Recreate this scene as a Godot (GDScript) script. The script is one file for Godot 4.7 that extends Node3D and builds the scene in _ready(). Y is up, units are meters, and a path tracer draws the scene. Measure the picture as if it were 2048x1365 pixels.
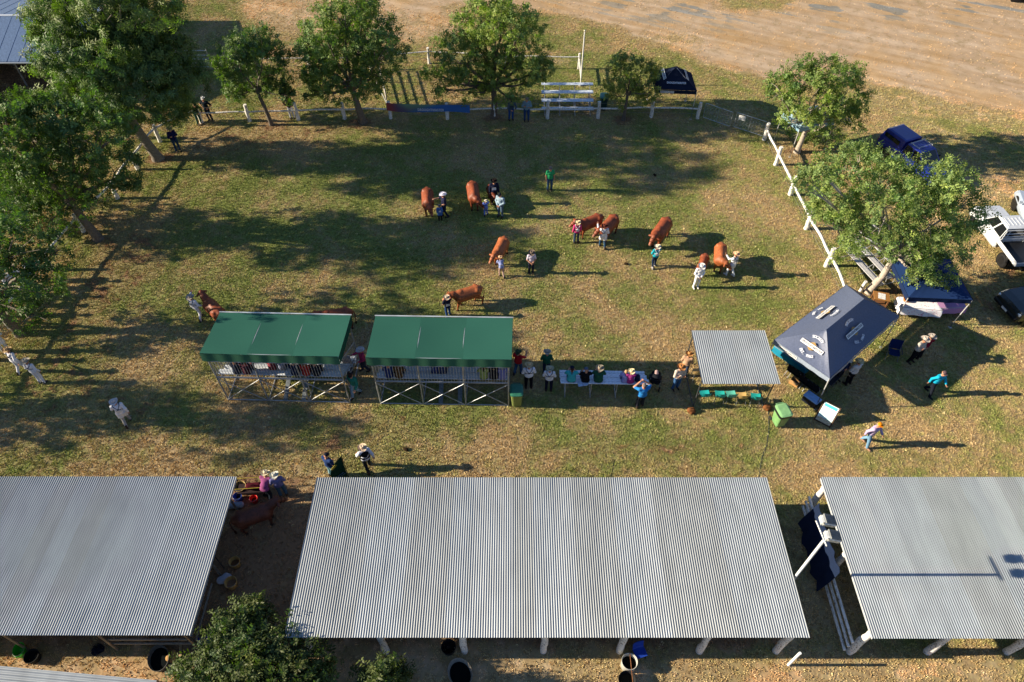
extends Node3D
# Show day at a country showground, seen from a drone: stud cattle in a tree-ringed judging ring,
# two covered grandstands, pop-up marquees and a row of corrugated cattle sheds.

const CAM_H := 27.2
const PITCH := 49.8
const FOCAL := 1420.0
const WX0 := -54.0
const WX1 := 54.0
const WZ0 := -72.0
const WZ1 := 0.0

var used := {}
var mats := {}
var tex := {}
var cache := {}
var ground_img: Image
var soil_mask: Image
var rng := RandomNumberGenerator.new()

# ------------------------------------------------------------------ geometry collector
class G:
	var v := PackedVector3Array()
	var n := PackedVector3Array()
	var c := PackedColorArray()
	var u := PackedVector2Array()
	var i := PackedInt32Array()
	var col := Color.WHITE
	var xf := Transform3D.IDENTITY

	func vert(p: Vector3, nn: Vector3, uv := Vector2.ZERO) -> int:
		v.append(xf * p)
		n.append((xf.basis * nn).normalized())
		c.append(col)
		u.append(uv)
		return v.size() - 1

	func face(a: int, b: int, d: int) -> void:   # wound so that it agrees with its normals
		var g := (v[b] - v[a]).cross(v[d] - v[a])
		if g.dot(n[a] + n[b] + n[d]) > 0.0:
			i.append(a); i.append(d); i.append(b)
		else:
			i.append(a); i.append(b); i.append(d)

	func quad(a: Vector3, b: Vector3, d: Vector3, e: Vector3, nn: Vector3) -> void:
		var k := vert(a, nn, Vector2(0, 1)); vert(b, nn, Vector2(1, 1)); vert(d, nn, Vector2(1, 0)); vert(e, nn, Vector2(0, 0))
		face(k, k + 1, k + 2); face(k, k + 2, k + 3)

	func box(at: Vector3, s: Vector3, ch := 0.0) -> void:
		var h := s * 0.5
		var q := minf(ch, minf(h.x, minf(h.y, h.z)) * 0.9)
		for ax in 3:
			for sg in [-1.0, 1.0]:
				var nn := Vector3.ZERO; nn[ax] = sg
				var a1 := (ax + 1) % 3
				var a2 := (ax + 2) % 3
				var p := []
				for w in [[-1, -1], [1, -1], [1, 1], [-1, 1]]:
					var r := Vector3.ZERO
					r[ax] = sg * h[ax]; r[a1] = w[0] * (h[a1] - q); r[a2] = w[1] * (h[a2] - q)
					p.append(at + r)
				quad(p[0], p[1], p[2], p[3], nn)
		if q > 0.0:
			for ax in 3:      # chamfers along axis ax
				var a1 := (ax + 1) % 3
				var a2 := (ax + 2) % 3
				for s1 in [-1.0, 1.0]:
					for s2 in [-1.0, 1.0]:
						var p := []
						for w in [[-1, 0], [1, 0], [1, 1], [-1, 1]]:
							var r := Vector3.ZERO
							r[ax] = w[0] * (h[ax] - q)
							r[a1] = s1 * (h[a1] - (q if w[1] else 0.0)); r[a2] = s2 * (h[a2] - (0.0 if w[1] else q))
							p.append(at + r)
						var nn := Vector3.ZERO; nn[a1] = s1; nn[a2] = s2
						quad(p[0], p[1], p[2], p[3], nn.normalized())

	func bar(a: Vector3, b: Vector3, w: float, t: float, up := Vector3.UP) -> void:   # rectangular bar, w across, t along up
		var d := (b - a)
		var l := d.length()
		var z := d / l
		if absf(z.dot(up)) > 0.98: up = Vector3.RIGHT
		var x := up.cross(z).normalized()
		var y := z.cross(x)
		var keep := xf
		xf = xf * Transform3D(Basis(x, y, z), (a + b) * 0.5)
		box(Vector3.ZERO, Vector3(w, t, l), minf(w, t) * 0.12)
		xf = keep

	func pipe(pts: Array, rad: Array, k := 8, caps := true) -> void:
		var rows := []
		var m := pts.size()
		var ref := Vector3.UP
		var d0: Vector3 = (pts[1] - pts[0]).normalized()
		if absf(d0.dot(ref)) > 0.9: ref = Vector3.RIGHT
		for j in m:
			var d: Vector3 = (pts[mini(j + 1, m - 1)] - pts[maxi(j - 1, 0)]).normalized()
			var x := ref.cross(d).normalized()
			var y := d.cross(x)
			ref = y
			var s := v.size()
			for q in k + 1:
				var t := TAU * q / k
				var nn := x * cos(t) + y * sin(t)
				vert(pts[j] + nn * rad[j], nn, Vector2(float(q) / k, j))
			rows.append(s)
		for j in m - 1:
			for q in k:
				var a: int = rows[j] + q
				var b: int = rows[j + 1] + q
				face(a, a + 1, b + 1); face(a, b + 1, b)
		if caps:
			for e in [0, m - 1]:
				var d: Vector3 = (pts[1] - pts[0]) if e == 0 else (pts[m - 1] - pts[m - 2])
				d = d.normalized() * (-1.0 if e == 0 else 1.0)
				var s := v.size()
				var r0: int = rows[e]
				for q in k: 
					v.append(v[r0 + q]); n.append((xf.basis * d).normalized()); c.append(col); u.append(Vector2.ZERO)
				for q in k - 2: face(s, s + q + 1, s + q + 2)

	func tube(a: Vector3, b: Vector3, r: float, k := 6) -> void:
		pipe([a, b], [r, r], k)

	func lathe(prof: Array, k := 12) -> void:    # prof: Vector2(r, y) from one end to the other, outside to the right of travel up
		var rows := []
		for j in prof.size():
			var p: Vector2 = prof[j]
			var t: Vector2 = prof[mini(j + 1, prof.size() - 1)] - prof[maxi(j - 1, 0)]
			var nr := Vector2(t.y, -t.x).normalized()
			var s := v.size()
			for q in k + 1:
				var a := TAU * q / k
				vert(Vector3(cos(a) * p.x, p.y, sin(a) * p.x), Vector3(cos(a) * nr.x, nr.y, sin(a) * nr.x), Vector2(float(q) / k, float(j) / prof.size()))
			rows.append(s)
		for j in prof.size() - 1:
			for q in k:
				var a: int = rows[j] + q
				var b: int = rows[j + 1] + q
				face(a, a + 1, b + 1); face(a, b + 1, b)

	func ball(at: Vector3, r: Vector3, k := 10) -> void:
		var keep := xf
		xf = xf * Transform3D(Basis.from_scale(r), at)
		var prof := []
		for j in 7: prof.append(Vector2(cos(-PI / 2 + PI * j / 6.0), sin(-PI / 2 + PI * j / 6.0)))
		lathe(prof, k)
		xf = keep

	func soft(vs: PackedVector3Array, fs: PackedInt32Array, cs = null) -> void:    # indexed mesh with averaged normals
		var ns := PackedVector3Array()
		ns.resize(vs.size())
		for q in range(0, fs.size(), 3):
			var g := (vs[fs[q + 2]] - vs[fs[q]]).cross(vs[fs[q + 1]] - vs[fs[q]])
			ns[fs[q]] += g; ns[fs[q + 1]] += g; ns[fs[q + 2]] += g
		var s := v.size()
		for q in vs.size():
			if cs != null: col = cs[q]
			vert(vs[q], ns[q].normalized())
		for q in fs.size(): i.append(s + fs[q])

	func loft(rings: Array, caps := true) -> void:      # rings of equal length, closed
		var k: int = rings[0].size()
		var ctr := Vector3.ZERO
		for r in rings:
			for p in r: ctr += p
		ctr /= float(k * rings.size())
		for j in rings.size() - 1:
			for q in k:
				var a: Vector3 = rings[j][q]
				var b: Vector3 = rings[j][(q + 1) % k]
				var d: Vector3 = rings[j + 1][(q + 1) % k]
				var e: Vector3 = rings[j + 1][q]
				var nn := (b - a).cross(e - a)
				if nn.length() < 1e-9: nn = (d - b).cross(e - b)
				if nn.length() < 1e-9: continue
				var mid := (a + b + d + e) * 0.25
				var rc := Vector3.ZERO
				for p in rings[j]: rc += p
				for p in rings[j + 1]: rc += p
				rc /= 2.0 * k
				if nn.dot(mid - rc) < 0: nn = -nn
				quad(a, b, d, e, nn.normalized())
		if caps:
			for j in [0, rings.size() - 1]:
				var r: Array = rings[j]
				var nn := Vector3.ZERO
				for q in range(1, k - 1): nn += (r[q] - r[0]).cross(r[q + 1] - r[0])
				nn = nn.normalized()
				if nn.dot(r[0] - ctr) < 0: nn = -nn
				var s := v.size()
				for p in r: vert(p, nn)
				for q in range(1, k - 1): face(s, s + q, s + q + 1)

	func mesh() -> ArrayMesh:
		var a := []
		a.resize(Mesh.ARRAY_MAX)
		a[Mesh.ARRAY_VERTEX] = v; a[Mesh.ARRAY_NORMAL] = n; a[Mesh.ARRAY_COLOR] = c; a[Mesh.ARRAY_TEX_UV] = u; a[Mesh.ARRAY_INDEX] = i
		var m := ArrayMesh.new()
		m.add_surface_from_arrays(Mesh.PRIMITIVE_TRIANGLES, a)
		return m

# ------------------------------------------------------------------ naming and placing
func spot(px: float, py: float, h := 0.0) -> Vector3:     # survey: where the line of sight of a photo pixel meets height h
	var th := deg_to_rad(PITCH)
	var d := Vector3((px - 1024.0) / FOCAL, -sin(th) + (682.5 - py) / FOCAL * cos(th), -cos(th) - (682.5 - py) / FOCAL * sin(th))
	return Vector3(0, CAM_H, 0) + d * ((CAM_H - h) / -d.y)

func spot_z(px: float, py: float, z: float) -> Vector3:   # the same at distance z
	var th := deg_to_rad(PITCH)
	var d := Vector3((px - 1024.0) / FOCAL, -sin(th) + (682.5 - py) / FOCAL * cos(th), -cos(th) - (682.5 - py) / FOCAL * sin(th))
	return Vector3(0, CAM_H, 0) + d * (z / d.z)

func numbered(called: String) -> String:
	if not used.has(called):
		used[called] = 0
		return called
	used[called] += 1
	return "%s_%03d" % [called, used[called]]

func tag(o: Node, label := "", category := "", group := "", kind := "") -> Node:
	if label: o.set_meta("label", label)
	if category: o.set_meta("category", category)
	if group: o.set_meta("group", group)
	if kind: o.set_meta("kind", kind)
	return o

func thing(called: String, label: String, category: String, at := Vector3.ZERO, turn := 0.0, group := "") -> Node3D:
	var o := Node3D.new()
	o.name = numbered(called)
	add_child(o)
	o.position = at
	o.rotation.y = turn
	tag(o, label, category, group)
	return o

func part(called: String, m: Mesh, material: Material, parent: Node, xf := Transform3D.IDENTITY) -> MeshInstance3D:
	var o := MeshInstance3D.new()
	var k := 0
	var nm := called
	while parent.has_node(NodePath(nm)):
		k += 1
		nm = "%s_%03d" % [called, k]
	if parent == self: nm = numbered(called)
	o.name = nm
	o.mesh = m
	o.material_override = material
	o.transform = xf
	parent.add_child(o)
	return o

func copy(o: Node3D, label: String, at: Vector3, turn: float, group := "") -> Node3D:
	var r: Node3D = o.duplicate()
	r.name = numbered(String(o.name).rstrip("0123456789").trim_suffix("_"))
	add_child(r)
	r.position = at
	r.rotation.y = turn
	tag(r, label, "", group)
	return r

func mv(p: Vector3, turn := 0.0) -> Transform3D:
	return Transform3D(Basis(Vector3.UP, turn), p)

# ------------------------------------------------------------------ materials
func noise_tex(key: String, freq: float, lo: float, hi: float, octaves := 4, size := 256, stretch := 1) -> ImageTexture:
	if tex.has(key): return tex[key]
	var f := FastNoiseLite.new()
	f.seed = key.hash() & 0xffff
	f.frequency = freq
	f.fractal_octaves = octaves
	var im := f.get_seamless_image(size, size)
	var d := im.get_data()
	for q in d.size(): d[q] = int(255.0 * clampf(lerpf(lo, hi, d[q] / 255.0), 0, 1))
	im = Image.create_from_data(size, size, false, Image.FORMAT_L8, d)
	im.convert(Image.FORMAT_RGB8)
	tex[key] = ImageTexture.create_from_image(im)
	return tex[key]

func two_tone(key: String, a: Color, b: Color, freq: float, cut: float, soft: float) -> ImageTexture:
	if tex.has(key): return tex[key]
	var f := FastNoiseLite.new()
	f.seed = key.hash() & 0xffff
	f.frequency = freq
	f.fractal_octaves = 5
	var im := f.get_seamless_image(256, 256)
	var d := im.get_data()
	var o := PackedByteArray()
	o.resize(d.size() * 3)
	for q in d.size():
		var t := smoothstep(cut - soft, cut + soft, d[q] / 255.0)
		o[q * 3] = int(255 * lerpf(a.r, b.r, t)); o[q * 3 + 1] = int(255 * lerpf(a.g, b.g, t)); o[q * 3 + 2] = int(255 * lerpf(a.b, b.b, t))
	tex[key] = ImageTexture.create_from_image(Image.create_from_data(256, 256, false, Image.FORMAT_RGB8, o))
	return tex[key]

func mat(hex: String, kind := "paint") -> StandardMaterial3D:
	var key := hex + kind
	if mats.has(key): return mats[key]
	var m := StandardMaterial3D.new()
	m.resource_name = kind
	m.albedo_color = Color(hex)
	m.uv1_triplanar = true
	m.metallic_specular = 0.4
	match kind:
		"paint": m.roughness = 0.5; m.albedo_texture = noise_tex("paint", 0.02, 0.82, 1.04); m.uv1_scale = Vector3.ONE * 1.3
		"cloth": m.roughness = 0.95; m.metallic_specular = 0.2; m.albedo_texture = noise_tex("cloth", 0.05, 0.72, 1.1); m.uv1_scale = Vector3.ONE * 2.2
		"tent": m.roughness = 0.55; m.metallic_specular = 0.5; m.albedo_texture = noise_tex("cloth", 0.05, 0.72, 1.1); m.uv1_scale = Vector3.ONE * 1.2
		"metal": m.roughness = 0.42; m.metallic = 0.55; m.albedo_texture = noise_tex("metal", 0.03, 0.75, 1.08); m.uv1_scale = Vector3.ONE * 0.9
		"wood": m.roughness = 0.85; m.albedo_texture = noise_tex("wood", 0.04, 0.55, 1.15); m.uv1_scale = Vector3(3, 0.6, 3)
		"plastic": m.roughness = 0.35; m.albedo_texture = noise_tex("plastic", 0.015, 0.9, 1.03); m.uv1_scale = Vector3.ONE
		"carpaint": m.roughness = 0.3; m.clearcoat_enabled = true; m.clearcoat = 0.8; m.clearcoat_roughness = 0.08; m.albedo_texture = noise_tex("plastic", 0.015, 0.9, 1.03)
		"glass": m.roughness = 0.06; m.metallic_specular = 0.6; m.albedo_texture = noise_tex("plastic", 0.015, 0.9, 1.03)
		"rubber": m.roughness = 0.8; m.albedo_texture = noise_tex("cloth", 0.05, 0.72, 1.1)
		"skin": m.roughness = 0.6; m.vertex_color_use_as_albedo = true; m.albedo_texture = noise_tex("paint", 0.02, 0.82, 1.04)
		"hide": m.roughness = 0.55; m.vertex_color_use_as_albedo = true; m.albedo_texture = noise_tex("hide", 0.03, 0.68, 1.12); m.uv1_scale = Vector3.ONE * 1.5
	mats[key] = m
	return m

func worn_white() -> StandardMaterial3D:
	if not mats.has("worn"):
		var m := StandardMaterial3D.new()
		m.resource_name = "weathered white timber"
		m.albedo_texture = two_tone("worn", Color("5a4e44"), Color("d8d6d0"), 0.03, 0.30, 0.06)
		m.uv1_triplanar = true
		m.uv1_scale = Vector3(1.6, 0.7, 1.6)
		m.roughness = 0.8
		mats["worn"] = m
	return mats["worn"]

func iron(variant := 0) -> StandardMaterial3D:
	var key := "iron%d" % variant
	if not mats.has(key):
		var m := StandardMaterial3D.new()
		m.resource_name = "galvanised corrugated iron"
		m.albedo_color = [Color("989fa3"), Color("949b9f"), Color("9ca2a5"), Color("929798")][variant]
		m.albedo_texture = noise_tex("iron", 0.02, 0.86, 1.06)
		m.uv1_triplanar = true
		m.uv1_world_triplanar = true
		m.uv1_scale = Vector3(0.22, 0.22, 0.07)
		m.metallic = 0.2
		m.roughness = 0.45
		mats[key] = m
	return mats[key]

# ------------------------------------------------------------------ smooth bodies: tapered capsules joined with a smooth minimum, meshed as surface nets
func nets(prims: Array, cell: float, k: float) -> Array:
	var lo := Vector3.ONE * 1e9
	var hi := -lo
	for p in prims:
		var r: float = maxf(p[2], p[3])
		for e in 2:
			var q: Vector3 = p[e]
			lo = lo.min(q - Vector3.ONE * r)
			hi = hi.max(q + Vector3.ONE * r)
	lo -= Vector3.ONE * (cell * 2.5)
	hi += Vector3.ONE * (cell * 2.5)
	var nx := int((hi.x - lo.x) / cell) + 1
	var ny := int((hi.y - lo.y) / cell) + 1
	var nz := int((hi.z - lo.z) / cell) + 1
	var sx := 1
	var sy := nx
	var sz := nx * ny
	var f := PackedFloat32Array()
	f.resize(nx * ny * nz)
	f.fill(100.0)
	for p in prims:
		var a: Vector3 = p[0]
		var ba: Vector3 = p[1] - p[0]
		var ra: float = p[2]
		var dr: float = p[3] - p[2]
		var bb := maxf(ba.length_squared(), 1e-9)
		var m := maxf(p[2], p[3]) + k + cell * 1.6
		var l: Vector3 = (a.min(p[1]) - Vector3.ONE * m - lo) / cell
		var h: Vector3 = (a.max(p[1]) + Vector3.ONE * m - lo) / cell
		var x0 := maxi(0, int(l.x)); var x1 := mini(nx - 1, int(h.x) + 1)
		var y0 := maxi(0, int(l.y)); var y1 := mini(ny - 1, int(h.y) + 1)
		var z0 := maxi(0, int(l.z)); var z1 := mini(nz - 1, int(h.z) + 1)
		for z in range(z0, z1 + 1):
			for y in range(y0, y1 + 1):
				var at := z * sz + y * sy + x0
				var q := Vector3(lo.x + x0 * cell, lo.y + y * cell, lo.z + z * cell) - a
				for x in range(x0, x1 + 1):
					var t := clampf(q.dot(ba) / bb, 0.0, 1.0)
					var d := (q - ba * t).length() - ra - dr * t
					var o := f[at]
					if d < o + k:
						if o > d + k: f[at] = d
						else:
							var w := 0.5 + 0.5 * (o - d) / k
							f[at] = lerpf(o, d, w) - k * w * (1.0 - w)
					at += 1
					q.x += cell
	var id := PackedInt32Array()
	id.resize(f.size())
	id.fill(-1)
	var vs := PackedVector3Array()
	var fs := PackedInt32Array()
	var off := PackedInt32Array([0, sx, sy, sx + sy, sz, sx + sz, sy + sz, sx + sy + sz])
	var corner := [Vector3(0, 0, 0), Vector3(1, 0, 0), Vector3(0, 1, 0), Vector3(1, 1, 0), Vector3(0, 0, 1), Vector3(1, 0, 1), Vector3(0, 1, 1), Vector3(1, 1, 1)]
	var edges := [[0, 1], [2, 3], [4, 5], [6, 7], [0, 2], [1, 3], [4, 6], [5, 7], [0, 4], [1, 5], [2, 6], [3, 7]]
	var far := cell * 1.8
	for z in nz - 1:
		for y in ny - 1:
			var at := z * sz + y * sy - 1
			for x in nx - 1:
				at += 1
				if absf(f[at]) > far: continue
				var mask := 0
				for q in 8:
					if f[at + off[q]] < 0.0: mask |= 1 << q
				if mask == 0 or mask == 255: continue
				var s := Vector3.ZERO
				var cnt := 0
				for e in edges:
					var a: int = e[0]
					var b: int = e[1]
					if ((mask >> a) & 1) != ((mask >> b) & 1):
						var fa := f[at + off[a]]
						s += corner[a].lerp(corner[b], fa / (fa - f[at + off[b]]))
						cnt += 1
				id[at] = vs.size()
				vs.append(lo + (Vector3(x, y, z) + s / cnt) * cell)
	for z in range(1, nz - 1):
		for y in range(1, ny - 1):
			var at := z * sz + y * sy
			for x in range(1, nx - 1):
				at += 1
				if absf(f[at]) > far: continue
				var ins := f[at] < 0.0
				for e in 3:
					var st: int = [sx, sy, sz][e]
					if (f[at + st] < 0.0) == ins: continue
					var p: int = [sy, sz, sx][e]
					var r: int = [sz, sx, sy][e]
					var a := id[at - p - r]
					var b := id[at - r]
					var c := id[at]
					var d := id[at - p]
					if a < 0 or b < 0 or c < 0 or d < 0: continue
					if ins: fs.append_array([a, c, b, a, d, c])
					else: fs.append_array([a, b, c, a, c, d])
	return [vs, fs]

func blob(prims: Array, cell: float, k: float) -> ArrayMesh:
	var r := nets(prims, cell, k)
	var g := G.new()
	g.soft(r[0], r[1])
	return g.mesh()

# ------------------------------------------------------------------ ground
func blur_poly(im: PackedFloat32Array, w: int, h: int, pts: Array, val: float, mode := 0) -> void:
	var pg := PackedVector2Array()
	var lo := Vector2(1e9, 1e9)
	var hi := -lo
	for p in pts:
		var q := spot(p[0], p[1])
		var s := Vector2((q.x - WX0) / (WX1 - WX0) * w, (q.z - WZ0) / (WZ1 - WZ0) * h)
		pg.append(s)
		lo = lo.min(s); hi = hi.max(s)
	for y in range(maxi(0, int(lo.y)), mini(h - 1, int(hi.y) + 1) + 1):
		for x in range(maxi(0, int(lo.x)), mini(w - 1, int(hi.x) + 1) + 1):
			if Geometry2D.is_point_in_polygon(Vector2(x + 0.5, y + 0.5), pg):
				im[y * w + x] = val if mode == 0 else im[y * w + x] + val

func soften(a: PackedFloat32Array, w: int, h: int, shrinks: int) -> PackedFloat32Array:
	var im := Image.create_from_data(w, h, false, Image.FORMAT_RF, a.to_byte_array())
	for q in shrinks: im.shrink_x2()
	im.resize(w, h, Image.INTERPOLATE_BILINEAR)
	return im.get_data().to_float32_array()

const ROAD := [[740, -60], [770, 12], [840, 30], [960, 18], [1100, 26], [1165, 40], [1235, 52], [1262, 74], [1340, 96], [1372, 104], [1400, 124], [1470, 140], [1540, 160], [1620, 172], [1720, 162], [1800, 176], [1900, 200], [2048, 226], [2300, 300], [2300, -60]]
const ALLEY := [[300, 960], [700, 960], [640, 1330], [300, 1330]]

func build_ground() -> void:
	var lw := 432
	var lh := 288
	var dirt := PackedFloat32Array(); dirt.resize(lw * lh)
	var green := PackedFloat32Array(); green.resize(lw * lh); green.fill(0.36)
	var soil := PackedFloat32Array(); soil.resize(lw * lh)
	blur_poly(dirt, lw, lh, [[500, -60], [480, 30], [560, 70], [820, 90], [960, 60], [1000, -60]], 0.68)
	blur_poly(dirt, lw, lh, [[1080, 112], [1140, 118], [1130, 132], [1090, 130]], 0.75)
	blur_poly(dirt, lw, lh, [[470, 90], [620, 92], [600, 120], [480, 130]], 0.6)
	blur_poly(dirt, lw, lh, ROAD, 1.0)
	blur_poly(dirt, lw, lh, [[1430, -20], [1600, -20], [1570, 22], [1450, 22]], 0.15)
	blur_poly(dirt, lw, lh, [[880, 8], [1040, 12], [1000, 30], [900, 34]], 0.45)
	blur_poly(dirt, lw, lh, [[1270, 60], [1400, 70], [1420, 95], [1330, 90]], 0.55)
	blur_poly(dirt, lw, lh, [[1700, 175], [1990, 300], [1960, 310], [1700, 190]], 0.5)
	blur_poly(dirt, lw, lh, [[1700, 170], [2048, 225], [2048, 262], [1900, 240], [1720, 200]], 0.42)
	blur_poly(dirt, lw, lh, [[1880, 340], [2048, 330], [2048, 420], [1900, 400]], 0.5)
	blur_poly(dirt, lw, lh, [[0, 1290], [2048, 1312], [2048, 1420], [-200, 1420], [-200, 1280]], 0.55)
	blur_poly(dirt, lw, lh, [[560, 1275], [1100, 1275], [1100, 1330], [560, 1345]], 0.85)
	blur_poly(dirt, lw, lh, [[-40, 1300], [480, 1300], [480, 1365], [-40, 1345]], 0.85)
	blur_poly(green, lw, lh, [[-300, 830], [2300, 830], [2300, 1000], [-300, 1000]], 0.26)
	blur_poly(green, lw, lh, [[370, 330], [1560, 250], [1680, 600], [1400, 660], [150, 660]], 0.50)
	blur_poly(green, lw, lh, [[350, 330], [900, 320], [1050, 430], [800, 560], [330, 520]], 0.62)
	blur_poly(green, lw, lh, [[1190, 400], [1330, 420], [1460, 500], [1500, 560], [1420, 560], [1250, 440]], 0.70)
	blur_poly(green, lw, lh, [[1000, 112], [1330, 112], [1330, 190], [1000, 200]], 0.66)
	blur_poly(green, lw, lh, [[430, 130], [560, 140], [560, 200], [420, 200]], 0.7)
	blur_poly(green, lw, lh, [[1800, 190], [2048, 240], [2048, 330], [1700, 250]], 0.46)
	blur_poly(green, lw, lh, [[720, 815], [1330, 815], [1560, 830], [1330, 855], [760, 850]], 0.52)
	blur_poly(green, lw, lh, [[1080, 860], [1560, 880], [1600, 1010], [1080, 935]], 0.40)
	blur_poly(green, lw, lh, [[0, 740], [110, 760], [110, 830], [0, 830]], 0.66)
	blur_poly(green, lw, lh, [[1650, 440], [1760, 500], [1760, 570], [1680, 560]], 0.72)
	blur_poly(green, lw, lh, [[1000, 640], [1400, 560], [1560, 660], [1350, 730], [1040, 720]], 0.30)
	blur_poly(green, lw, lh, [[1550, 300], [1540, 120], [1400, 150], [1500, 250]], 0.42)
	blur_poly(green, lw, lh, [[1420, 300], [1560, 290], [1640, 500], [1500, 520]], 0.26)
	blur_poly(soil, lw, lh, ALLEY, 0.9)
	blur_poly(soil, lw, lh, [[-300, 1000], [470, 1000], [380, 1290], [-300, 1290]], 0.9)
	blur_poly(soil, lw, lh, [[620, 1010], [1540, 1010], [1610, 1290], [560, 1290]], 0.9)
	blur_poly(soil, lw, lh, [[1560, 1030], [1660, 1030], [1720, 1300], [1620, 1300]], 0.35)
	blur_poly(soil, lw, lh, [[-60, 110], [130, 120], [130, 205], [-60, 215]], 0.8)
	blur_poly(soil, lw, lh, [[190, 500], [330, 420], [330, 540], [120, 680]], 0.45)
	blur_poly(soil, lw, lh, [[320, 310], [420, 260], [700, 245], [700, 262], [360, 330]], 0.4)
	blur_poly(soil, lw, lh, [[60, 690], [300, 640], [420, 760], [240, 880], [0, 900]], 0.25)
	blur_poly(soil, lw, lh, [[760, 830], [860, 840], [840, 880], [740, 860]], 0.35)
	blur_poly(soil, lw, lh, [[1750, 520], [2048, 520], [2048, 640], [1780, 640]], 0.4)
	blur_poly(soil, lw, lh, [[1470, 262], [1500, 272], [1400, 345], [1290, 420], [1265, 415], [1370, 335]], 0.30)
	blur_poly(soil, lw, lh, [[1040, 700], [1380, 690], [1385, 720], [1040, 728]], 0.28)
	blur_poly(soil, lw, lh, [[430, 905], [1500, 885], [1900, 905], [1900, 925], [1500, 908], [430, 935]], 0.26)
	blur_poly(soil, lw, lh, [[590, 1000], [640, 880], [700, 850], [720, 860], [660, 900], [620, 1000]], 0.4)
	for q in [[316, 318], [196, 478], [726, 245], [988, 235], [1247, 240], [1594, 305], [1738, 585], [543, 250]]:
		var x: float = q[0]
		var y: float = q[1]
		blur_poly(soil, lw, lh, [[x - 32, y], [x - 15, y - 9], [x + 18, y - 9], [x + 34, y], [x + 16, y + 10], [x - 18, y + 10]], 0.75)
	dirt = soften(dirt, lw, lh, 2)
	green = soften(green, lw, lh, 3)
	soil = soften(soil, lw, lh, 1)
	var low := PackedByteArray()
	low.resize(lw * lh * 3)
	for q in lw * lh:
		low[q * 3] = int(255 * clampf(dirt[q], 0, 1)); low[q * 3 + 1] = int(255 * clampf(green[q], 0, 1)); low[q * 3 + 2] = int(255 * clampf(soil[q], 0, 1))
	soil_mask = Image.create_from_data(lw, lh, false, Image.FORMAT_RGB8, low)
	var w := 2048
	var h := 1366
	var big: Image = soil_mask.duplicate()
	big.resize(w, h, Image.INTERPOLATE_BILINEAR)
	var m := big.get_data()
	var layers := []
	for e in [[0.010, 5, 11], [0.045, 4, 12], [0.16, 3, 13], [0.45, 2, 14]]:
		var f := FastNoiseLite.new()
		f.frequency = e[0]; f.fractal_octaves = e[1]; f.seed = e[2]
		layers.append(f.get_image(w, h).get_data())
	var st := FastNoiseLite.new()      # long wheel-worn streaks along the track
	st.frequency = 0.012; st.fractal_octaves = 5; st.seed = 21
	st.domain_warp_enabled = true; st.domain_warp_amplitude = 14.0; st.domain_warp_frequency = 0.01
	var si := st.get_image(512, 2048)
	si.resize(2048, 512, Image.INTERPOLATE_BILINEAR)
	var sd := si.get_data()
	var n0: PackedByteArray = layers[0]
	var n1: PackedByteArray = layers[1]
	var n2: PackedByteArray = layers[2]
	var n3: PackedByteArray = layers[3]
	var o := PackedByteArray()
	o.resize(w * h * 3)
	var at := 0
	for y in h:
		for x in w:
			var a := (n0[at] - 128) * 0.0078
			var b := (n1[at] - 128) * 0.0078
			var c := (n2[at] - 128) * 0.0078
			var d := (n3[at] - 128) * 0.0078
			var q := at * 3
			var gr := clampf((m[q + 1] * 0.0039 - 0.42 + a * 0.42 + b * 0.34 + c * 0.20 + d * 0.22) * 1.6 + 0.5, 0.0, 1.0)
			# straw to green
			var r := 175.0 - 54.0 * gr
			var g := 153.0 - 23.0 * gr
			var e := 115.0 - 43.0 * gr
			var so := clampf((m[q + 2] * 0.0039 - 0.5 + b * 0.5 + c * 0.3 + a * 0.2) * 2.4 + 0.5, 0.0, 1.0) * minf(1.0, m[q + 2] * 0.02)
			r += (140.0 - r) * so
			g += (112.0 - g) * so
			e += (86.0 - e) * so
			var dm := m[q] * 0.0039
			var di := clampf((dm - 0.48 + a * 0.45 + b * 0.45 + c * 0.2) * 1.9 + 0.5, 0.0, 1.0) * minf(1.0, dm * 5.0)
			if di > 0.0:
				var sk := (sd[(int(y * 0.899 - x * 0.438 + 2048.0) & 511) * 2048 + (int(x * 0.899 + y * 0.438) & 2047)] - 128) * 0.0078
				var wet := smoothstep(0.16, 0.45, sk * 0.8 + a * 1.1 - 0.12) * smoothstep(980.0, 1300.0, float(x)) * clampf((360.0 - y) / 120.0, 0.0, 1.0)
				var tint := clampf(a * 1.3 + 0.4, 0.0, 1.0)
				r += (182.0 + 4.0 * tint + sk * 15.0 - 52.0 * wet - r) * di
				g += (157.0 + 2.0 * (1.0 - tint) + sk * 17.0 - 26.0 * wet - g) * di
				e += (119.0 + 12.0 * (1.0 - tint) + sk * 20.0 + 2.0 * wet - e) * di
			var k := (1.0 + b * 0.06 + (c * 0.08 + d * 0.17) * (1.0 - 0.72 * di)) * (0.855 + 0.05 * di)
			o[q] = int(clampf(r * k, 0.0, 255.0)); o[q + 1] = int(clampf(g * k, 0.0, 255.0)); o[q + 2] = int(clampf(e * k, 0.0, 255.0))
			at += 1
	ground_img = Image.create_from_data(w, h, false, Image.FORMAT_RGB8, o)
	var gm := StandardMaterial3D.new()
	gm.resource_name = "dry showground turf"
	gm.albedo_texture = ImageTexture.create_from_image(ground_img)
	gm.texture_repeat = false
	gm.roughness = 1.0
	gm.metallic_specular = 0.1
	gm.heightmap_enabled = true
	gm.heightmap_scale = 2.2
	gm.heightmap_texture = ImageTexture.create_from_image(Image.create_from_data(w, h, false, Image.FORMAT_L8, n3))
	var g := G.new()
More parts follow.
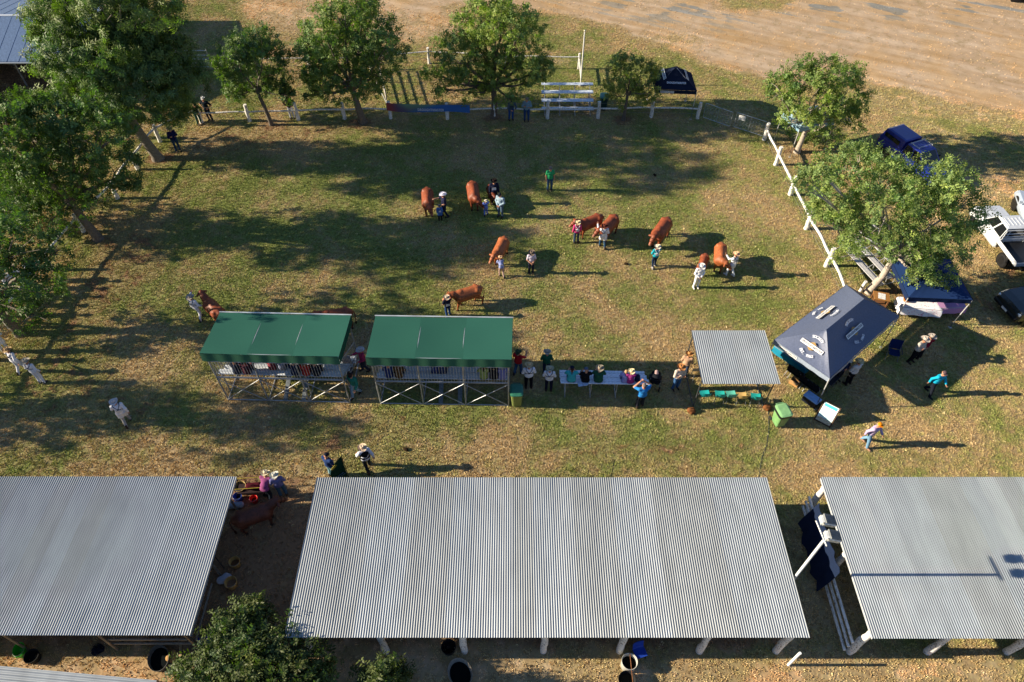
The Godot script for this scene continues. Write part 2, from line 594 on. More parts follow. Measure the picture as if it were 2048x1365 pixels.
	for zi in 20:
		for xi in 30:
			var p := []
			for e in [[0, 0], [1, 0], [1, 1], [0, 1]]:
				var x := lerpf(WX0, WX1, (xi + e[0]) / 30.0)
				var z := lerpf(WZ0, WZ1, (zi + e[1]) / 20.0)
				p.append(g.vert(Vector3(x, 0, z), Vector3.UP, Vector2((x - WX0) / (WX1 - WX0), (z - WZ0) / (WZ1 - WZ0))))
			g.face(p[0], p[1], p[2]); g.face(p[0], p[2], p[3])
	tag(part("ground", g.mesh(), gm, self), "dry grass showground under the whole cattle ring", "ground", "", "structure")
	# worn vehicle track, a thin skin of dirt over the turf
	var rd := G.new()
	var pg := PackedVector2Array()
	for j in ROAD.size():
		var p: Array = ROAD[j]
		var q := spot(p[0], p[1])
		pg.append(Vector2(clampf(q.x, WX0, WX1), clampf(q.z, WZ0, WZ1)))
	var fine := PackedVector2Array()
	var rg := RandomNumberGenerator.new(); rg.seed = 5
	for j in pg.size():
		var a := pg[j]
		var b := pg[(j + 1) % pg.size()]
		var cnt := maxi(1, int(a.distance_to(b) / 0.7))
		for q in cnt:
			var p := a.lerp(b, float(q) / cnt) + Vector2(rg.randf_range(-0.3, 0.3), rg.randf_range(-0.3, 0.3))
			fine.append(p.clamp(Vector2(WX0, WZ0), Vector2(WX1, WZ1)))
	var tri := Geometry2D.triangulate_polygon(fine)
	for p in fine: rd.vert(Vector3(p.x, 0.005, p.y), Vector3.UP, Vector2((p.x - WX0) / (WX1 - WX0), (p.y - WZ0) / (WZ1 - WZ0)))
	for q in range(0, tri.size(), 3): rd.face(tri[q], tri[q + 1], tri[q + 2])
	if tri.size() > 0: tag(part("dirt_track", rd.mesh(), gm, self), "sandy wheel-worn track curving past the back of the ring", "road", "", "structure")
	# paddock beyond the surveyed sheet, out to the horizon
	var om := StandardMaterial3D.new()
	om.resource_name = "dry paddock"
	om.albedo_texture = two_tone("paddock", Color("b09a6c"), Color("8f8a55"), 0.02, 0.5, 0.25)
	om.uv1_triplanar = true
	om.uv1_world_triplanar = true
	om.uv1_scale = Vector3.ONE * 0.08
	om.roughness = 1.0
	var og := G.new()
	var big_r := 900.0
	for e in [[-big_r, -big_r, big_r, WZ0], [-big_r, WZ1, big_r, big_r], [-big_r, WZ0, WX0, WZ1], [WX1, WZ0, big_r, WZ1]]:
		og.quad(Vector3(e[0], 0, e[1]), Vector3(e[2], 0, e[1]), Vector3(e[2], 0, e[3]), Vector3(e[0], 0, e[3]), Vector3.UP)
	tag(part("paddock", og.mesh(), om, self), "open paddock round the showground", "ground", "", "structure")

func build_grass() -> void:
	var g := G.new()
	var rg := RandomNumberGenerator.new(); rg.seed = 77
	for q in 11:
		var a := rg.randf() * TAU
		var rr := sqrt(rg.randf()) * 0.085
		var base := Vector3(cos(a) * rr, 0, sin(a) * rr)
		var dir := Vector3(cos(a + rg.randf_range(-1.2, 1.2)), 0, sin(a + rg.randf_range(-1.2, 1.2)))
		var turn := rg.randf() * TAU
		var side := Vector3(cos(turn), 0, sin(turn)) * 0.013
		var l := rg.randf_range(0.06, 0.11)
		var tip := base + dir * l * rg.randf_range(0.1, 0.7) + Vector3.UP * l * rg.randf_range(0.7, 1.0)
		var mid := base.lerp(tip, 0.55) + Vector3.UP * 0.008
		var nn := side.cross(tip - base).normalized()
		if nn.y < 0: nn = -nn
		g.col = Color.WHITE * rg.randf_range(0.8, 1.15)
		var k := g.vert(base - side, nn); g.vert(base + side, nn); g.vert(mid + side, nn); g.vert(mid - side, nn); g.vert(tip, nn)
		g.face(k, k + 1, k + 2); g.face(k, k + 2, k + 3); g.face(k + 3, k + 2, k + 4)
	var m := StandardMaterial3D.new()
	m.resource_name = "grass blade"
	m.vertex_color_use_as_albedo = true
	m.roughness = 0.8
	m.metallic_specular = 0.25
	m.backlight_enabled = true
	m.backlight = Color(0.45, 0.45, 0.32)
	var buf := PackedFloat32Array()
	var count := 0
	var tries := 0
	var w := ground_img.get_width()
	var h := ground_img.get_height()
	while tries < 900000:
		tries += 1
		var z := -rg.randf_range(6.0, 64.0)
		var half := 17.5 + 0.47 * -z
		var x := rg.randf_range(-1, 1) * minf(half, 52.0)
		if rg.randf() > (half / 50.0) * (1.2 if z > -30.0 else 0.8): continue
		var ux := (x - WX0) / (WX1 - WX0)
		var uz := (z - WZ0) / (WZ1 - WZ0)
		var mk := soil_mask.get_pixel(int(ux * 432), int(uz * 288))
		if rg.randf() < mk.r * 0.95 or rg.randf() < mk.b * 0.75: continue
		var px := ground_img.get_pixel(int(ux * w), int(uz * h)).srgb_to_linear()
		var jit := rg.randf_range(0.85, 1.25)
		var a := rg.randf() * TAU
		var s := rg.randf_range(0.38, 0.85)
		if rg.randf() < 0.012: jit = 1.5; px = px.lerp(Color(0.42, 0.36, 0.22), 0.6)
		var sy := s * rg.randf_range(0.45, 0.95)
		buf.append_array([cos(a) * s, 0, sin(a) * s, x, 0, sy, 0, 0.0, -sin(a) * s, 0, cos(a) * s, z, px.r * jit * 1.9, px.g * jit * 1.85, px.b * jit * 1.75, 1.0])
		count += 1
	var mm := MultiMesh.new()
	mm.transform_format = MultiMesh.TRANSFORM_3D
	mm.use_colors = true
	mm.mesh = g.mesh()
	mm.instance_count = count
	mm.buffer = buf
	var o := MultiMeshInstance3D.new()
	o.name = "grass"
	o.multimesh = mm
	o.material_override = m
	add_child(o)
	tag(o, "short dry tufts of grass over ring and verges", "grass", "", "stuff")

# ------------------------------------------------------------------ cattle sheds
func corrugated(n: int, length: float, pitch := 0.0847, amp := 0.0118) -> ArrayMesh:
	var key := "corr%d_%.2f_%.3f" % [n, length, pitch]
	if cache.has(key): return cache[key]
	var g := G.new()
	var seg := 8
	for q in n * seg + 1:
		var x := q * pitch / seg
		var t := TAU * q / seg
		var nn := Vector3(amp * sin(t) * TAU / pitch, 1, 0).normalized()
		g.vert(Vector3(x, amp * cos(t), 0), nn, Vector2(x, 0))
		g.vert(Vector3(x, amp * cos(t), -length), nn, Vector2(x, length))
		if q > 0:
			var k := q * 2
			g.face(k - 2, k, k + 1); g.face(k - 2, k + 1, k - 1)
	cache[key] = g.mesh()
	return cache[key]

func iron_roof(parent: Node, a: Vector3, b: Vector3, width: float, called := "roof_sheet") -> void:   # from near-left corner a up to far-left corner b
	var n := int(round(width / 0.762))
	var pitch := width / n / 9.0
	var m := corrugated(9, (b - a).length(), pitch)
	var z := (a - b).normalized()
	var y := z.cross(Vector3.RIGHT).normalized()
	var rg := RandomNumberGenerator.new(); rg.seed = int(width * 100)
	for q in n:
		part(called, m, iron(rg.randi() % 4), parent, Transform3D(Basis(Vector3.RIGHT, y, z), a + Vector3.RIGHT * (q * pitch * 9.0) + y * (0.003 * (q % 2))))

func round_post(h: float, r: float, seed_ := 1) -> ArrayMesh:
	var key := "post%.2f_%.2f_%d" % [h, r, seed_]
	if cache.has(key): return cache[key]
	var rg := RandomNumberGenerator.new(); rg.seed = seed_
	var g := G.new()
	var pts := []
	var rad := []
	for q in 6:
		pts.append(Vector3(rg.randf_range(-1, 1) * r * 0.22, h * q / 5.0, rg.randf_range(-1, 1) * r * 0.22) if q > 0 else Vector3.ZERO)
		rad.append(r * rg.randf_range(0.88, 1.08) * (1.06 - 0.14 * q / 5.0))
	g.pipe(pts, rad, 10)
	cache[key] = g.mesh()
	return cache[key]

func beam(called: String, parent: Node, a: Vector3, b: Vector3, w: float, t: float, m: Material) -> void:
	var g := G.new()
	g.bar(a, b, w, t)
	part(called, g.mesh(), m, parent)

func rod(called: String, parent: Node, a: Vector3, b: Vector3, r: float, m: Material, k := 6) -> MeshInstance3D:
	# one unit tube is shared by all rods of the same thickness and stretched to length
	var key := "rod%.4f_%d" % [r, k]
	if not cache.has(key):
		var g := G.new()
		g.tube(Vector3.ZERO, Vector3(0, 0, 1), r, k)
		cache[key] = g.mesh()
	var d := b - a
	var z := d.normalized()
	var up := Vector3.UP if absf(z.y) < 0.95 else Vector3.RIGHT
	var x := up.cross(z).normalized()
	return part(called, cache[key], m, parent, Transform3D(Basis(x, z.cross(x), d), a))

func shed(called: String, label: String, x0: float, x1: float, zn: float, hn: float, zf: float, hf: float, posts: Array, r: float, steel := false) -> Node3D:
	var s := thing(called, label, "shed", Vector3(x0, 0, zn))
	var w := x1 - x0
	var dz := zf - zn
	iron_roof(s, Vector3(0, hn, 0), Vector3(0, hf, dz), w)
	var tim := mat("8d8a84", "metal") if steel else worn_white()
	var dark := mat("6a6058", "wood")
	for row in [[-0.25, hn], [dz * 0.5, (hn + hf) / 2], [dz + 0.35, hf]]:
		var hh: float = lerpf(hn, hf, row[0] / dz) - 0.13
		beam("purlin", s, Vector3(0.05, hh, row[0]), Vector3(w - 0.05, hh, row[0]), 0.08, 0.13, dark)
		var k := 0
		for x in posts:
			k += 1
			if steel: rod("post", s, Vector3(x - x0, -0.05, row[0]), Vector3(x - x0, hh - 0.05, row[0]), r, tim, 8)
			else: part("post", round_post(hh - 0.05, r, k % 4), tim, s, mv(Vector3(x - x0, -0.02, row[0] - 0.03), k * 1.3))
	for x in [0.03, w - 0.03]:
		beam("barge_board", s, Vector3(x, hn - 0.09, -0.02), Vector3(x, hf - 0.09, dz + 0.02), 0.035, 0.12, mat("a9aeb2", "paint"))
	for x in posts:
		beam("rafter", s, Vector3(clampf(x - x0, 0.2, w - 0.2), hn - 0.06, -0.1), Vector3(clampf(x - x0, 0.2, w - 0.2), hf - 0.06, dz + 0.1), 0.07, 0.07, dark)
	return s

func build_sheds() -> void:
	# west shed
	var s := shed("cattle_shed", "long corrugated iron cattle shed on grey steel posts, running off the left edge", -30.2, -10.92, -7.9, 2.4, -14.05, 2.25, [-29.0, -25.2, -21.4, -17.75, -14.45, -11.45], 0.05, true)
	var o := s.position
	var rail := mat("9b9a96", "metal")
	for y in [0.55, 1.0]:
		beam("rail", s, Vector3(-14.45, y, -8.2) - o, Vector3(-11.45, y, -8.2) - o, 0.05, 0.1, rail)
		beam("rail", s, Vector3(-11.45, y, -8.3) - o, Vector3(-11.45, y, -10.4) - o, 0.05, 0.1, rail)
	# middle shed
	var ps := []
	for q in [[440, 1296], [620, 1300], [772, 1305], [929, 1310], [1087, 1312], [1240, 1312], [1400, 1312], [1554, 1312]]:
		var p := spot(q[0], q[1])
		ps.append(p.x)
	ps[0] = -7.3; ps.remove_at(1)
	s = shed("cattle_shed", "widest corrugated iron cattle shed, in the middle, on stout white round posts", -7.72, 10.08, -7.83, 2.38, -14.0, 2.27, ps, 0.13)
	rod("downpipe", s, Vector3(10.0, 0, -7.62) - s.position, Vector3(10.0, 1.4, -7.62) - s.position, 0.05, mat("e4e6e4", "plastic"), 10)
	# east shed
	s = shed("cattle_shed", "corrugated iron cattle shed at the right edge with a dark tarp down its open end", 12.2, 29.8, -7.8, 2.38, -14.0, 2.3, [12.35, 15.2, 18.1, 21.0, 24.0, 27.0, 29.6], 0.13)
	o = s.position
	for y in [0.45, 0.85, 1.25]:
		rod("rail", s, Vector3(12.0, y, -8.0) - o, Vector3(12.0, y, -13.7) - o, 0.055, worn_white(), 8)
	var tarp := G.new()
	var rows := []
	for q in 15:
		var row := []
		for j in 5:
			var z := lerpf(-10.2, -13.0, q / 14.0)
			var y := lerpf(2.1, 0.25 + 0.12 * sin(q * 1.1), j / 4.0)
			row.append(Vector3(12.2 - 0.30 - 0.05 * j + 0.05 * sin(q * 1.9 + j), y, z) - o)
		rows.append(row)
	cloth(tarp, rows, 0.01)
	part("tarpaulin", tarp.mesh(), mat("1b2740", "cloth"), s)
	# corner of another roof close under the camera
	var n := thing("cattle_shed", "corner of a low ribbed iron roof at the bottom left of the picture", "shed", Vector3(-11.62, 0, -6.5), -0.083)
	var sheet := corrugated(10, 9.0, 0.14, 0.02)
	for q in 3:
		var y := 2.3 - 0.02 * q
		part("roof_sheet", sheet, iron(q % 3), n, Transform3D(Basis(Vector3(0, 0, 1), Vector3.UP, Vector3(-1, 0, 0)), Vector3(-9.0, y, 1.4 * q)))
	for x in [-0.3, -4.4, -8.6]:
		for z in [0.4, 4.0]:
			rod("post", n, Vector3(x, 0, z), Vector3(x, 2.27, z), 0.05, rail, 8)
	# large blue-grey shed at the top left
	s = thing("machinery_shed", "large blue-grey gabled shed behind the tall tree at top left", "shed", Vector3(-29.0, 0, -44.9))
	var zinc := StandardMaterial3D.new()
	zinc.resource_name = "blue-grey roofing"
	zinc.albedo_color = Color("6a809e")
	zinc.albedo_texture = noise_tex("paint", 0.02, 0.82, 1.04)
	zinc.uv1_triplanar = true
	zinc.roughness = 0.4
	zinc.metallic = 0.3
	var slopes := [[Vector3(0, 3.0, 0), Vector3(0, 4.2, -4.0)], [Vector3(0, 4.2, -4.06), Vector3(0, 2.7, -12.1)]]
	for sl in slopes:
		var a: Vector3 = sl[0]
		var b: Vector3 = sl[1]
		for q in 42:
			var g := G.new()
			var x := -0.8 * (q + 1)
			var nn := (b - a).cross(Vector3.LEFT).normalized()
			if nn.y < 0: nn = -nn
			g.loft([[a + Vector3(x, 0, 0), a + Vector3(x + 0.79, 0, 0), a + Vector3(x + 0.79, 0, 0) + nn * 0.02, a + Vector3(x, 0, 0) + nn * 0.02], [b + Vector3(x, 0, 0), b + Vector3(x + 0.79, 0, 0), b + Vector3(x + 0.79, 0, 0) + nn * 0.02, b + Vector3(x, 0, 0) + nn * 0.02]])
			g.bar(a + Vector3(x + 0.79, 0, 0) + nn * 0.03, b + Vector3(x + 0.79, 0, 0) + nn * 0.024, 0.03, 0.012, nn)
			part("roof_sheet", g.mesh(), zinc, s)
	rod("ridge_cap", s, Vector3(-33.6, 4.22, -4.03), Vector3(0.05, 4.22, -4.03), 0.09, mat("cfd6dc", "metal"), 8)
	rod("gutter", s, Vector3(-33.6, 2.95, 0.06), Vector3(0.05, 2.95, 0.06), 0.06, mat("9aa4ae", "metal"), 8)
	for x in [-0.4, -5.9, -11.0, -16.5, -22.0, -27.5, -33.2]:
		for z in [-2.1, -6.0, -11.7]:
			var top := 3.5 if z > -4.0 else (3.7 if z > -7.0 else 2.7)
			rod("post", s, Vector3(x, 0, z), Vector3(x, top, z), 0.06, mat("8d949a", "metal"), 8)
		rod("brace", s, Vector3(x, 1.6, -2.1), Vector3(x, 2.95, -0.3), 0.03, mat("8d949a", "metal"), 6)
	beam("back_wall", s, Vector3(-33.6, 1.3, -11.9), Vector3(0, 1.3, -11.9), 0.05, 2.5, mat("4d4a48", "paint"))

func cloth(g: G, rows: Array, t: float) -> void:     # a sheet with thickness from a grid of points
	var nr := rows.size()
	var nc: int = rows[0].size()
	var vs := PackedVector3Array()
	var nn := []
	for r in nr:
		for q in nc:
			var dr: Vector3 = rows[mini(r + 1, nr - 1)][q] - rows[maxi(r - 1, 0)][q]
			var dc: Vector3 = rows[r][mini(q + 1, nc - 1)] - rows[r][maxi(q - 1, 0)]
			nn.append(dr.cross(dc).normalized())
	for side in [1.0, -1.0]:
		var s := g.v.size()
		for r in nr:
			for q in nc:
				var k: Vector3 = nn[r * nc + q] * side
				g.vert(rows[r][q] + k * t * 0.5, k, Vector2(float(q) / (nc - 1), float(r) / (nr - 1)))
		for r in nr - 1:
			for q in nc - 1:
				var a := s + r * nc + q
				g.face(a, a + 1, a + nc + 1); g.face(a, a + nc + 1, a + nc)

# ------------------------------------------------------------------ fences
func log_rail(a: Vector3, b: Vector3, r: float, seed_: int, sag := 0.05) -> ArrayMesh:
	var rg := RandomNumberGenerator.new(); rg.seed = seed_
	var pts := []
	var rad := []
	var side := (b - a).cross(Vector3.UP).normalized()
	var n := 9
	var p1 := rg.randf_range(0, TAU)
	for q in n:
		var t := float(q) / (n - 1)
		pts.append(a.lerp(b, t) + side * sin(t * 5.0 + p1) * 0.04 * sin(t * PI) + Vector3.UP * (sin(t * 4.0 + p1 * 2.0) * sag * sin(t * PI)))
		rad.append(r * rg.randf_range(0.85, 1.15))
	var g := G.new()
	g.pipe(pts, rad, 8)
	return g.mesh()

func fence(label: String, bases: Array, post_h: float, rail_h: float, wires: Array, rail_r := 0.055, post_r := 0.12) -> Node3D:
	var o: Vector3 = spot(bases[0][0], bases[0][1])
	var f := thing("rail_fence", label, "fence", o, 0.0)
	var pts := []
	for b in bases: pts.append(spot(b[0], b[1]) - o)
	for q in pts.size():
		part("post", round_post(post_h * (0.95 + 0.1 * ((q * 7) % 5) / 5.0), post_r, q % 5 + 3), worn_white(), f, mv(pts[q] + Vector3(0, -0.03, 0), q * 2.1))
		if q > 0:
			part("rail", log_rail(pts[q - 1] + Vector3.UP * rail_h, pts[q] + Vector3.UP * rail_h, rail_r, q + 11), worn_white(), f)
			for w in wires:
				rod("wire", f, pts[q - 1] + Vector3.UP * w, pts[q] + Vector3.UP * w, 0.006, mat("9a9c9c", "metal"), 5)
	return f

func build_fences() -> void:
	fence("white post and log rail fence along the back of the ring", [[403, 245], [499, 243], [597, 240], [689, 238], [781, 237], [895, 238], [989, 236], [1095, 237], [1196, 236], [1302, 234], [1395, 237]], 1.3, 0.72, [0.35, 1.1])
	fence("white post fence with crooked log rail down the right side of the ring", [[1528, 280], [1551, 330], [1580, 390], [1612, 458], [1652, 533], [1694, 628]], 1.35, 0.78, [0.3, 0.55], 0.075, 0.13)
	fence("white post and rail fence down the left side of the ring, under the trees", [[403, 246], [320, 284], [276, 339], [235, 397], [167, 464], [105, 540], [20, 655], [-75, 790]], 1.3, 1.02, [0.4, 0.7], 0.07, 0.12)
	fence("outer post and rail fence between the ring and the dirt track", [[470, 143], [620, 141], [742, 140], [858, 127], [1010, 138], [1157, 138]], 1.3, 0.95, [0.4, 0.65], 0.04, 0.09)
	# cattle lane of four rails running back from the ring
	var a := spot(775, 212)
	var b := spot(758, 143)
	var f := thing("rail_fence", "cattle lane fence of steel rails behind the coloured banner", "fence", a)
	for q in 4:
		var p := a.lerp(b, q / 3.0) - a
		rod("post", f, p, p + Vector3.UP * 1.25, 0.04, mat("a7a39b", "metal"), 8)
	for h in [0.32, 0.58, 0.84, 1.12]:
		rod("rail", f, Vector3.UP * h, b - a + Vector3.UP * h, 0.045, mat("b5b0a6", "metal"), 8)
	rod("brace", f, Vector3(0, 0.1, 0), Vector3(-0.75, 1.2, -1.1), 0.035, mat("c9cac8", "metal"), 8)
	a = spot(1157, 138)
	b = spot(1161, 171)
	f = thing("rail_fence", "short two-rail panel between the outer fence and the flagpole", "fence", a)
	for h in [0.55, 0.82]: rod("rail", f, Vector3(0.02, h, 0.1), b - a + Vector3.UP * h, 0.05, mat("b8b4aa", "paint"), 8)
	a = spot(340, 140)
	b = spot(425, 140)
	f = thing("steel_fence", "grey steel five-rail cattle panel beyond the tall left tree", "panel", a)
	for h in [0.25, 0.55, 0.85, 1.15, 1.5]: rod("rail", f, Vector3(0, h, 0), b - a + Vector3.UP * h, 0.025, mat("b9bcbc", "metal"), 8)
	for t in [0.0, 1.0]: rod("post", f, (b - a) * t, (b - a) * t + Vector3.UP * 1.6, 0.03, mat("b9bcbc", "metal"), 8)
	# flagpole
	f = thing("flagpole", "slim white flagpole standing behind the white tiered bench", "pole", spot(1161, 171))
	rod("pole", f, Vector3.ZERO, Vector3(0, 4.0, 0), 0.045, mat("dcdcd8", "paint"), 8)
	var fg := G.new(); fg.ball(Vector3(0, 4.03, 0), Vector3.ONE * 0.07)
	part("finial", fg.mesh(), mat("d0c8b0", "metal"), f)
	var cb := G.new(); cb.lathe([Vector2(0.16, 0.0), Vector2(0.16, 0.1), Vector2(0.05, 0.14)], 10)
	part("base", cb.mesh(), mat("a8a49a", "paint"), f)
	# pair of mesh gates in the back right corner
	farm_gate("galvanised mesh farm gate hung on the end of the back fence", spot(1405, 238), spot(1459, 257), false)
	farm_gate("galvanised mesh farm gate with a white notice, beside the big corner post", spot(1466, 257), spot(1524, 276), true)

func farm_gate(label: String, a: Vector3, b: Vector3, notice: bool) -> void:
	var d := b - a
	var l := d.length()
	var g := thing("farm_gate", label, "gate", a, atan2(-d.z, d.x))
	var m := mat("b4babc", "metal")
	for y in [0.15, 1.2]: rod("frame", g, Vector3(0.02, y, 0), Vector3(l - 0.02, y, 0), 0.02, m)
	for x in [0.02, l * 0.5, l - 0.02]: rod("upright", g, Vector3(x, 0.15, 0), Vector3(x, 1.2, 0), 0.018, m)
	for q in 9: rod("mesh_wire", g, Vector3(0.03, 0.26 + q * 0.1, 0.0), Vector3(l - 0.03, 0.26 + q * 0.1, 0), 0.004, m, 4)
	for q in int(l / 0.2): rod("mesh_wire", g, Vector3(0.2 + q * 0.2, 0.16, 0.006), Vector3(0.2 + q * 0.2, 1.19, 0.006), 0.004, m, 4)
	if notice:
		var k := G.new(); k.box(Vector3(0.42, 0.95, 0.03), Vector3(0.46, 0.34, 0.01))
		part("notice", k.mesh(), mat("e6e6e2", "paint"), g)

# ------------------------------------------------------------------ trees
func sprig(kind: int) -> ArrayMesh:
	var key := "sprig%d" % kind
	if cache.has(key): return cache[key]
	var rg := RandomNumberGenerator.new(); rg.seed = 40 + kind
	var g := G.new()
	var n: int = [13, 15, 12][kind]
	for q in n:
		var t := float(q) / n
		var a := q * 2.4 + rg.randf_range(-0.4, 0.4)
		var base := Vector3(0, t * 0.26, 0)
		var out := Vector3(cos(a), rg.randf_range(0.05, 0.75), sin(a)).normalized()
		if kind == 1: out.y -= 0.5; out = out.normalized()
		var l: float = [rg.randf_range(0.10, 0.155), rg.randf_range(0.14, 0.20), rg.randf_range(0.09, 0.135)][kind]
		var w: float = l * [0.27, 0.15, 0.25][kind]
		var side := out.cross(Vector3(rg.randf_range(-0.3, 0.3), 1, rg.randf_range(-0.3, 0.3))).normalized()
		var nn := side.cross(out).normalized()
		var p0 := base + out * 0.02
		var mid := p0 + out * l * 0.5
		var tip := p0 + out * l - Vector3.UP * l * 0.12
		g.col = Color.WHITE * rg.randf_range(0.75, 1.2)
		var k := g.vert(p0, nn); g.vert(mid + side * w, (nn + side * 0.35).normalized()); g.vert(tip, nn); g.vert(mid - side * w, (nn - side * 0.35).normalized())
		g.face(k, k + 1, k + 2); g.face(k, k + 2, k + 3)
	cache[key] = g.mesh()
	return cache[key]

func leaf_mat(kind: int) -> StandardMaterial3D:
	var key := "leaf%d" % kind
	if mats.has(key): return mats[key]
	var m := StandardMaterial3D.new()
	m.resource_name = "leaves"
	m.vertex_color_use_as_albedo = true
	m.roughness = 0.5
	m.metallic_specular = 0.32
	m.backlight_enabled = true
	m.backlight = Color(0.72, 0.86, 0.32)
	mats[key] = m
	return m

func tree(label: String, at: Vector3, fork_h: float, lean: Vector3, r: float, lobes: Array, zspread: float, kind: int, tint: Color, dens: float, bark: String, seed_: int, fixed_z := 0.0) -> void:
	var rg := RandomNumberGenerator.new(); rg.seed = seed_
	var t := thing("shade_tree", label, "tree", at)
	var fork := Vector3(0, fork_h, 0) + lean
	var g := G.new()
	g.pipe([Vector3(0, -0.1, 0), Vector3(0, 0.25, 0) + lean * 0.05, fork * 0.5 + Vector3(rg.randf_range(-0.08, 0.08), 0, 0.05), fork], [r * 1.55, r * 1.1, r * 0.92, r * 0.8], 10)
	var bm := mat(bark, "wood")
	part("trunk", g.mesh(), bm, t)
	var buf := PackedFloat32Array()
	var count := 0
	for lb in lobes:
		var dz: float = lb[3] if lb.size() > 3 else rg.randf_range(-1, 1) * zspread
		var z := at.z + dz + fixed_z
		var c := spot_z(lb[0], lb[1], z) if lb.size() < 5 else spot(lb[0], lb[1], lb[4])
		var dist := (c - Vector3(0, CAM_H, 0)).length()
		var rad: float = lb[2] * dist * 0.97 / FOCAL
		c -= at
		var limb := G.new()
		var mid := fork.lerp(c, 0.5) + Vector3(rg.randf_range(-0.3, 0.3), rg.randf_range(-0.3, 0.15), rg.randf_range(-0.3, 0.3)) * minf(1.0, rad)
		limb.pipe([fork - Vector3.UP * 0.1, fork.lerp(mid, 0.5) + Vector3.UP * 0.1, mid, c], [r * 0.55, r * 0.42, r * 0.32, r * 0.12], 7)
		for q in 5:
			var e := c + Vector3(rg.randfn(), rg.randfn() * 0.8, rg.randfn()).normalized() * rad * 0.8
			var s := mid.lerp(c, rg.randf_range(0.2, 1.0))
			limb.pipe([s, s.lerp(e, 0.5) + Vector3.UP * rad * 0.08, e], [r * 0.16, r * 0.11, r * 0.04], 5, false)
		part("limb", limb.mesh(), bm, t)
		# leaf clumps through the outer part of the lobe, gathered in tufts
		var tufts := int(17 * dens * maxf(0.35, rad * rad))
		var hue := rg.randf_range(-0.12, 0.12)
		for q in tufts:
			var d := Vector3(rg.randfn(), rg.randfn(), rg.randfn()).normalized()
			if d.y < -0.35 and rg.randf() < 0.6: d.y = -d.y
			var rr := rad * (0.42 + 0.60 * pow(rg.randf(), 0.55))
			var tc := c + Vector3(d.x, d.y * 0.92, d.z) * rr
			var tone := rg.randf_range(0.72, 1.3)
			for e in 10:
				var p := tc + Vector3(rg.randfn(), rg.randfn() * 0.8, rg.randfn()) * 0.19
				var up := (d * 0.8 + Vector3(rg.randfn(), rg.randfn() + 0.5, rg.randfn()) * 0.55).normalized()
				var x := up.cross(Vector3(rg.randfn(), rg.randfn(), rg.randfn())).normalized()
				var zz := x.cross(up)
				var s := rg.randf_range(0.6, 1.45)
				x *= s; zz *= s
				var uy := up * s
				var k := tone * rg.randf_range(0.8, 1.2)
				var yl := rg.randf_range(-0.15, 0.2) + hue
				buf.append_array([x.x, uy.x, zz.x, p.x, x.y, uy.y, zz.y, p.y, x.z, uy.z, zz.z, p.z, tint.r * k * (1.0 + yl), tint.g * k * (1.0 + yl * 0.4), tint.b * k * (1.0 - yl * 0.6), 1.0])
				count += 1
	var mm := MultiMesh.new()
	mm.transform_format = MultiMesh.TRANSFORM_3D
	mm.use_colors = true
	mm.mesh = sprig(kind)
	mm.instance_count = count
	mm.buffer = buf
	var o := MultiMeshInstance3D.new()
	o.name = "crown"
	o.multimesh = mm
	o.material_override = leaf_mat(kind)
	t.add_child(o)
	tag(o, "", "", "", "stuff")

func build_litter() -> void:     # fallen leaves and bits of straw lying about, thickest under the trees
	var g := G.new()
	var k := g.vert(Vector3(-0.05, 0.004, 0), Vector3.UP); g.vert(Vector3(0, 0.022, 0.018), Vector3(0, 1, 0.5).normalized()); g.vert(Vector3(0.06, 0.008, 0), Vector3.UP); g.vert(Vector3(0, 0.006, -0.018), Vector3(0, 1, -0.3).normalized())
	g.face(k, k + 1, k + 2); g.face(k, k + 2, k + 3)
	var rg := RandomNumberGenerator.new(); rg.seed = 303
	var buf := PackedFloat32Array()
	var count := 0
	var under := [[316, 318, 5.0], [196, 478, 5.0], [60, 668, 6.0], [90, 800, 7.0], [726, 245, 4.0], [988, 235, 4.0], [1594, 305, 3.5], [1738, 585, 4.5], [500, 880, 9.0], [400, 700, 8.0], [1100, 1330, 9.0], [300, 1330, 6.0], [1000, 900, 14.0]]
	for q in 2200:
		var u: Array = under[rg.randi() % under.size()]
		var p := spot(u[0], u[1]) + Vector3(rg.randfn() * u[2] * 0.6, 0, rg.randfn() * u[2] * 0.45)
		var a := rg.randf() * TAU
		var s := rg.randf_range(0.4, 1.1)
		var c := Color(0.26, 0.20, 0.12).lerp(Color(0.50, 0.46, 0.36), pow(rg.randf(), 4.0)) if rg.randf() < 0.75 else Color(0.16, 0.10, 0.06)
		buf.append_array([cos(a) * s, 0, sin(a) * s, p.x, 0, s, 0, 0.012, -sin(a) * s, 0, cos(a) * s, p.z, c.r, c.g, c.b, 1.0])
		count += 1
	var mm := MultiMesh.new()
	mm.transform_format = MultiMesh.TRANSFORM_3D
	mm.use_colors = true
	mm.mesh = g.mesh()
	mm.instance_count = count
	mm.buffer = buf
	var m := StandardMaterial3D.new()
	m.resource_name = "dead leaves"
	m.vertex_color_use_as_albedo = true
	m.roughness = 0.8
	var o := MultiMeshInstance3D.new()
	o.name = "leaf_litter"
	o.multimesh = mm
	o.material_override = m
	add_child(o)
	tag(o, "fallen leaves and straw scattered over the grass", "leaf litter", "", "stuff")

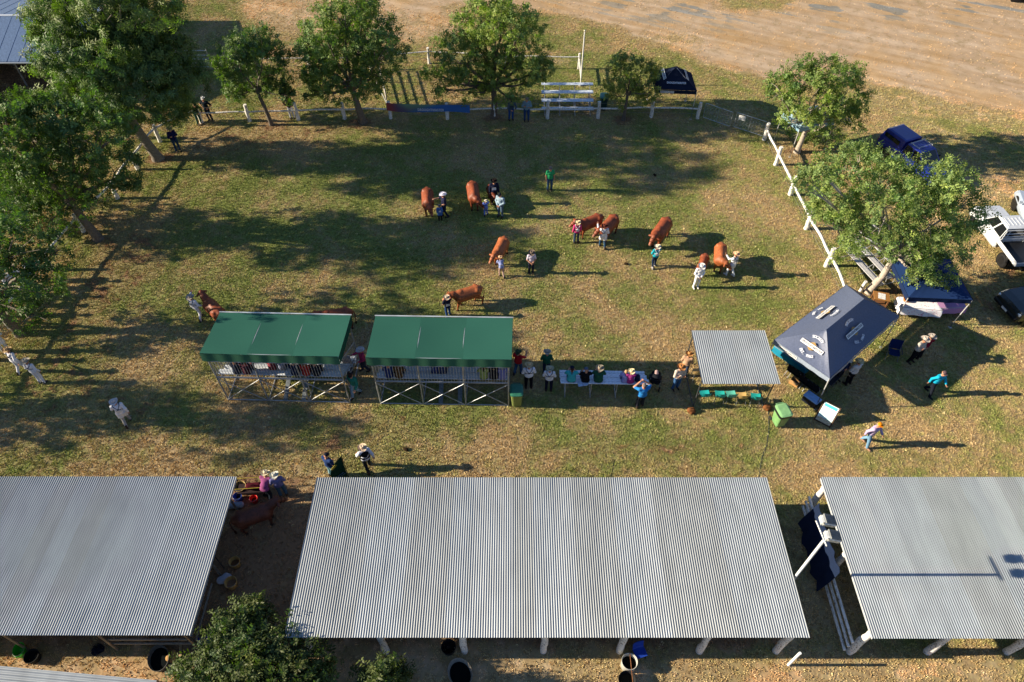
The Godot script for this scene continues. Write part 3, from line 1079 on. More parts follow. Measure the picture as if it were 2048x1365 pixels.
func build_trees() -> void:
	var dk := Color(0.108, 0.171, 0.054)
	var md := Color(0.144, 0.211, 0.071)
	var lt := Color(0.196, 0.269, 0.073)
	tree("tallest tree, top left, in front of the blue-grey shed roof", spot(316, 318), 3.6, Vector3(-0.9, 0, -0.3), 0.30, [[160, 30, 78], [240, 10, 95], [132, 110, 55], [195, 130, 90], [295, 80, 70], [355, 165, 58], [275, 170, 80], [160, 195, 55], [215, 235, 48], [345, 215, 40], [255, 245, 32], [128, 50, 44], [320, 120, 60]], 1.5, 1, md, 1.0, "8d8578", 1)
	tree("broad dark tree at the left edge, trunk beside the ring fence", spot(196, 478), 2.6, Vector3(-0.5, 0, -0.2), 0.24, [[50, 258, 66], [135, 258, 66], [205, 290, 65], [75, 330, 80], [10, 300, 80], [160, 350, 75], [237, 352, 40], [60, 405, 62], [118, 425, 50], [0, 390, 70], [150, 400, 40], [10, 245, 45]], 1.5, 0, dk, 0.72, "7d7468", 2)
	tree("dark low-hanging tree at the left edge over people at the fence", spot(40, 668), 2.2, Vector3(-0.3, 0, -0.2), 0.22, [[25, 480, 58], [88, 515, 42], [30, 565, 60], [105, 575, 36], [15, 630, 48], [72, 632, 36], [-50, 540, 90], [-40, 450, 70], [118, 500, 24], [-60, 640, 70]], 1.5, 0, dk, 0.62, "7d7468", 3)
	tree("small dark round tree, first from the left in the back row", spot(543, 250), 2.5, Vector3(-0.35, 0, -0.1), 0.13, [[505, 103, 42], [468, 125, 38], [542, 130, 42], [560, 165, 26], [482, 160, 34], [460, 188, 16], [525, 92, 26], [442, 140, 20], [475, 183, 14], [535, 175, 22], [575, 190, 12]], 1.2, 0, dk, 1.0, "6f675c", 4)
	tree("full round tree behind the fence post left of the coloured banner", spot(726, 245), 2.5, Vector3(-0.3, 0, 0), 0.22, [[690, 28, 48], [648, 68, 48], [730, 68, 55], [772, 95, 38], [690, 112, 64], [630, 128, 42], [762, 140, 40], [638, 165, 30], [700, 160, 48], [745, 182, 24], [612, 95, 24], [722, 12, 32], [625, 190, 14], [668, 185, 18]], 1.6, 0, Color(0.153, 0.226, 0.068), 1.0, "7a7064", 5)
	tree("broad light green tree right of the coloured banner, with a dark side clump", spot(988, 234), 2.2, Vector3(0, 0, 0), 0.22, [[985, 40, 48], [940, 68, 48], [1035, 68, 46], [985, 100, 60], [1058, 120, 44], [1072, 165, 28], [922, 120, 44], [1000, 150, 44], [884, 105, 24], [868, 150, 22], [900, 165, 26], [882, 182, 16], [948, 185, 24], [1022, 200, 20], [962, 28, 30], [1010, 30, 26], [1085, 140, 18], [930, 160, 28]], 1.7, 0, lt, 0.85, "75695a", 6)
	tree("small yellow-green tree between the green bin and the back marquee", spot(1247, 240), 1.9, Vector3(0.05, 0, 0), 0.11, [[1250, 130, 24], [1285, 142, 26], [1240, 160, 30], [1292, 166, 25], [1262, 188, 28], [1230, 192, 18], [1302, 186, 14], [1232, 125, 14]], 0.8, 0, Color(0.202, 0.251, 0.068), 0.9, "6f675c", 7)
	tree("round bright green tree outside the back right corner of the ring", spot(1594, 305), 1.6, Vector3(0.15, 0, -0.2), 0.17, [[1600, 152, 30], [1650, 152, 38], [1692, 152, 28], [1560, 182, 30], [1622, 195, 52], [1690, 196, 38], [1708, 210, 22], [1592, 240, 28], [1652, 250, 36], [1700, 236, 24], [1602, 272, 20], [1645, 272, 20], [1540, 175, 14]], 1.3, 0, lt, 0.85, "b3a898", 8)
	tree("big airy pale green tree on the right over the navy marquee and grey benches", spot(1738, 585), 2.3, Vector3(0.55, 0, -0.3), 0.19, [[1700, 325, 42], [1640, 345, 34], [1760, 348, 44], [1845, 372, 50], [1898, 382, 42], [1682, 402, 54], [1770, 412, 68], [1868, 442, 54], [1938, 402, 28], [1640, 432, 22], [1722, 468, 46], [1820, 490, 44], [1898, 478, 34], [1850, 555, 28], [1822, 520, 28], [1700, 512, 24], [1880, 540, 30], [1845, 580, 22], [1905, 520, 22], [1790, 545, 24], [1610, 365, 16], [1945, 440, 16]], 1.7, 2, Color(0.215, 0.300, 0.095), 1.15, "c0b4a6", 9)
	tree("glossy bushy tree seen from above at the bottom, beside the middle shed corner", Vector3(-8.9, 0, -7.35), 1.3, Vector3(0.2, 0, -0.1), 0.10, [[500, 1262, 46, 0, 1.6], [470, 1312, 54, 0, 1.9], [560, 1300, 38, 0, 1.9], [420, 1342, 44, 0, 1.7], [605, 1338, 42, 0, 1.8], [530, 1350, 58, 0, 1.8], [640, 1354, 30, 0, 1.5], [508, 1222, 16, 0, 2.0], [458, 1262, 18, 0, 2.3], [480, 1380, 60, 0, 1.4], [590, 1390, 60, 0, 1.3], [372, 1352, 18, 0, 1.3]], 0.35, 2, Color(0.088, 0.120, 0.040), 1.9, "6f675c", 10)
	tree("low scrubby bush at the bottom edge left of the big black trough", spot(780, 1385), 0.3, Vector3(0, 0, 0), 0.04, [[765, 1352, 14], [790, 1358, 12], [745, 1362, 12]], 0.1, 2, Color(0.073, 0.104, 0.037), 3.0, "6f675c", 12)
	tree("tree beyond the left edge that shades the near corner of the ring", Vector3(-29.5, 0, -18.6), 2.6, Vector3(0.2, 0, 0), 0.22, [[-400, 720, 60], [-365, 760, 50], [-440, 675, 60], [-470, 630, 50], [-350, 700, 45], [-400, 790, 45], [-380, 650, 45]], 1.2, 0, dk, 0.8, "7d7468", 11)

# ------------------------------------------------------------------ marquees and signs
func letters(text: String, size: float) -> TextMesh:
	var key := "text%s%.3f" % [text, size]
	if cache.has(key): return cache[key]
	var f := SystemFont.new()
	f.font_names = PackedStringArray(["Droid Sans"])
	f.font_weight = 700
	var t := TextMesh.new()
	t.font = f
	t.text = text
	t.font_size = 32
	t.pixel_size = size / 24.0
	t.depth = 0.004
	t.curve_step = 4.0
	cache[key] = t
	return t

func plane_basis(u: Vector3, up: Vector3) -> Basis:
	var z := u.cross(up).normalized()
	return Basis(u.normalized(), z.cross(u.normalized()), z)

func wordmark(parent: Node, at: Vector3, u: Vector3, up: Vector3, width: float, block: bool, arcs: bool) -> void:
	var b := plane_basis(u, up)
	var hgt := width / 6.2
	if block:
		var g := G.new()
		g.box(Vector3.ZERO, Vector3(width, hgt, 0.006))
		part("name_panel", g.mesh(), mat("eeeeea", "paint"), parent, Transform3D(b, at))
	var t := letters("DROUGHTMASTER", 0.2)
	var s := width * 0.93 / t.get_aabb().size.x
	part("lettering", t, mat("1c2b4a" if block else "dfe4ee", "paint"), parent, Transform3D(b.scaled_local(Vector3(s, s * 1.25, 1)), at + b.z * 0.006))
	if not arcs: return
	var gold := mat("a5854a", "paint")
	for sg in [1.0, -1.0]:
		var k := G.new()
		k.loft([[Vector3(-0.16, 0, 0), Vector3(0.16, 0, 0), Vector3(0.16, 0, 0.004), Vector3(-0.16, 0, 0.004)], [Vector3(-0.02, 0.10 * sg, 0), Vector3(0.02, 0.10 * sg, 0), Vector3(0.02, 0.10 * sg, 0.004), Vector3(-0.02, 0.10 * sg, 0.004)]])
		part("emblem", k.mesh(), gold, parent, Transform3D(b, at + b.y * sg * (hgt * 0.5 + 0.02)))
	for w in [["SOCIETY", 1.0], ["EST. 1962", -1.0]]:
		var txt: String = w[0]
		var sg: float = w[1]
		var r := width * 0.42
		for q in txt.length():
			if txt[q] == " ": continue
			var a := (q - (txt.length() - 1) * 0.5) * 0.17
			var lb := b.rotated(b.z, -a * sg)
			part("lettering", letters(txt[q], 0.13), mat("e4e8f0", "paint"), parent, Transform3D(lb, at + b.x * sin(a) * r + b.y * sg * (cos(a) * r) + b.z * 0.006))

func marquee(label: String, corners: Array, eave: float, ridge_len: float, rise: float, fabric: Material, valance_m: Material, legs: Array, marks: Array) -> Node3D:
	var ctr: Vector3 = (corners[0] + corners[1] + corners[2] + corners[3]) / 4.0
	ctr.y = 0
	var m := thing("marquee", label, "marquee", ctr)
	var c := []
	for p in corners: c.append(Vector3(p.x - ctr.x, eave, p.z - ctr.z))
	var long: Vector3 = ((c[2] - c[1]) + (c[3] - c[0])).normalized()     # along sides 1-2 and 3-0
	var apex := [Vector3(0, eave + rise, 0) - long * ridge_len * 0.5, Vector3(0, eave + rise, 0) + long * ridge_len * 0.5]
	var panels := [[c[0], c[1], apex[0], apex[0]], [c[1], c[2], apex[1], apex[0]], [c[2], c[3], apex[1], apex[1]], [c[3], c[0], apex[0], apex[1]]]
	var rg := RandomNumberGenerator.new(); rg.seed = int(ctr.x * 100)
	for pi in 4:
		var p: Array = panels[pi]
		var rows := []
		var nn: Vector3 = (p[1] - p[0]).cross(p[2] - p[0]).normalized()
		if nn.y < 0: nn = -nn
		var wr := rg.randf_range(0, 6)
		for q in 17:
			var t := q / 16.0
			var row := []
			for j in 25:
				var u := j / 24.0
				var pt: Vector3 = (p[0] as Vector3).lerp(p[1], u).lerp((p[3] as Vector3).lerp(p[2], u), t)
				# cloth hangs a little between the frame and pulls into creases at the corners
				var edge := sin(u * PI) * sin(t * PI)
				var cr := (1.0 - t) * pow(absf(u - 0.5) * 2.0, 2.0) * (1.0 - pow(absf(u - 0.5) * 2.0, 12.0))
				row.append(pt - nn * (0.10 * edge) + nn * (0.012 * sin(u * 46.0 + wr + t * 9.0 * (u - 0.5)) * cr + 0.006 * sin(u * 17.0 + t * 31.0 + wr) * edge))
			rows.append(row)
		var g := G.new()
		cloth(g, rows, 0.004)
		part("canopy_panel", g.mesh(), fabric, m)
		var a: Vector3 = p[0]
		var b: Vector3 = p[1]
		var out := Vector3(nn.x, 0, nn.z).normalized()
		var vr := []
		for q in 2:
			var row := []
			for j in 25: row.append(a.lerp(b, j / 24.0) + Vector3.DOWN * (0.26 * q) + out * (0.015 + 0.012 * q * sin(j * 1.3 + wr)))
			vr.append(row)
		var vg := G.new()
		cloth(vg, vr, 0.004)
		part("valance", vg.mesh(), valance_m, m)
		rod("eave_bar", m, a + Vector3.DOWN * 0.05 - out * 0.04, b + Vector3.DOWN * 0.05 - out * 0.04, 0.016, mat("c3c7ca", "metal"))
		rod("hip_bar", m, a - nn * 0.03, (p[3] as Vector3) - nn * 0.05, 0.014, mat("c3c7ca", "metal"))
	var st := mat("d3d6d8", "metal")
	for q in 4:
		var foot: Vector3 = c[q]
		if legs.size() > q and legs[q] != null: foot = legs[q] - ctr
		foot.y = 0.0
		var top: Vector3 = c[q] + Vector3.DOWN * 0.05
		rod("leg", m, top, top.lerp(foot, 0.52), 0.026, mat("e6e8e8", "metal"), 8)
		rod("leg", m, top.lerp(foot, 0.5), foot, 0.019, mat("777c80", "metal"), 8)
		var fg := G.new(); fg.box(foot + Vector3(0, 0.006, 0), Vector3(0.14, 0.012, 0.14))
		part("foot_plate", fg.mesh(), st, m)
	for mk in marks:      # [panel, share along eave, share up slope, width, block, arcs]
		var p: Array = panels[mk[0]]
		var a: Vector3 = (p[0] as Vector3).lerp(p[1], mk[1])
		var b: Vector3 = (p[3] as Vector3).lerp(p[2], 0.5)
		var e0: Vector3 = (p[0] as Vector3).lerp(p[1], 0.5)
		var at: Vector3 = a + (b - e0) * mk[2]
		var nn: Vector3 = (p[1] - p[0]).cross(b - e0).normalized()
		var u: Vector3 = (p[1] - p[0]).normalized()
		if nn.y < 0: nn = -nn; u = -u
		var up: Vector3 = nn.cross(u)
		if up.y < 0: up = -up; u = -u
		wordmark(m, at + nn * (0.02 if mk[4] else 0.015), u, up, mk[3], mk[4], mk[5])
	return m

func build_marquees() -> void:
	var navy := mat("566079", "tent")
	var dark := mat("1b2438", "cloth")
	var c := [spot(1549, 680, 2.15), spot(1660, 757, 2.15), spot(1799, 632, 2.15), spot(1693, 570, 2.15)]
	var m := marquee("largest navy peaked marquee, double length, with white name panels", c, 2.15, 3.0, 1.0, navy, mat("8f9cae", "tent"), [null, spot(1630, 818), spot(1762, 695), null],
		[[0, 0.5, 0.42, 1.12, true, true], [1, 0.48, 0.5, 1.25, true, true], [3, 0.5, 0.42, 1.25, true, true]])
	# white strip of print on the valance of the short side
	var a: Vector3 = c[0] - m.position
	var b: Vector3 = c[1] - m.position
	a.y = 2.02; b.y = 2.02
	var out := Vector3(-(b - a).z, 0, (b - a).x).normalized()
	if out.dot(Vector3(-1, 0, 1)) < 0: out = -out
	wordmark(m, a.lerp(b, 0.27) + out * 0.05, (b - a).normalized(), Vector3.UP, 1.0, true, false)
	c = [spot(1312, 178, 2.15), spot(1394, 181, 2.15), spot(1383, 145, 2.15), Vector3.ZERO]
	c[3] = c[0] + c[2] - c[1]
	m = marquee("small navy peaked marquee behind the back fence at the top", c, 2.12, 0.02, 1.05, dark, dark, [], [[0, 0.5, 0.3, 1.35, false, false], [1, 0.5, 0.45, 1.3, true, false], [3, 0.5, 0.45, 1.3, true, false]])
	a = c[0] - m.position; b = c[1] - m.position
	a.y = 2.0; b.y = 2.0
	wordmark(m, a.lerp(b, 0.28) + Vector3(0, 0, 0.06), (b - a).normalized(), Vector3.UP, 0.9, true, false)
	c = [spot(1818, 595, 2.05), spot(1946, 600, 2.05), spot(1895, 510, 2.05), spot(1782, 516, 2.05)]
	marquee("plain dark blue marquee under the pale tree, over the cloth-covered tables", c, 2.05, 0.02, 0.8, mat("1e3560", "cloth"), mat("1a2a4c", "cloth"), [null, spot(1900, 655), null, null], [])
	c = [spot(1566, 226, 2.1), spot(1592, 250, 2.1), Vector3.ZERO, Vector3.ZERO]
	var d: Vector3 = c[1] - c[0]
	var sd := Vector3(-d.z, 0, d.x).normalized() * 2.6
	if sd.x < 0: sd = -sd
	c = [c[0], spot(1566, 226, 2.1) + d * 1.3, spot(1566, 226, 2.1) + d * 1.3 + sd, c[0] + sd]
	marquee("pale blue marquee mostly hidden behind the round bright green tree", c, 2.1, 0.02, 0.7, mat("9db8c8", "cloth"), mat("86a9bd", "cloth"), [], [])

# ------------------------------------------------------------------ grandstands and benches
func grandstand(label: String, left: Vector3, right: Vector3) -> Node3D:
	var w := left.distance_to(right)
	var s := thing("grandstand", label, "grandstand", left, -atan2(right.z - left.z, right.x - left.x))
	var st := mat("a9adb0", "metal")
	var alu := mat("cdd4db", "paint")
	var dep := -2.5
	for q in 4:
		var x := w * q / 3.0
		rod("post", s, Vector3(x, 0, 0), Vector3(x, 3.5, 0), 0.038, st, 8)
		rod("post", s, Vector3(x, 0, -0.42), Vector3(x, 1.74, -0.42), 0.03, st, 8)
		rod("post", s, Vector3(x, 0, dep), Vector3(x, 3.2, dep), 0.034, st, 8)
		rod("base_rail", s, Vector3(x, 0.04, 0), Vector3(x, 0.04, dep), 0.026, st, 8)
		rod("stringer", s, Vector3(x, 1.5, -0.1), Vector3(x, 0.1, dep - 0.1), 0.03, st, 8)
		rod("roof_bar", s, Vector3(x, 3.49, 0.08), Vector3(x, 3.2, dep - 0.05), 0.024, st, 8)
		rod("strut", s, Vector3(x, 0.05, -0.9), Vector3(x, 1.6, -0.05), 0.02, st, 8)
		if q < 3:
			var x2 := w * (q + 1) / 3.0
			rod("brace", s, Vector3(x, 0.08, 0.03), Vector3(x2, 1.68, 0.03), 0.02, mat("c4c7c8", "metal"))
			rod("brace", s, Vector3(x, 1.68, 0.045), Vector3(x2, 0.08, 0.045), 0.018, st)
	for e in [[0.04, 0.0, 0.03], [1.74, 0.0, 0.03], [2.9, 0.0, 0.03], [1.83, 0.02, 0.014], [0.04, dep, 0.026], [3.5, 0.05, 0.026], [3.2, dep, 0.026], [0.4, dep + 0.02, 0.024]]:
		rod("rail", s, Vector3(0, e[0], e[1]), Vector3(w, e[0], e[1]), e[2], st, 8)
	var n := int(w / 0.125)
	for q in range(1, n):
		rod("rail_bar", s, Vector3(w * q / n, 1.74, 0.0), Vector3(w * q / n, 2.9, 0.0), 0.010, mat("c9cdd0", "metal"), 5)
	for x in [0.0, w]:         # side guards stepping down with the seats
		rod("rail", s, Vector3(x, 2.9, 0), Vector3(x, 1.45, dep), 0.026, st, 8)
		rod("rail", s, Vector3(x, 1.95, 0), Vector3(x, 0.5, dep), 0.02, st, 8)
		for q in 14:
			var t := (q + 1) / 15.0
			rod("rail_bar", s, Vector3(x, lerpf(1.95, 0.5, t), dep * t), Vector3(x, lerpf(2.9, 1.45, t), dep * t), 0.009, mat("c9cdd0", "metal"), 5)
	var plank := G.new(); plank.box(Vector3.ZERO, Vector3(w - 0.06, 0.045, 0.13), 0.008)
	var pm := plank.mesh()
	for k in 5:
		var y := 1.78 - 0.33 * k
		var z := -0.22 - 0.5 * k
		for j in 2:
			part("seat_plank", pm, alu, s, mv(Vector3(w / 2, y, z - 0.145 * j)))
			if k < 4: part("foot_plank", pm, alu, s, mv(Vector3(w / 2, y - 0.40, z - 0.40 - 0.145 * j)))
	for t in [0.47, 0.62]:
		var pl := G.new(); pl.bar(Vector3(w * t, 0.06, 0.02), Vector3(w * t - 0.1, 0.5, dep + 0.2), 0.2, 0.03)
		part("skid_board", pl.mesh(), mat("8f979c", "metal"), s)
	# shade cloth roof in three widths, with a scalloped valance at the back
	var shade := [mat("2e5f51", "cloth"), mat("2b5a4d", "cloth"), mat("306254", "cloth")]
	for q in 3:
		var x0 := -0.15 + (w + 0.3) * q / 3.0
		var x1 := -0.15 + (w + 0.3) * (q + 1) / 3.0
		var rows := []
		for r in 9:
			var row := []
			for j in 9:
				var t := r / 8.0
				var u := j / 8.0
				row.append(Vector3(lerpf(x0, x1, u), lerpf(3.54, 3.245, t) - 0.05 * sin(t * PI) * (0.4 + 0.6 * sin(u * PI)) + 0.02 * cos((q + u) * 2.1), lerpf(0.1, dep - 0.05, t)))
			rows.append(row)
		var g := G.new()
		cloth(g, rows, 0.006)
		part("shade_cloth", g.mesh(), shade[q], s)
	var val := []
	for r in 3:
		var row := []
		for j in 61:
			var x := -0.15 + (w + 0.3) * j / 60.0
			row.append(Vector3(x, 3.54 - [0.0, 0.25, 0.42 + 0.05 * absf(sin(j * 0.62))][r], 0.11 + 0.02 * r + 0.01 * sin(j * 0.8)))
		val.append(row)
	var vg := G.new()
	cloth(vg, val, 0.006)
	part("valance", vg.mesh(), mat("3a664f", "cloth"), s)
	for x in [-0.15, w + 0.15]:
		var rows := []
		for r in 2:
			var row := []
			for j in 9: row.append(Vector3(x, lerpf(3.54, 3.245, j / 8.0) - 0.45 * r, lerpf(0.1, dep - 0.05, j / 8.0)))
			rows.append(row)
		var g := G.new()
		cloth(g, rows, 0.006)
		part("side_skirt", g.mesh(), mat("244f3f", "cloth"), s)
	rod("edge_bar", s, Vector3(-0.18, 3.26, dep - 0.09), Vector3(w + 0.18, 3.26, dep - 0.09), 0.035, mat("dfe3e2", "metal"), 8)
	return s

func tiered_bench(label: String, at: Vector3, turn: float, w: float, tiers: int, rise: float, run: float, top: float, legs: int, hex: String) -> Node3D:    # local: highest tier at z = 0, steps down to -z
	var s := thing("tiered_bench", label, "bench", at, turn, "aluminium tiered benches")
	var alu := mat(hex, "paint")
	var leg := mat("c6c8ca", "metal")
	var pl := G.new(); pl.box(Vector3.ZERO, Vector3(w, 0.045, 0.135), 0.008)
	var pm := pl.mesh()
	for k in tiers:
		for j in 2: part("plank", pm, alu, s, mv(Vector3(w / 2, top - rise * k, -run * k - 0.15 * j)))
		if k < tiers - 1: part("plank", pm, alu, s, mv(Vector3(w / 2, top - rise * k - 0.36, -run * k - 0.36)))
	for q in legs:
		var x := w * (0.06 + 0.88 * q / (legs - 1))
		for k in tiers:
			rod("leg", s, Vector3(x, 0, 0.03 - run * k), Vector3(x, top - rise * k - 0.03, -0.06 - run * k), 0.024, leg)
		rod("foot_bar", s, Vector3(x, 0.02, 0.1), Vector3(x, 0.02, -run * (tiers - 1) - 0.25), 0.022, leg)
		rod("stringer", s, Vector3(x, top - 0.06, 0), Vector3(x, top - rise * (tiers - 1) - 0.06, -run * (tiers - 1)), 0.02, leg)
	return s

func plastic_chair(label: String, at: Vector3, turn: float, hex: String, group: String) -> void:
	if not cache.has("chair_shell"):
		var rows := []
		var prof := [Vector2(0.20, 0.43), Vector2(0.21, 0.45), Vector2(0.05, 0.445), Vector2(-0.12, 0.44), Vector2(-0.19, 0.47), Vector2(-0.23, 0.60), Vector2(-0.26, 0.80)]
		for q in prof.size():
			var row := []
			for j in 7:
				var u := (j - 3) / 3.0
				var lift := 0.02 * u * u
				row.append(Vector3(u * (0.22 if q < 4 else 0.21), prof[q].y + lift, prof[q].x + (0.04 * u * u if q > 3 else 0.0)))
			rows.append(row)
		var g := G.new()
		cloth(g, rows, 0.012)
		cache["chair_shell"] = g.mesh()
	var c := thing("chair", label, "chair", at, turn, group)
	part("seat", cache["chair_shell"], mat(hex, "plastic"), c)
	for x in [-0.2, 0.2]:
		rod("leg", c, Vector3(x * 1.1, 0, 0.22), Vector3(x * 0.9, 0.43, 0.12), 0.012, mat("8b8e90", "metal"))
		rod("leg", c, Vector3(x * 1.1, 0, -0.24), Vector3(x * 0.9, 0.43, -0.10), 0.012, mat("8b8e90", "metal"))

func wheelie_bin(label: String, at: Vector3, turn: float, body: String, lid: String, liner: bool) -> void:
	var b := thing("wheelie_bin", label, "bin", at, turn, "")
	var g := G.new()
	var ring := func(y: float, w: float, d: float, zo: float) -> Array:
		var r := []
		for q in 16:
			var a := TAU * (q + 0.5) / 16
			var cx := signf(cos(a)) * pow(absf(cos(a)), 0.35)
			var cz := signf(sin(a)) * pow(absf(sin(a)), 0.35)
			r.append(Vector3(cx * w, y, cz * d + zo))
		return r
	g.loft([ring.call(0.04, 0.20, 0.24, 0.02), ring.call(0.10, 0.22, 0.26, 0.02), ring.call(0.93, 0.28, 0.34, 0.0), ring.call(0.94, 0.30, 0.36, 0.0), ring.call(1.0, 0.30, 0.36, 0.0)])
	part("body", g.mesh(), mat(body, "plastic"), b)
	var l := G.new()
	l.loft([ring.call(1.003, 0.305, 0.37, 0.02), ring.call(1.04, 0.30, 0.365, 0.02), ring.call(1.075, 0.22, 0.28, 0.02)])
	part("lid", l.mesh(), mat(lid, "plastic"), b)
	var h := G.new(); h.box(Vector3(0, 1.0, -0.40), Vector3(0.36, 0.03, 0.03), 0.006)
	for x in [-0.16, 0.16]: h.box(Vector3(x, 0.99, -0.37), Vector3(0.03, 0.03, 0.08))
	part("handle", h.mesh(), mat(lid, "plastic"), b)
	for x in [-0.24, 0.24]:
		var wg := G.new()
		wg.xf = Transform3D(Basis(Vector3.FORWARD, PI / 2), Vector3(x, 0.1, -0.26))
		wg.lathe([Vector2(0.0, -0.025), Vector2(0.09, -0.025), Vector2(0.1, -0.01), Vector2(0.1, 0.01), Vector2(0.09, 0.025), Vector2(0.0, 0.025)], 14)
		part("wheel", wg.mesh(), mat("202124", "rubber"), b)
	if liner:
		var n := G.new()
		n.loft([ring.call(0.80, 0.285, 0.345, 0.0), ring.call(0.88, 0.315, 0.375, 0.0), ring.call(0.96, 0.32, 0.38, 0.0), ring.call(0.998, 0.31, 0.37, 0.0)], false)
		part("liner", n.mesh(), mat("1d1f22", "plastic"), b)

func tub(called: String, label: String, cat: String, at: Vector3, r0: float, r1: float, h: float, hex: String, kind := "plastic", fill := "", handle := false, squash := 1.0, turn := 0.0) -> Node3D:
	var t := thing(called, label, cat, at, turn)
	var g := G.new()
	g.xf = Transform3D(Basis.from_scale(Vector3(squash, 1, 1)), Vector3.ZERO)
	g.lathe([Vector2(0.0, 0.0), Vector2(r0, 0.0), Vector2(r1, h), Vector2(r1 + 0.012, h + 0.005), Vector2(r1 + 0.008, h + 0.018), Vector2(r1 - 0.01, h + 0.012), Vector2(r0 - 0.012, 0.02), Vector2(0.0, 0.02)], 24)
	part("shell", g.mesh(), mat(hex, kind), t)
	if fill:
		var f := G.new()
		f.xf = g.xf
		var rf := lerpf(r0, r1, 0.45) - 0.01
		f.lathe([Vector2(rf, h * 0.44), Vector2(rf * 0.5, h * 0.5), Vector2(0.0, h * 0.47)], 16)
		part("contents", f.mesh(), mat(fill, "cloth"), t)
	if handle:
		var k := G.new()
		var pts := []
		var rad := []
		for q in 9:
			var a := PI * q / 8
			pts.append(Vector3(cos(a) * r1 * squash, h + sin(a) * r1 * 0.25, sin(a) * r1 * 0.95)); rad.append(0.006)
		k.pipe(pts, rad, 5)
		part("handle", k.mesh(), mat("9c9c9a", "metal"), t)
	return t

func table(label: String, at: Vector3, turn: float, w: float, d: float, h: float, top: String, kind := "wood") -> Node3D:
	var t := thing("table", label, "table", at, turn)
	var g := G.new(); g.box(Vector3(0, h - 0.02, 0), Vector3(w, 0.04, d), 0.006)
	part("tabletop", g.mesh(), mat(top, kind), t)
	for x in [-1, 1]:
		for z in [-1, 1]:
			rod("leg", t, Vector3(x * (w / 2 - 0.08), 0, z * (d / 2 - 0.07)), Vector3(x * (w / 2 - 0.08), h - 0.04, z * (d / 2 - 0.07)), 0.02, mat("73777a", "metal"))
	return t

func draped(called: String, label: String, at: Vector3, turn: float, w: float, d: float, h: float, drop: float, m: Material) -> void:    # a cloth over a table top
	var rows := []
	var us := [-1.0, -0.985, -0.95, -0.6, -0.2, 0.2, 0.6, 0.95, 0.985, 1.0]
	for q in 14:
		var row := []
		for j in 22:
			var u := -1.0 + 2.0 * j / 21.0
			var v := -1.0 + 2.0 * q / 13.0
			var x := u * (w / 2 + drop)
			var z := v * (d / 2 + drop)
			var ox := maxf(absf(x) - w / 2, 0.0)
			var oz := maxf(absf(z) - d / 2, 0.0)
			var fall := maxf(ox, oz)
			row.append(Vector3(signf(x) * (minf(absf(x), w / 2) + 0.012 + (0.06 + 0.04 * sin(v * 9.0)) * ox), h + 0.008 - fall * 0.97, signf(z) * (minf(absf(z), d / 2) + 0.012 + (0.06 + 0.05 * sin(u * 11.0)) * oz)))
		rows.append(row)
	var g := G.new()
	cloth(g, rows, 0.004)
	var o := part(called, g.mesh(), m, self, mv(at, turn))
	tag(o, label, "tablecloth")

# ------------------------------------------------------------------ vehicles; local +z is the front
func wheel(parent: Node, at: Vector3, r: float, rim_hex: String) -> void:
	if not cache.has("tyre"):
		var g := G.new()
		g.xf = Transform3D(Basis(Vector3.FORWARD, PI / 2), Vector3.ZERO)
		g.lathe([Vector2(0.6, -0.32), Vector2(0.9, -0.33), Vector2(1.0, -0.22), Vector2(1.0, 0.22), Vector2(0.9, 0.33), Vector2(0.6, 0.32)], 24)
		cache["tyre"] = g.mesh()
		var h := G.new()
		h.xf = g.xf
		h.lathe([Vector2(0.0, -0.26), Vector2(0.5, -0.24), Vector2(0.63, -0.31), Vector2(0.63, 0.31), Vector2(0.5, 0.24), Vector2(0.0, 0.26)], 20)
		for q in 6:
			h.xf = Transform3D(Basis(Vector3.RIGHT, TAU * q / 6.0), Vector3.ZERO)
			for sx in [-0.28, 0.28]: h.box(Vector3(sx, 0.33, 0), Vector3(0.06, 0.5, 0.16), 0.02)
		cache["rim"] = h.mesh()
	var k := part("wheel", cache["tyre"], mat("1b1b1d", "rubber"), parent, Transform3D(Basis.from_scale(Vector3(r, r, r)), at))
	part("rim", cache["rim"], mat(rim_hex, "metal"), k)

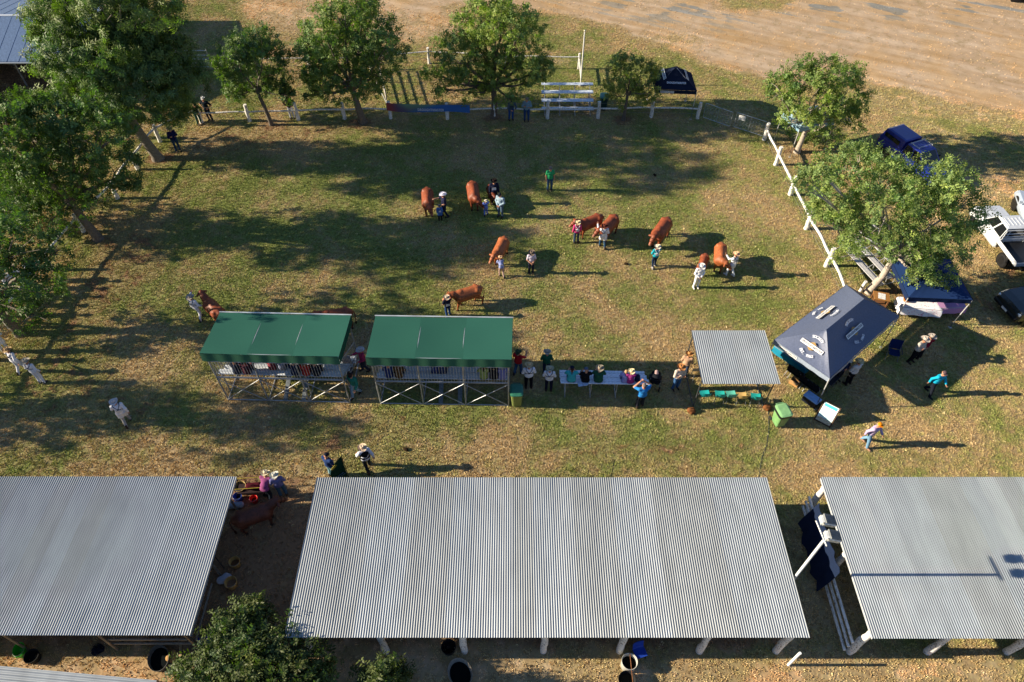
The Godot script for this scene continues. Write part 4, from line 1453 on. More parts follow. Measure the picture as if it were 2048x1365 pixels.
func car(called: String, label: String, at: Vector3, turn: float, kind: String, hex: String) -> Node3D:
	var c := thing(called, label, {"ute": "ute", "suv": "four wheel drive", "sedan": "car", "canopy": "ute"}[kind], at, turn)
	var paint := mat(hex, "carpaint")
	var glass := mat("12171c", "glass")
	var black := mat("1a1b1d", "plastic")
	var ute := kind == "ute" or kind == "canopy"
	var l := 5.2 if ute else (4.7 if kind == "suv" else 4.5)
	var w := 0.92
	var deck := 1.08 if kind != "sedan" else 0.92
	var f := l / 2
	var cab_rear := -0.55 if ute else -f + 0.15
	var ring := func(z: float, hw: float, y0: float, y1: float) -> Array:
		return [Vector3(-hw + 0.06, y0, z), Vector3(-hw, y0 + 0.12, z), Vector3(-hw - 0.015, (y0 + y1) * 0.52, z), Vector3(-hw + 0.03, y1 - 0.07, z), Vector3(-hw + 0.13, y1, z), Vector3(0, y1 + 0.03, z), Vector3(hw - 0.13, y1, z), Vector3(hw - 0.03, y1 - 0.07, z), Vector3(hw + 0.015, (y0 + y1) * 0.52, z), Vector3(hw, y0 + 0.12, z), Vector3(hw - 0.06, y0, z)]
	var g := G.new()
	var rear: float = cab_rear if kind == "ute" else -f
	g.loft([ring.call(f, w - 0.16, 0.45, deck - 0.24), ring.call(f - 0.12, w - 0.05, 0.36, deck - 0.10), ring.call(f - 0.5, w, 0.34, deck - 0.03), ring.call(f - 1.25, w, 0.34, deck), ring.call(0.0, w, 0.34, deck + 0.02), ring.call(rear + 0.4, w, 0.34, deck + 0.02), ring.call(rear + 0.08, w - 0.03, 0.36, deck), ring.call(rear, w - 0.10, 0.42, deck - 0.08)])
	part("body", g.mesh(), paint, c)
	# cabin
	var roof := 1.78 if kind != "sedan" else 1.46
	var wf := f - 1.35 if kind != "sedan" else f - 1.3
	var rf := wf - (0.62 if kind != "sedan" else 0.8)
	var rr: float = cab_rear + (0.12 if kind != "sedan" else 1.0)
	var wb: float = cab_rear + 0.02 if kind != "sedan" else cab_rear + 0.45
	var cab := G.new()
	var lo := func(z: float, y: float, hw: float) -> Array: return [Vector3(-hw, y, z), Vector3(hw, y, z)]
	var b0 := [Vector3(-w + 0.1, deck, wf), Vector3(w - 0.1, deck, wf), Vector3(w - 0.07, deck, wb), Vector3(-w + 0.07, deck, wb)]
	var b1 := [Vector3(-0.64, roof - 0.05, rf + 0.06), Vector3(0.64, roof - 0.05, rf + 0.06), Vector3(0.67, roof - 0.05, rr - 0.03), Vector3(-0.67, roof - 0.05, rr - 0.03)]
	var b2 := [Vector3(-0.56, roof, rf - 0.12), Vector3(0.56, roof, rf - 0.12), Vector3(0.58, roof, rr + 0.12), Vector3(-0.58, roof, rr + 0.12)]
	cab.loft([b0, b1, b2])
	part("cabin", cab.mesh(), paint, c)
	for q in 5:      # roof ribs
		var rb := G.new(); rb.box(Vector3(-0.44 + 0.22 * q, roof + 0.006, (rf + rr) / 2), Vector3(0.07, 0.018, maxf(0.3, rf - rr - 0.4)), 0.006)
		if kind != "sedan": part("roof_rib", rb.mesh(), paint, c)
	var pane := func(nm: String, p: Array, inset: float) -> void:
		var ctr: Vector3 = (p[0] + p[1] + p[2] + p[3]) / 4.0
		var nn: Vector3 = (p[1] - p[0]).cross(p[3] - p[0]).normalized()
		if nn.dot(ctr - Vector3(0, 1.0, (wf + wb) / 2)) < 0: nn = -nn
		var pg := G.new()
		var o := []
		var o2 := []
		for e in p:
			o.append((e as Vector3).lerp(ctr, inset) + nn * 0.004)
			o2.append((e as Vector3).lerp(ctr, inset + 0.03) + nn * 0.014)
		pg.loft([o, o2])
		part(nm, pg.mesh(), glass, c)
	pane.call("windscreen", [b0[0], b0[1], b1[1], b1[0]], 0.1)
	pane.call("rear_window", [b0[2], b0[3], b1[3], b1[2]], 0.14)
	for sd in [[0, 3], [1, 2]]:
		var a: Vector3 = b0[sd[0]]
		var b: Vector3 = b0[sd[1]]
		var d: Vector3 = b1[sd[1]]
		var e: Vector3 = b1[sd[0]]
		var cuts := [0.0, 0.5, 1.0] if kind != "suv" else [0.0, 0.36, 0.68, 1.0]
		for q in cuts.size() - 1:
			pane.call("side_window", [a.lerp(b, cuts[q]), a.lerp(b, cuts[q + 1]), e.lerp(d, cuts[q + 1]), e.lerp(d, cuts[q])], 0.13)
	for x in [-1.0, 1.0]:
		var hl := G.new(); hl.box(Vector3(x * (w - 0.26), deck - 0.26, f - 0.09), Vector3(0.34, 0.16, 0.12), 0.03)
		part("headlight", hl.mesh(), mat("dfe6ea", "glass"), c)
		var tl := G.new(); tl.box(Vector3(x * (w - 0.13), 0.8, -f + 0.02), Vector3(0.14, 0.28, 0.06), 0.02)
		if kind != "ute": part("tail_light", tl.mesh(), mat("8e1718", "glass"), c)
		var mr := G.new(); mr.box(Vector3(x * (w + 0.13), deck + 0.12, wf - 0.35), Vector3(0.2, 0.17, 0.1), 0.03)
		part("mirror", mr.mesh(), paint if kind == "sedan" else black, c)
		for z in [f - 0.85, -f + 1.0]:
			wheel(c, Vector3(x * (w - 0.11), 0.37 if kind != "sedan" else 0.32, z), 0.37 if kind != "sedan" else 0.32, "a9abad")
			var ar := G.new(); ar.xf = Transform3D(Basis(Vector3.FORWARD, PI / 2), Vector3(x * (w - 0.02), 0.38, z))
			ar.lathe([Vector2(0.0, -0.03), Vector2(0.45, -0.03), Vector2(0.45, 0.03), Vector2(0.0, 0.03)], 20)
			part("wheel_arch", ar.mesh(), black, c)
	var bp := G.new(); bp.box(Vector3(0, 0.52, f - 0.02), Vector3(1.7, 0.22, 0.16), 0.05)
	part("bumper", bp.mesh(), black if kind != "sedan" else paint, c)
	var gr := G.new()
	for q in 3: gr.box(Vector3(0, deck - 0.2 - 0.07 * q, f - 0.035), Vector3(0.8, 0.03, 0.05))
	part("grille", gr.mesh(), black, c)
	var np := G.new(); np.box(Vector3(0, 0.55, f + 0.075), Vector3(0.37, 0.12, 0.012))
	part("number_plate", np.mesh(), mat("e8e8e4", "paint"), c)
	if kind == "ute":
		var white := mat(hex, "paint")
		var tr := G.new(); tr.box(Vector3(0, 0.83, (cab_rear - f) / 2 - 0.03), Vector3(1.86, 0.07, f + cab_rear - 0.02))
		part("tray_floor", tr.mesh(), black, c)
		var ch := G.new(); ch.box(Vector3(0, 0.6, -f / 2 - 0.3), Vector3(0.8, 0.2, 2.2))
		part("chassis", ch.mesh(), black, c)
		for x in [-0.94, 0.94]:
			var sgd := G.new(); sgd.box(Vector3(x, 0.99, (cab_rear - f) / 2 - 0.03), Vector3(0.04, 0.26, f + cab_rear), 0.01)
			part("tray_side", sgd.mesh(), white, c)
		var tg := G.new(); tg.box(Vector3(0, 0.99, -f - 0.03), Vector3(1.9, 0.26, 0.04), 0.01)
		part("tailgate", tg.mesh(), white, c)
		var fr := cab_rear - 0.1
		for x in [-0.8, -0.6, 0.6, 0.8]: rod("headboard_bar", c, Vector3(x, 0.86, fr), Vector3(x, 1.75, fr), 0.025, white)
		for y in [1.1, 1.3, 1.5, 1.75]: rod("headboard_bar", c, Vector3(-0.85, y, fr), Vector3(0.85, y, fr), 0.025, white)
	if kind == "canopy":
		var cn := G.new()
		var z0: float = cab_rear - 0.06
		cn.loft([[Vector3(-w + 0.06, deck, z0), Vector3(w - 0.06, deck, z0), Vector3(w - 0.04, deck, -f + 0.06), Vector3(-w + 0.04, deck, -f + 0.06)], [Vector3(-0.7, 1.78, z0), Vector3(0.7, 1.78, z0), Vector3(0.7, 1.78, -f + 0.25), Vector3(-0.7, 1.78, -f + 0.25)], [Vector3(-0.58, 1.84, z0 - 0.1), Vector3(0.58, 1.84, z0 - 0.1), Vector3(0.58, 1.84, -f + 0.4), Vector3(-0.58, 1.84, -f + 0.4)]])
		part("canopy", cn.mesh(), paint, c)
		for x in [-1.0, 1.0]:
			var sw := G.new(); sw.box(Vector3(x * 0.80, 1.42, (z0 - f) / 2), Vector3(0.03, 0.38, 1.3), 0.01)
			sw.xf = Transform3D.IDENTITY
			part("side_window", sw.mesh(), glass, c)
		for x in [-0.55, 0.55]: rod("roof_rail", c, Vector3(x, roof + 0.07, rf - 0.2), Vector3(x, roof + 0.07, rr + 0.05), 0.02, mat("b8bcc2", "metal"))
		for z in [rf - 0.3, rr + 0.15]: rod("roof_rail", c, Vector3(-0.62, roof + 0.1, z), Vector3(0.62, roof + 0.1, z), 0.02, mat("b8bcc2", "metal"))
	return c

# ------------------------------------------------------------------ people
func head_mesh() -> Array:     # head on its own grid, chin to crown, face towards +z, origin at the top of the neck
	if cache.has("head"): return cache["head"]
	var p := [
		[Vector3(0, 0.125, -0.018), Vector3(0, 0.135, 0.012), 0.082, 0.078],
		[Vector3(0, 0.04, 0.03), Vector3(0, 0.09, 0.02), 0.052, 0.066],
		[Vector3(-0.025, 0.015, 0.055), Vector3(0.025, 0.015, 0.055), 0.026, 0.026],
		[Vector3(0, 0.10, 0.088), Vector3(0, 0.068, 0.106), 0.008, 0.015],
		[Vector3(-0.03, 0.115, 0.078), Vector3(0.03, 0.115, 0.078), 0.014, 0.014],
		[Vector3(-0.018, 0.036, 0.084), Vector3(0.018, 0.036, 0.084), 0.010, 0.010],
		[Vector3(-0.082, 0.09, -0.005), Vector3(-0.088, 0.065, 0.0), 0.016, 0.011],
		[Vector3(0.082, 0.09, -0.005), Vector3(0.088, 0.065, 0.0), 0.016, 0.011],
		[Vector3(0, -0.06, -0.005), Vector3(0, 0.04, -0.002), 0.056, 0.052]]
	var r := nets(p, 0.009, 0.02)
	var cs := PackedColorArray()
	for q in r[0]:
		var c := Color.WHITE
		for sx in [-1.0, 1.0]:
			if q.distance_to(Vector3(sx * 0.031, 0.098, 0.083)) < 0.013: c = Color(0.12, 0.08, 0.07)
		if absf(q.x) < 0.024 and absf(q.y - 0.036) < 0.008 and q.z > 0.07: c = Color(0.75, 0.42, 0.40)
		cs.append(c)
	cache["head"] = [r[0], r[1], cs]
	return cache["head"]

func hand_mesh() -> Array:     # relaxed hand along +y from the wrist, palm towards +z, thumb on +x
	if cache.has("hand"): return cache["hand"]
	var p := [[Vector3(-0.018, 0.0, 0), Vector3(-0.024, 0.08, 0), 0.020, 0.016], [Vector3(0.016, 0.0, 0), Vector3(0.022, 0.08, 0), 0.020, 0.016]]
	var ln := [0.062, 0.074, 0.068, 0.05]
	for q in 4:
		var x := 0.031 - 0.0205 * q
		var a := Vector3(x, 0.085, 0.0)
		var b := a + Vector3(0.002, ln[q] * 0.52, 0.012)
		var c := b + Vector3(0.0, ln[q] * 0.36, 0.026)
		p.append([a, b, 0.0095, 0.0088])
		p.append([b, c, 0.0088, 0.0078])
	p.append([Vector3(0.022, 0.02, 0.004), Vector3(0.050, 0.050, 0.018), 0.014, 0.0105])
	p.append([Vector3(0.050, 0.050, 0.018), Vector3(0.054, 0.082, 0.030), 0.0105, 0.009])
	var r := nets(p, 0.0048, 0.006)
	cache["hand"] = [r[0], r[1]]
	return cache["hand"]

func joints(pose: String) -> Dictionary:
	var j := {"P": Vector3(0, 0.95, 0), "W": Vector3(0, 1.12, 0.0), "C": Vector3(0, 1.30, 0.0), "N": Vector3(0, 1.46, -0.005), "tilt": 0.0}
	for e in [["R", -1.0], ["L", 1.0]]:
		var s: float = e[1]
		var k: String = e[0]
		j["S" + k] = Vector3(s * 0.175, 1.40, -0.005)
		j["E" + k] = Vector3(s * 0.235, 1.13, -0.03)
		j["H" + k] = Vector3(s * 0.245, 0.89, 0.06)
		j["T" + k] = Vector3(s * 0.09, 0.92, 0)
		j["K" + k] = Vector3(s * 0.105, 0.50, 0.02)
		j["A" + k] = Vector3(s * 0.115, 0.09, -0.03)
	var bend := 0.0
	match pose:
		"cross":
			for s in [["R", -1.0], ["L", 1.0]]:
				j["E" + s[0]] = Vector3(s[1] * 0.255, 1.14, 0.06); j["H" + s[0]] = Vector3(-s[1] * 0.05, 1.17 + 0.03 * s[1], 0.18)
		"fold":
			for s in [["R", -1.0], ["L", 1.0]]:
				j["E" + s[0]] = Vector3(s[1] * 0.25, 1.12, 0.02); j["H" + s[0]] = Vector3(s[1] * 0.05, 0.98, 0.20)
			j.tilt = 0.25
		"lead":
			j.ER = Vector3(-0.27, 1.22, 0.20); j.HR = Vector3(-0.20, 1.30, 0.44)
			j.EL = Vector3(0.25, 1.14, 0.03); j.HL = Vector3(0.16, 1.02, 0.24)
			j.KR = Vector3(-0.10, 0.51, 0.09); j.AR = Vector3(-0.11, 0.09, 0.10); j.AL = Vector3(0.12, 0.10, -0.16)
		"leadup":
			j.EL = Vector3(0.30, 1.36, 0.16); j.HL = Vector3(0.30, 1.50, 0.38)
			j.ER = Vector3(-0.26, 1.14, 0.0); j.HR = Vector3(-0.26, 0.95, 0.16)
			j.KL = Vector3(0.10, 0.52, 0.14); j.AL = Vector3(0.11, 0.09, 0.16); j.AR = Vector3(-0.12, 0.11, -0.18)
		"walk":
			j.KR = Vector3(-0.09, 0.51, 0.12); j.AR = Vector3(-0.09, 0.09, 0.19)
			j.KL = Vector3(0.09, 0.50, 0.0); j.AL = Vector3(0.09, 0.11, -0.22)
			j.EL = Vector3(0.26, 1.15, 0.06); j.HL = Vector3(0.24, 0.96, 0.24)
			j.ER = Vector3(-0.26, 1.16, -0.16); j.HR = Vector3(-0.28, 0.93, -0.16)
			bend = 0.10
		"photo":
			for s in [["R", -1.0], ["L", 1.0]]:
				j["E" + s[0]] = Vector3(s[1] * 0.33, 1.36, 0.16); j["H" + s[0]] = Vector3(s[1] * 0.09, 1.56, 0.24)
			j.KR = Vector3(-0.11, 0.51, 0.06); j.AR = Vector3(-0.12, 0.09, 0.06)
		"hips":
			for s in [["R", -1.0], ["L", 1.0]]:
				j["E" + s[0]] = Vector3(s[1] * 0.38, 1.16, -0.06); j["H" + s[0]] = Vector3(s[1] * 0.19, 1.0, 0.06)
		"lean":
			bend = 0.42
			for s in [["R", -1.0], ["L", 1.0]]:
				j["E" + s[0]] = Vector3(s[1] * 0.27, 1.14, 0.32); j["H" + s[0]] = Vector3(s[1] * 0.14, 1.12, 0.55)
		"bend":
			bend = 0.75
			for s in [["R", -1.0], ["L", 1.0]]:
				j["E" + s[0]] = Vector3(s[1] * 0.25, 0.95, 0.45); j["H" + s[0]] = Vector3(s[1] * 0.15, 0.78, 0.55)
			j.KL = Vector3(0.1, 0.5, 0.12); j.AL = Vector3(0.11, 0.09, 0.10); j.AR = Vector3(-0.13, 0.09, -0.22)
		"sit":
			var d := Vector3(0, -0.40, 0)
			for k in ["P", "W", "C", "N", "SR", "SL", "ER", "EL", "HR", "HL", "TR", "TL"]: j[k] += d
			for s in [["R", -1.0], ["L", 1.0]]:
				j["K" + s[0]] = Vector3(s[1] * 0.13, 0.57, 0.44); j["A" + s[0]] = Vector3(s[1] * 0.12, 0.13, 0.40)
				j["E" + s[0]] = Vector3(s[1] * 0.25, 0.77, 0.12); j["H" + s[0]] = Vector3(s[1] * 0.12, 0.69, 0.36)
			bend = 0.16
	if bend != 0.0:
		for k in ["W", "C", "N", "SR", "SL"]:
			j[k] = j.P + (j[k] - j.P).rotated(Vector3.RIGHT, bend * (0.5 if k == "W" else 1.0))
		j.tilt += bend * 0.6
		if pose in ["walk", "sit"]:
			for k in ["ER", "EL", "HR", "HL"]: j[k] += Vector3(0, 0, 0.06 if pose == "walk" else 0.04)
	return j

func person_meshes(pose: String) -> Dictionary:
	if cache.has("p_" + pose): return cache["p_" + pose]
	var j := joints(pose)
	var torso := func(d: float) -> Array:
		return [[j.P + Vector3(-0.07, 0, -0.005), j.P + Vector3(0.07, 0, -0.005), 0.108 + d, 0.108 + d],
			[j.W + Vector3(-0.055, 0, 0.005), j.W + Vector3(0.055, 0, 0.005), 0.102 + d, 0.102 + d],
			[j.C + Vector3(-0.07, 0.0, 0.005), j.C + Vector3(0.07, 0.0, 0.005), 0.108 + d, 0.108 + d],
			[j.W, j.C, 0.12 + d, 0.12 + d], [j.P, j.W, 0.118 + d, 0.115 + d],
			[j.SR, j.SL, 0.058 + d, 0.058 + d]]
	var arms := func(d: float, full: bool) -> Array:
		var o := []
		for k in ["R", "L"]:
			o.append([j["S" + k], j["E" + k] if full else (j["S" + k] as Vector3).lerp(j["E" + k], 0.8), 0.054 + d, 0.042 + d])
			if full: o.append([j["E" + k], (j["E" + k] as Vector3).lerp(j["H" + k], 0.93), 0.042 + d, 0.030 + d * 1.3])
		return o
	var body: Array = torso.call(0.0)
	body.append_array(arms.call(0.0, true))
	body.append([j.C.lerp(j.N, 0.5), j.N + Vector3(0, 0.05, 0.005), 0.075, 0.052])
	for k in ["R", "L"]:
		body.append([j["E" + k], j["H" + k], 0.041, 0.026])
		body.append([j["T" + k], j["K" + k], 0.085, 0.056])
		body.append([j["K" + k], (j["K" + k] as Vector3).lerp(j["A" + k], 0.4), 0.054, 0.056])
		body.append([(j["K" + k] as Vector3).lerp(j["A" + k], 0.4), j["A" + k], 0.056, 0.036])
		body.append([j["A" + k] + Vector3(0, -0.03, -0.02), j["A" + k] + Vector3(0, -0.045, 0.13), 0.038, 0.032])
	var g := G.new()
	var r := nets(body, 0.024, 0.03)
	g.soft(r[0], r[1])
	var hxf := Transform3D(Basis(Vector3.RIGHT, j.tilt), j.N + Vector3(0, 0.055, 0.01))
	g.xf = hxf
	var hd := head_mesh()
	g.soft(hd[0], hd[1], hd[2])
	g.col = Color.WHITE
	for k in [["R", 1.0], ["L", -1.0]]:
		var h: Vector3 = j["H" + k[0]]
		var y: Vector3 = (h - j["E" + k[0]]).normalized()
		var x := Vector3(k[1], 0, 0.4).slide(y).normalized()
		# the thumb points towards the middle of the body; mirror by turning the palm
		var b := Basis(x, y, x.cross(y))
		g.xf = Transform3D(b, h - y * 0.01)
		var hm := hand_mesh()
		g.soft(hm[0], hm[1])
	var out := {"body": g.mesh(), "head": hxf, "j": j}
	var sh: Array = torso.call(0.016)
	sh[0] = [j.P + Vector3(-0.07, 0.02, -0.005), j.P + Vector3(0.07, 0.02, -0.005), 0.122, 0.122]
	var long: Array = sh.duplicate()
	long.append_array(arms.call(0.016, true))
	out["long"] = blob(long, 0.024, 0.03)
	var short: Array = sh.duplicate()
	short.append_array(arms.call(0.018, false))
	out["short"] = blob(short, 0.024, 0.03)
	var tr := [[j.P + Vector3(-0.07, -0.01, -0.005), j.P + Vector3(0.07, -0.01, -0.005), 0.120, 0.120]]
	for k in ["R", "L"]:
		tr.append([j["T" + k], j["K" + k], 0.098, 0.072])
		tr.append([j["K" + k], j["A" + k], 0.070, 0.058])
	out["trousers"] = blob(tr, 0.024, 0.02)
	var coat: Array = long.duplicate()
	for k in ["R", "L"]:
		coat.append([j["T" + k], (j["T" + k] as Vector3).lerp(j["K" + k], 0.55), 0.125, 0.128])
	out["coat"] = blob(coat, 0.026, 0.05)
	for k in ["R", "L"]:
		var a: Vector3 = j["A" + k]
		out["boot" + k] = blob([[a + Vector3(0, 0.08, -0.005), a + Vector3(0, -0.03, -0.015), 0.050, 0.050], [a + Vector3(0, -0.042, -0.03), a + Vector3(0, -0.05, 0.155), 0.046, 0.038]], 0.016, 0.02)
	cache["p_" + pose] = out
	return out

func hat_mesh(kind: String) -> ArrayMesh:
	if cache.has("hat_" + kind): return cache["hat_" + kind]
	var g := G.new()
	match kind:
		"wide", "small":
			var br := 0.205 if kind == "wide" else 0.165
			var rows := []
			for q in 7:
				var row := []
				for j in 29:
					var a := TAU * j / 28
					var rr := lerpf(0.085, br, q / 6.0)
					var curl := absf(cos(a)) * pow(q / 6.0, 2.0) * 0.055 - absf(sin(a)) * pow(q / 6.0, 2.0) * 0.02
					row.append(Vector3(cos(a) * rr * (1.0 - 0.08 * q / 6.0), curl, sin(a) * rr * 1.08))
				rows.append(row)
			var t := G.new()
			t.col = g.col
			var prof := [[0.088, 0.0, 1.12], [0.090, 0.03, 1.12], [0.084, 0.085, 1.1], [0.074, 0.115, 1.12], [0.055, 0.122, 1.2], [0.02, 0.10, 1.5], [0.002, 0.095, 1.5]]
			for pr in prof:
				var row := []
				for j in 29:
					var a := TAU * j / 28
					row.append(Vector3(cos(a) * pr[0], pr[1] - (0.012 if pr[0] < 0.08 and sin(a) > 0.3 else 0.0), sin(a) * pr[0] * pr[2]))
				rows.insert(0, row)
			var vs := PackedVector3Array()
			var fs := PackedInt32Array()
			for r in rows: vs.append_array(PackedVector3Array(r))
			for r in rows.size() - 1:
				for j in 28:
					var a := r * 29 + j
					fs.append_array([a, a + 30, a + 1, a, a + 29, a + 30])
			g.soft(vs, fs)
		"cap":
			g.lathe([Vector2(0.094, 0.0), Vector2(0.092, 0.04), Vector2(0.076, 0.075), Vector2(0.045, 0.095), Vector2(0.0, 0.10)], 18)
			var rows := []
			for q in 4:
				var row := []
				for j in 9:
					var a := lerpf(0.25, PI - 0.25, j / 8.0)
					var rr := 0.09 + 0.075 * q / 3.0 * sin(a)
					row.append(Vector3(cos(a) * rr * 0.95, 0.012 - 0.02 * q / 3.0 - 0.012 * cos(a) * cos(a), sin(a) * rr))
				rows.append(row)
			for q in 3:
				for j in 8:
					g.quad(rows[q][j], rows[q][j + 1], rows[q + 1][j + 1], rows[q + 1][j], Vector3.UP)
		"hair":
			var p := [[Vector3(0, 0.02, -0.02), Vector3(0, 0.03, 0.0), 0.092, 0.088], [Vector3(0, -0.03, -0.055), Vector3(0, 0.0, -0.04), 0.05, 0.075]]
			var m := blob(p, 0.013, 0.02)
			cache["hat_hair"] = m
			return m
		"pony":
			var p := [[Vector3(0, 0.02, -0.02), Vector3(0, 0.03, 0.0), 0.092, 0.088], [Vector3(0, 0.0, -0.09), Vector3(0, -0.22, -0.14), 0.035, 0.022]]
			var m := blob(p, 0.013, 0.02)
			cache["hat_pony"] = m
			return m
	cache["hat_" + kind] = g.mesh()
	return cache["hat_" + kind]

func person(at: Vector3, face: float, pose: String, h: float, wide: float, shirt: String, pants: String, hat: String, hat_hex: String, label: String, opts := {}) -> Node3D:
	var pm := person_meshes(pose)
	var p := thing("person", label, "person", at, deg_to_rad(face), opts.get("group", ""))
	var k := h / 1.72
	p.scale = Vector3(k * wide, k, k * wide)
	part("body", pm.body, mat(opts.get("skin", "c08a6c"), "skin"), p)
	part("coat" if opts.get("coat", false) else "shirt", pm["coat" if opts.get("coat", false) else ("short" if opts.get("short", false) else "long")], mat(shirt, "cloth"), p)
	part("trousers", pm.trousers, mat(pants, "cloth"), p)
	for s in ["R", "L"]: part("boot", pm["boot" + s], mat(opts.get("boots", "3a2a20"), "rubber"), p)
	var hx: Transform3D = pm.head
	var inv := Vector3(1.0 / wide, 1, 1.0 / wide)
	if hat in ["wide", "small", "cap"]:
		part("hat" if hat != "cap" else "cap", hat_mesh(hat), mat(hat_hex, "cloth"), p, hx * Transform3D(Basis.from_scale(inv), Vector3(0, 0.145, 0.0)))
		if hat != "cap" and opts.get("band", false):
			var b: Node = p.get_node("hat")
			if not cache.has("band"):
				var g := G.new(); g.xf = Transform3D(Basis.from_scale(Vector3(1, 1, 1.12)), Vector3.ZERO)
				g.lathe([Vector2(0.0915, 0.004), Vector2(0.0925, 0.03)], 24)
				cache["band"] = g.mesh()
			part("hat_band", cache["band"], mat("4a3626", "cloth"), b)
	if hat != "cap":
		part("hair", hat_mesh("pony" if opts.get("pony", false) else "hair"), mat(opts.get("hair", "4b3526"), "cloth"), p, hx * Transform3D(Basis.from_scale(inv * 0.985), Vector3(0, 0.115 if hat == "none" else 0.09, -0.006)))
	elif opts.get("pony", false):
		part("hair", hat_mesh("pony"), mat(opts.get("hair", "4b3526"), "cloth"), p, hx * Transform3D(Basis.from_scale(inv * 0.97), Vector3(0, 0.10, -0.01)))
	if opts.get("harness", false):     # dark straps crossing between the shoulders, holding a number card
		var j: Dictionary = pm.j
		var hk := "harness_" + pose
		if not cache.has(hk):
			var g := G.new()
			var back := Vector3(0, 0, -0.155)
			var c: Vector3 = j.C.lerp(j.W, 0.25) + back
			for s in ["R", "L"]:
				var sh: Vector3 = (j["S" + s] as Vector3).lerp(j.N, 0.3)
				g.pipe([sh + Vector3(0, 0.04, 0.09), sh + Vector3(0, 0.075, 0.0), sh + Vector3(0, 0.02, -0.085), c], [0.014, 0.014, 0.014, 0.014], 5)
				var side: Vector3 = j.W + Vector3(-0.2 if s == "R" else 0.2, 0.03, 0.0)
				g.pipe([c, (c + side) * 0.5 + Vector3(0, 0, -0.03), side, side + Vector3(0, 0, 0.1)], [0.014, 0.014, 0.014, 0.014], 5)
			cache[hk] = g.mesh()
		part("harness", cache[hk], mat(opts.get("strap", "1c2233"), "cloth"), p)
		if opts.get("card", true):
			var g := G.new(); g.box(Vector3.ZERO, Vector3(0.2, 0.17, 0.008), 0.002)
			var c: Vector3 = j.C.lerp(j.W, 0.75) + Vector3(0, 0, -0.165)
			part("number_card", g.mesh(), mat("d8d8d6", "paint"), p, Transform3D(Basis.IDENTITY, c))
	if opts.get("card_front", false):
		var j: Dictionary = pm.j
		var g := G.new(); g.box(Vector3.ZERO, Vector3(0.2, 0.17, 0.008), 0.002)
		part("number_card", g.mesh(), mat("eceae6", "paint"), p, Transform3D(Basis(Vector3.RIGHT, 0.0), j.C.lerp(j.W, 0.5) + Vector3(0, 0, 0.16)))
	if opts.get("vest", "") != "":
		var j: Dictionary = pm.j
		var vk := "vest_" + pose
		if not cache.has(vk):
			cache[vk] = blob([[j.W + Vector3(-0.06, -0.06, 0), j.W + Vector3(0.06, -0.06, 0), 0.135, 0.135], [j.C + Vector3(-0.07, 0, 0), j.C + Vector3(0.07, 0, 0), 0.135, 0.135], [j.W, j.C, 0.14, 0.142], [j.SR.lerp(j.SL, 0.15), j.SL.lerp(j.SR, 0.15), 0.07, 0.07]], 0.024, 0.03)
		part("vest", cache[vk], mat(opts.vest, "cloth"), p)
	return p

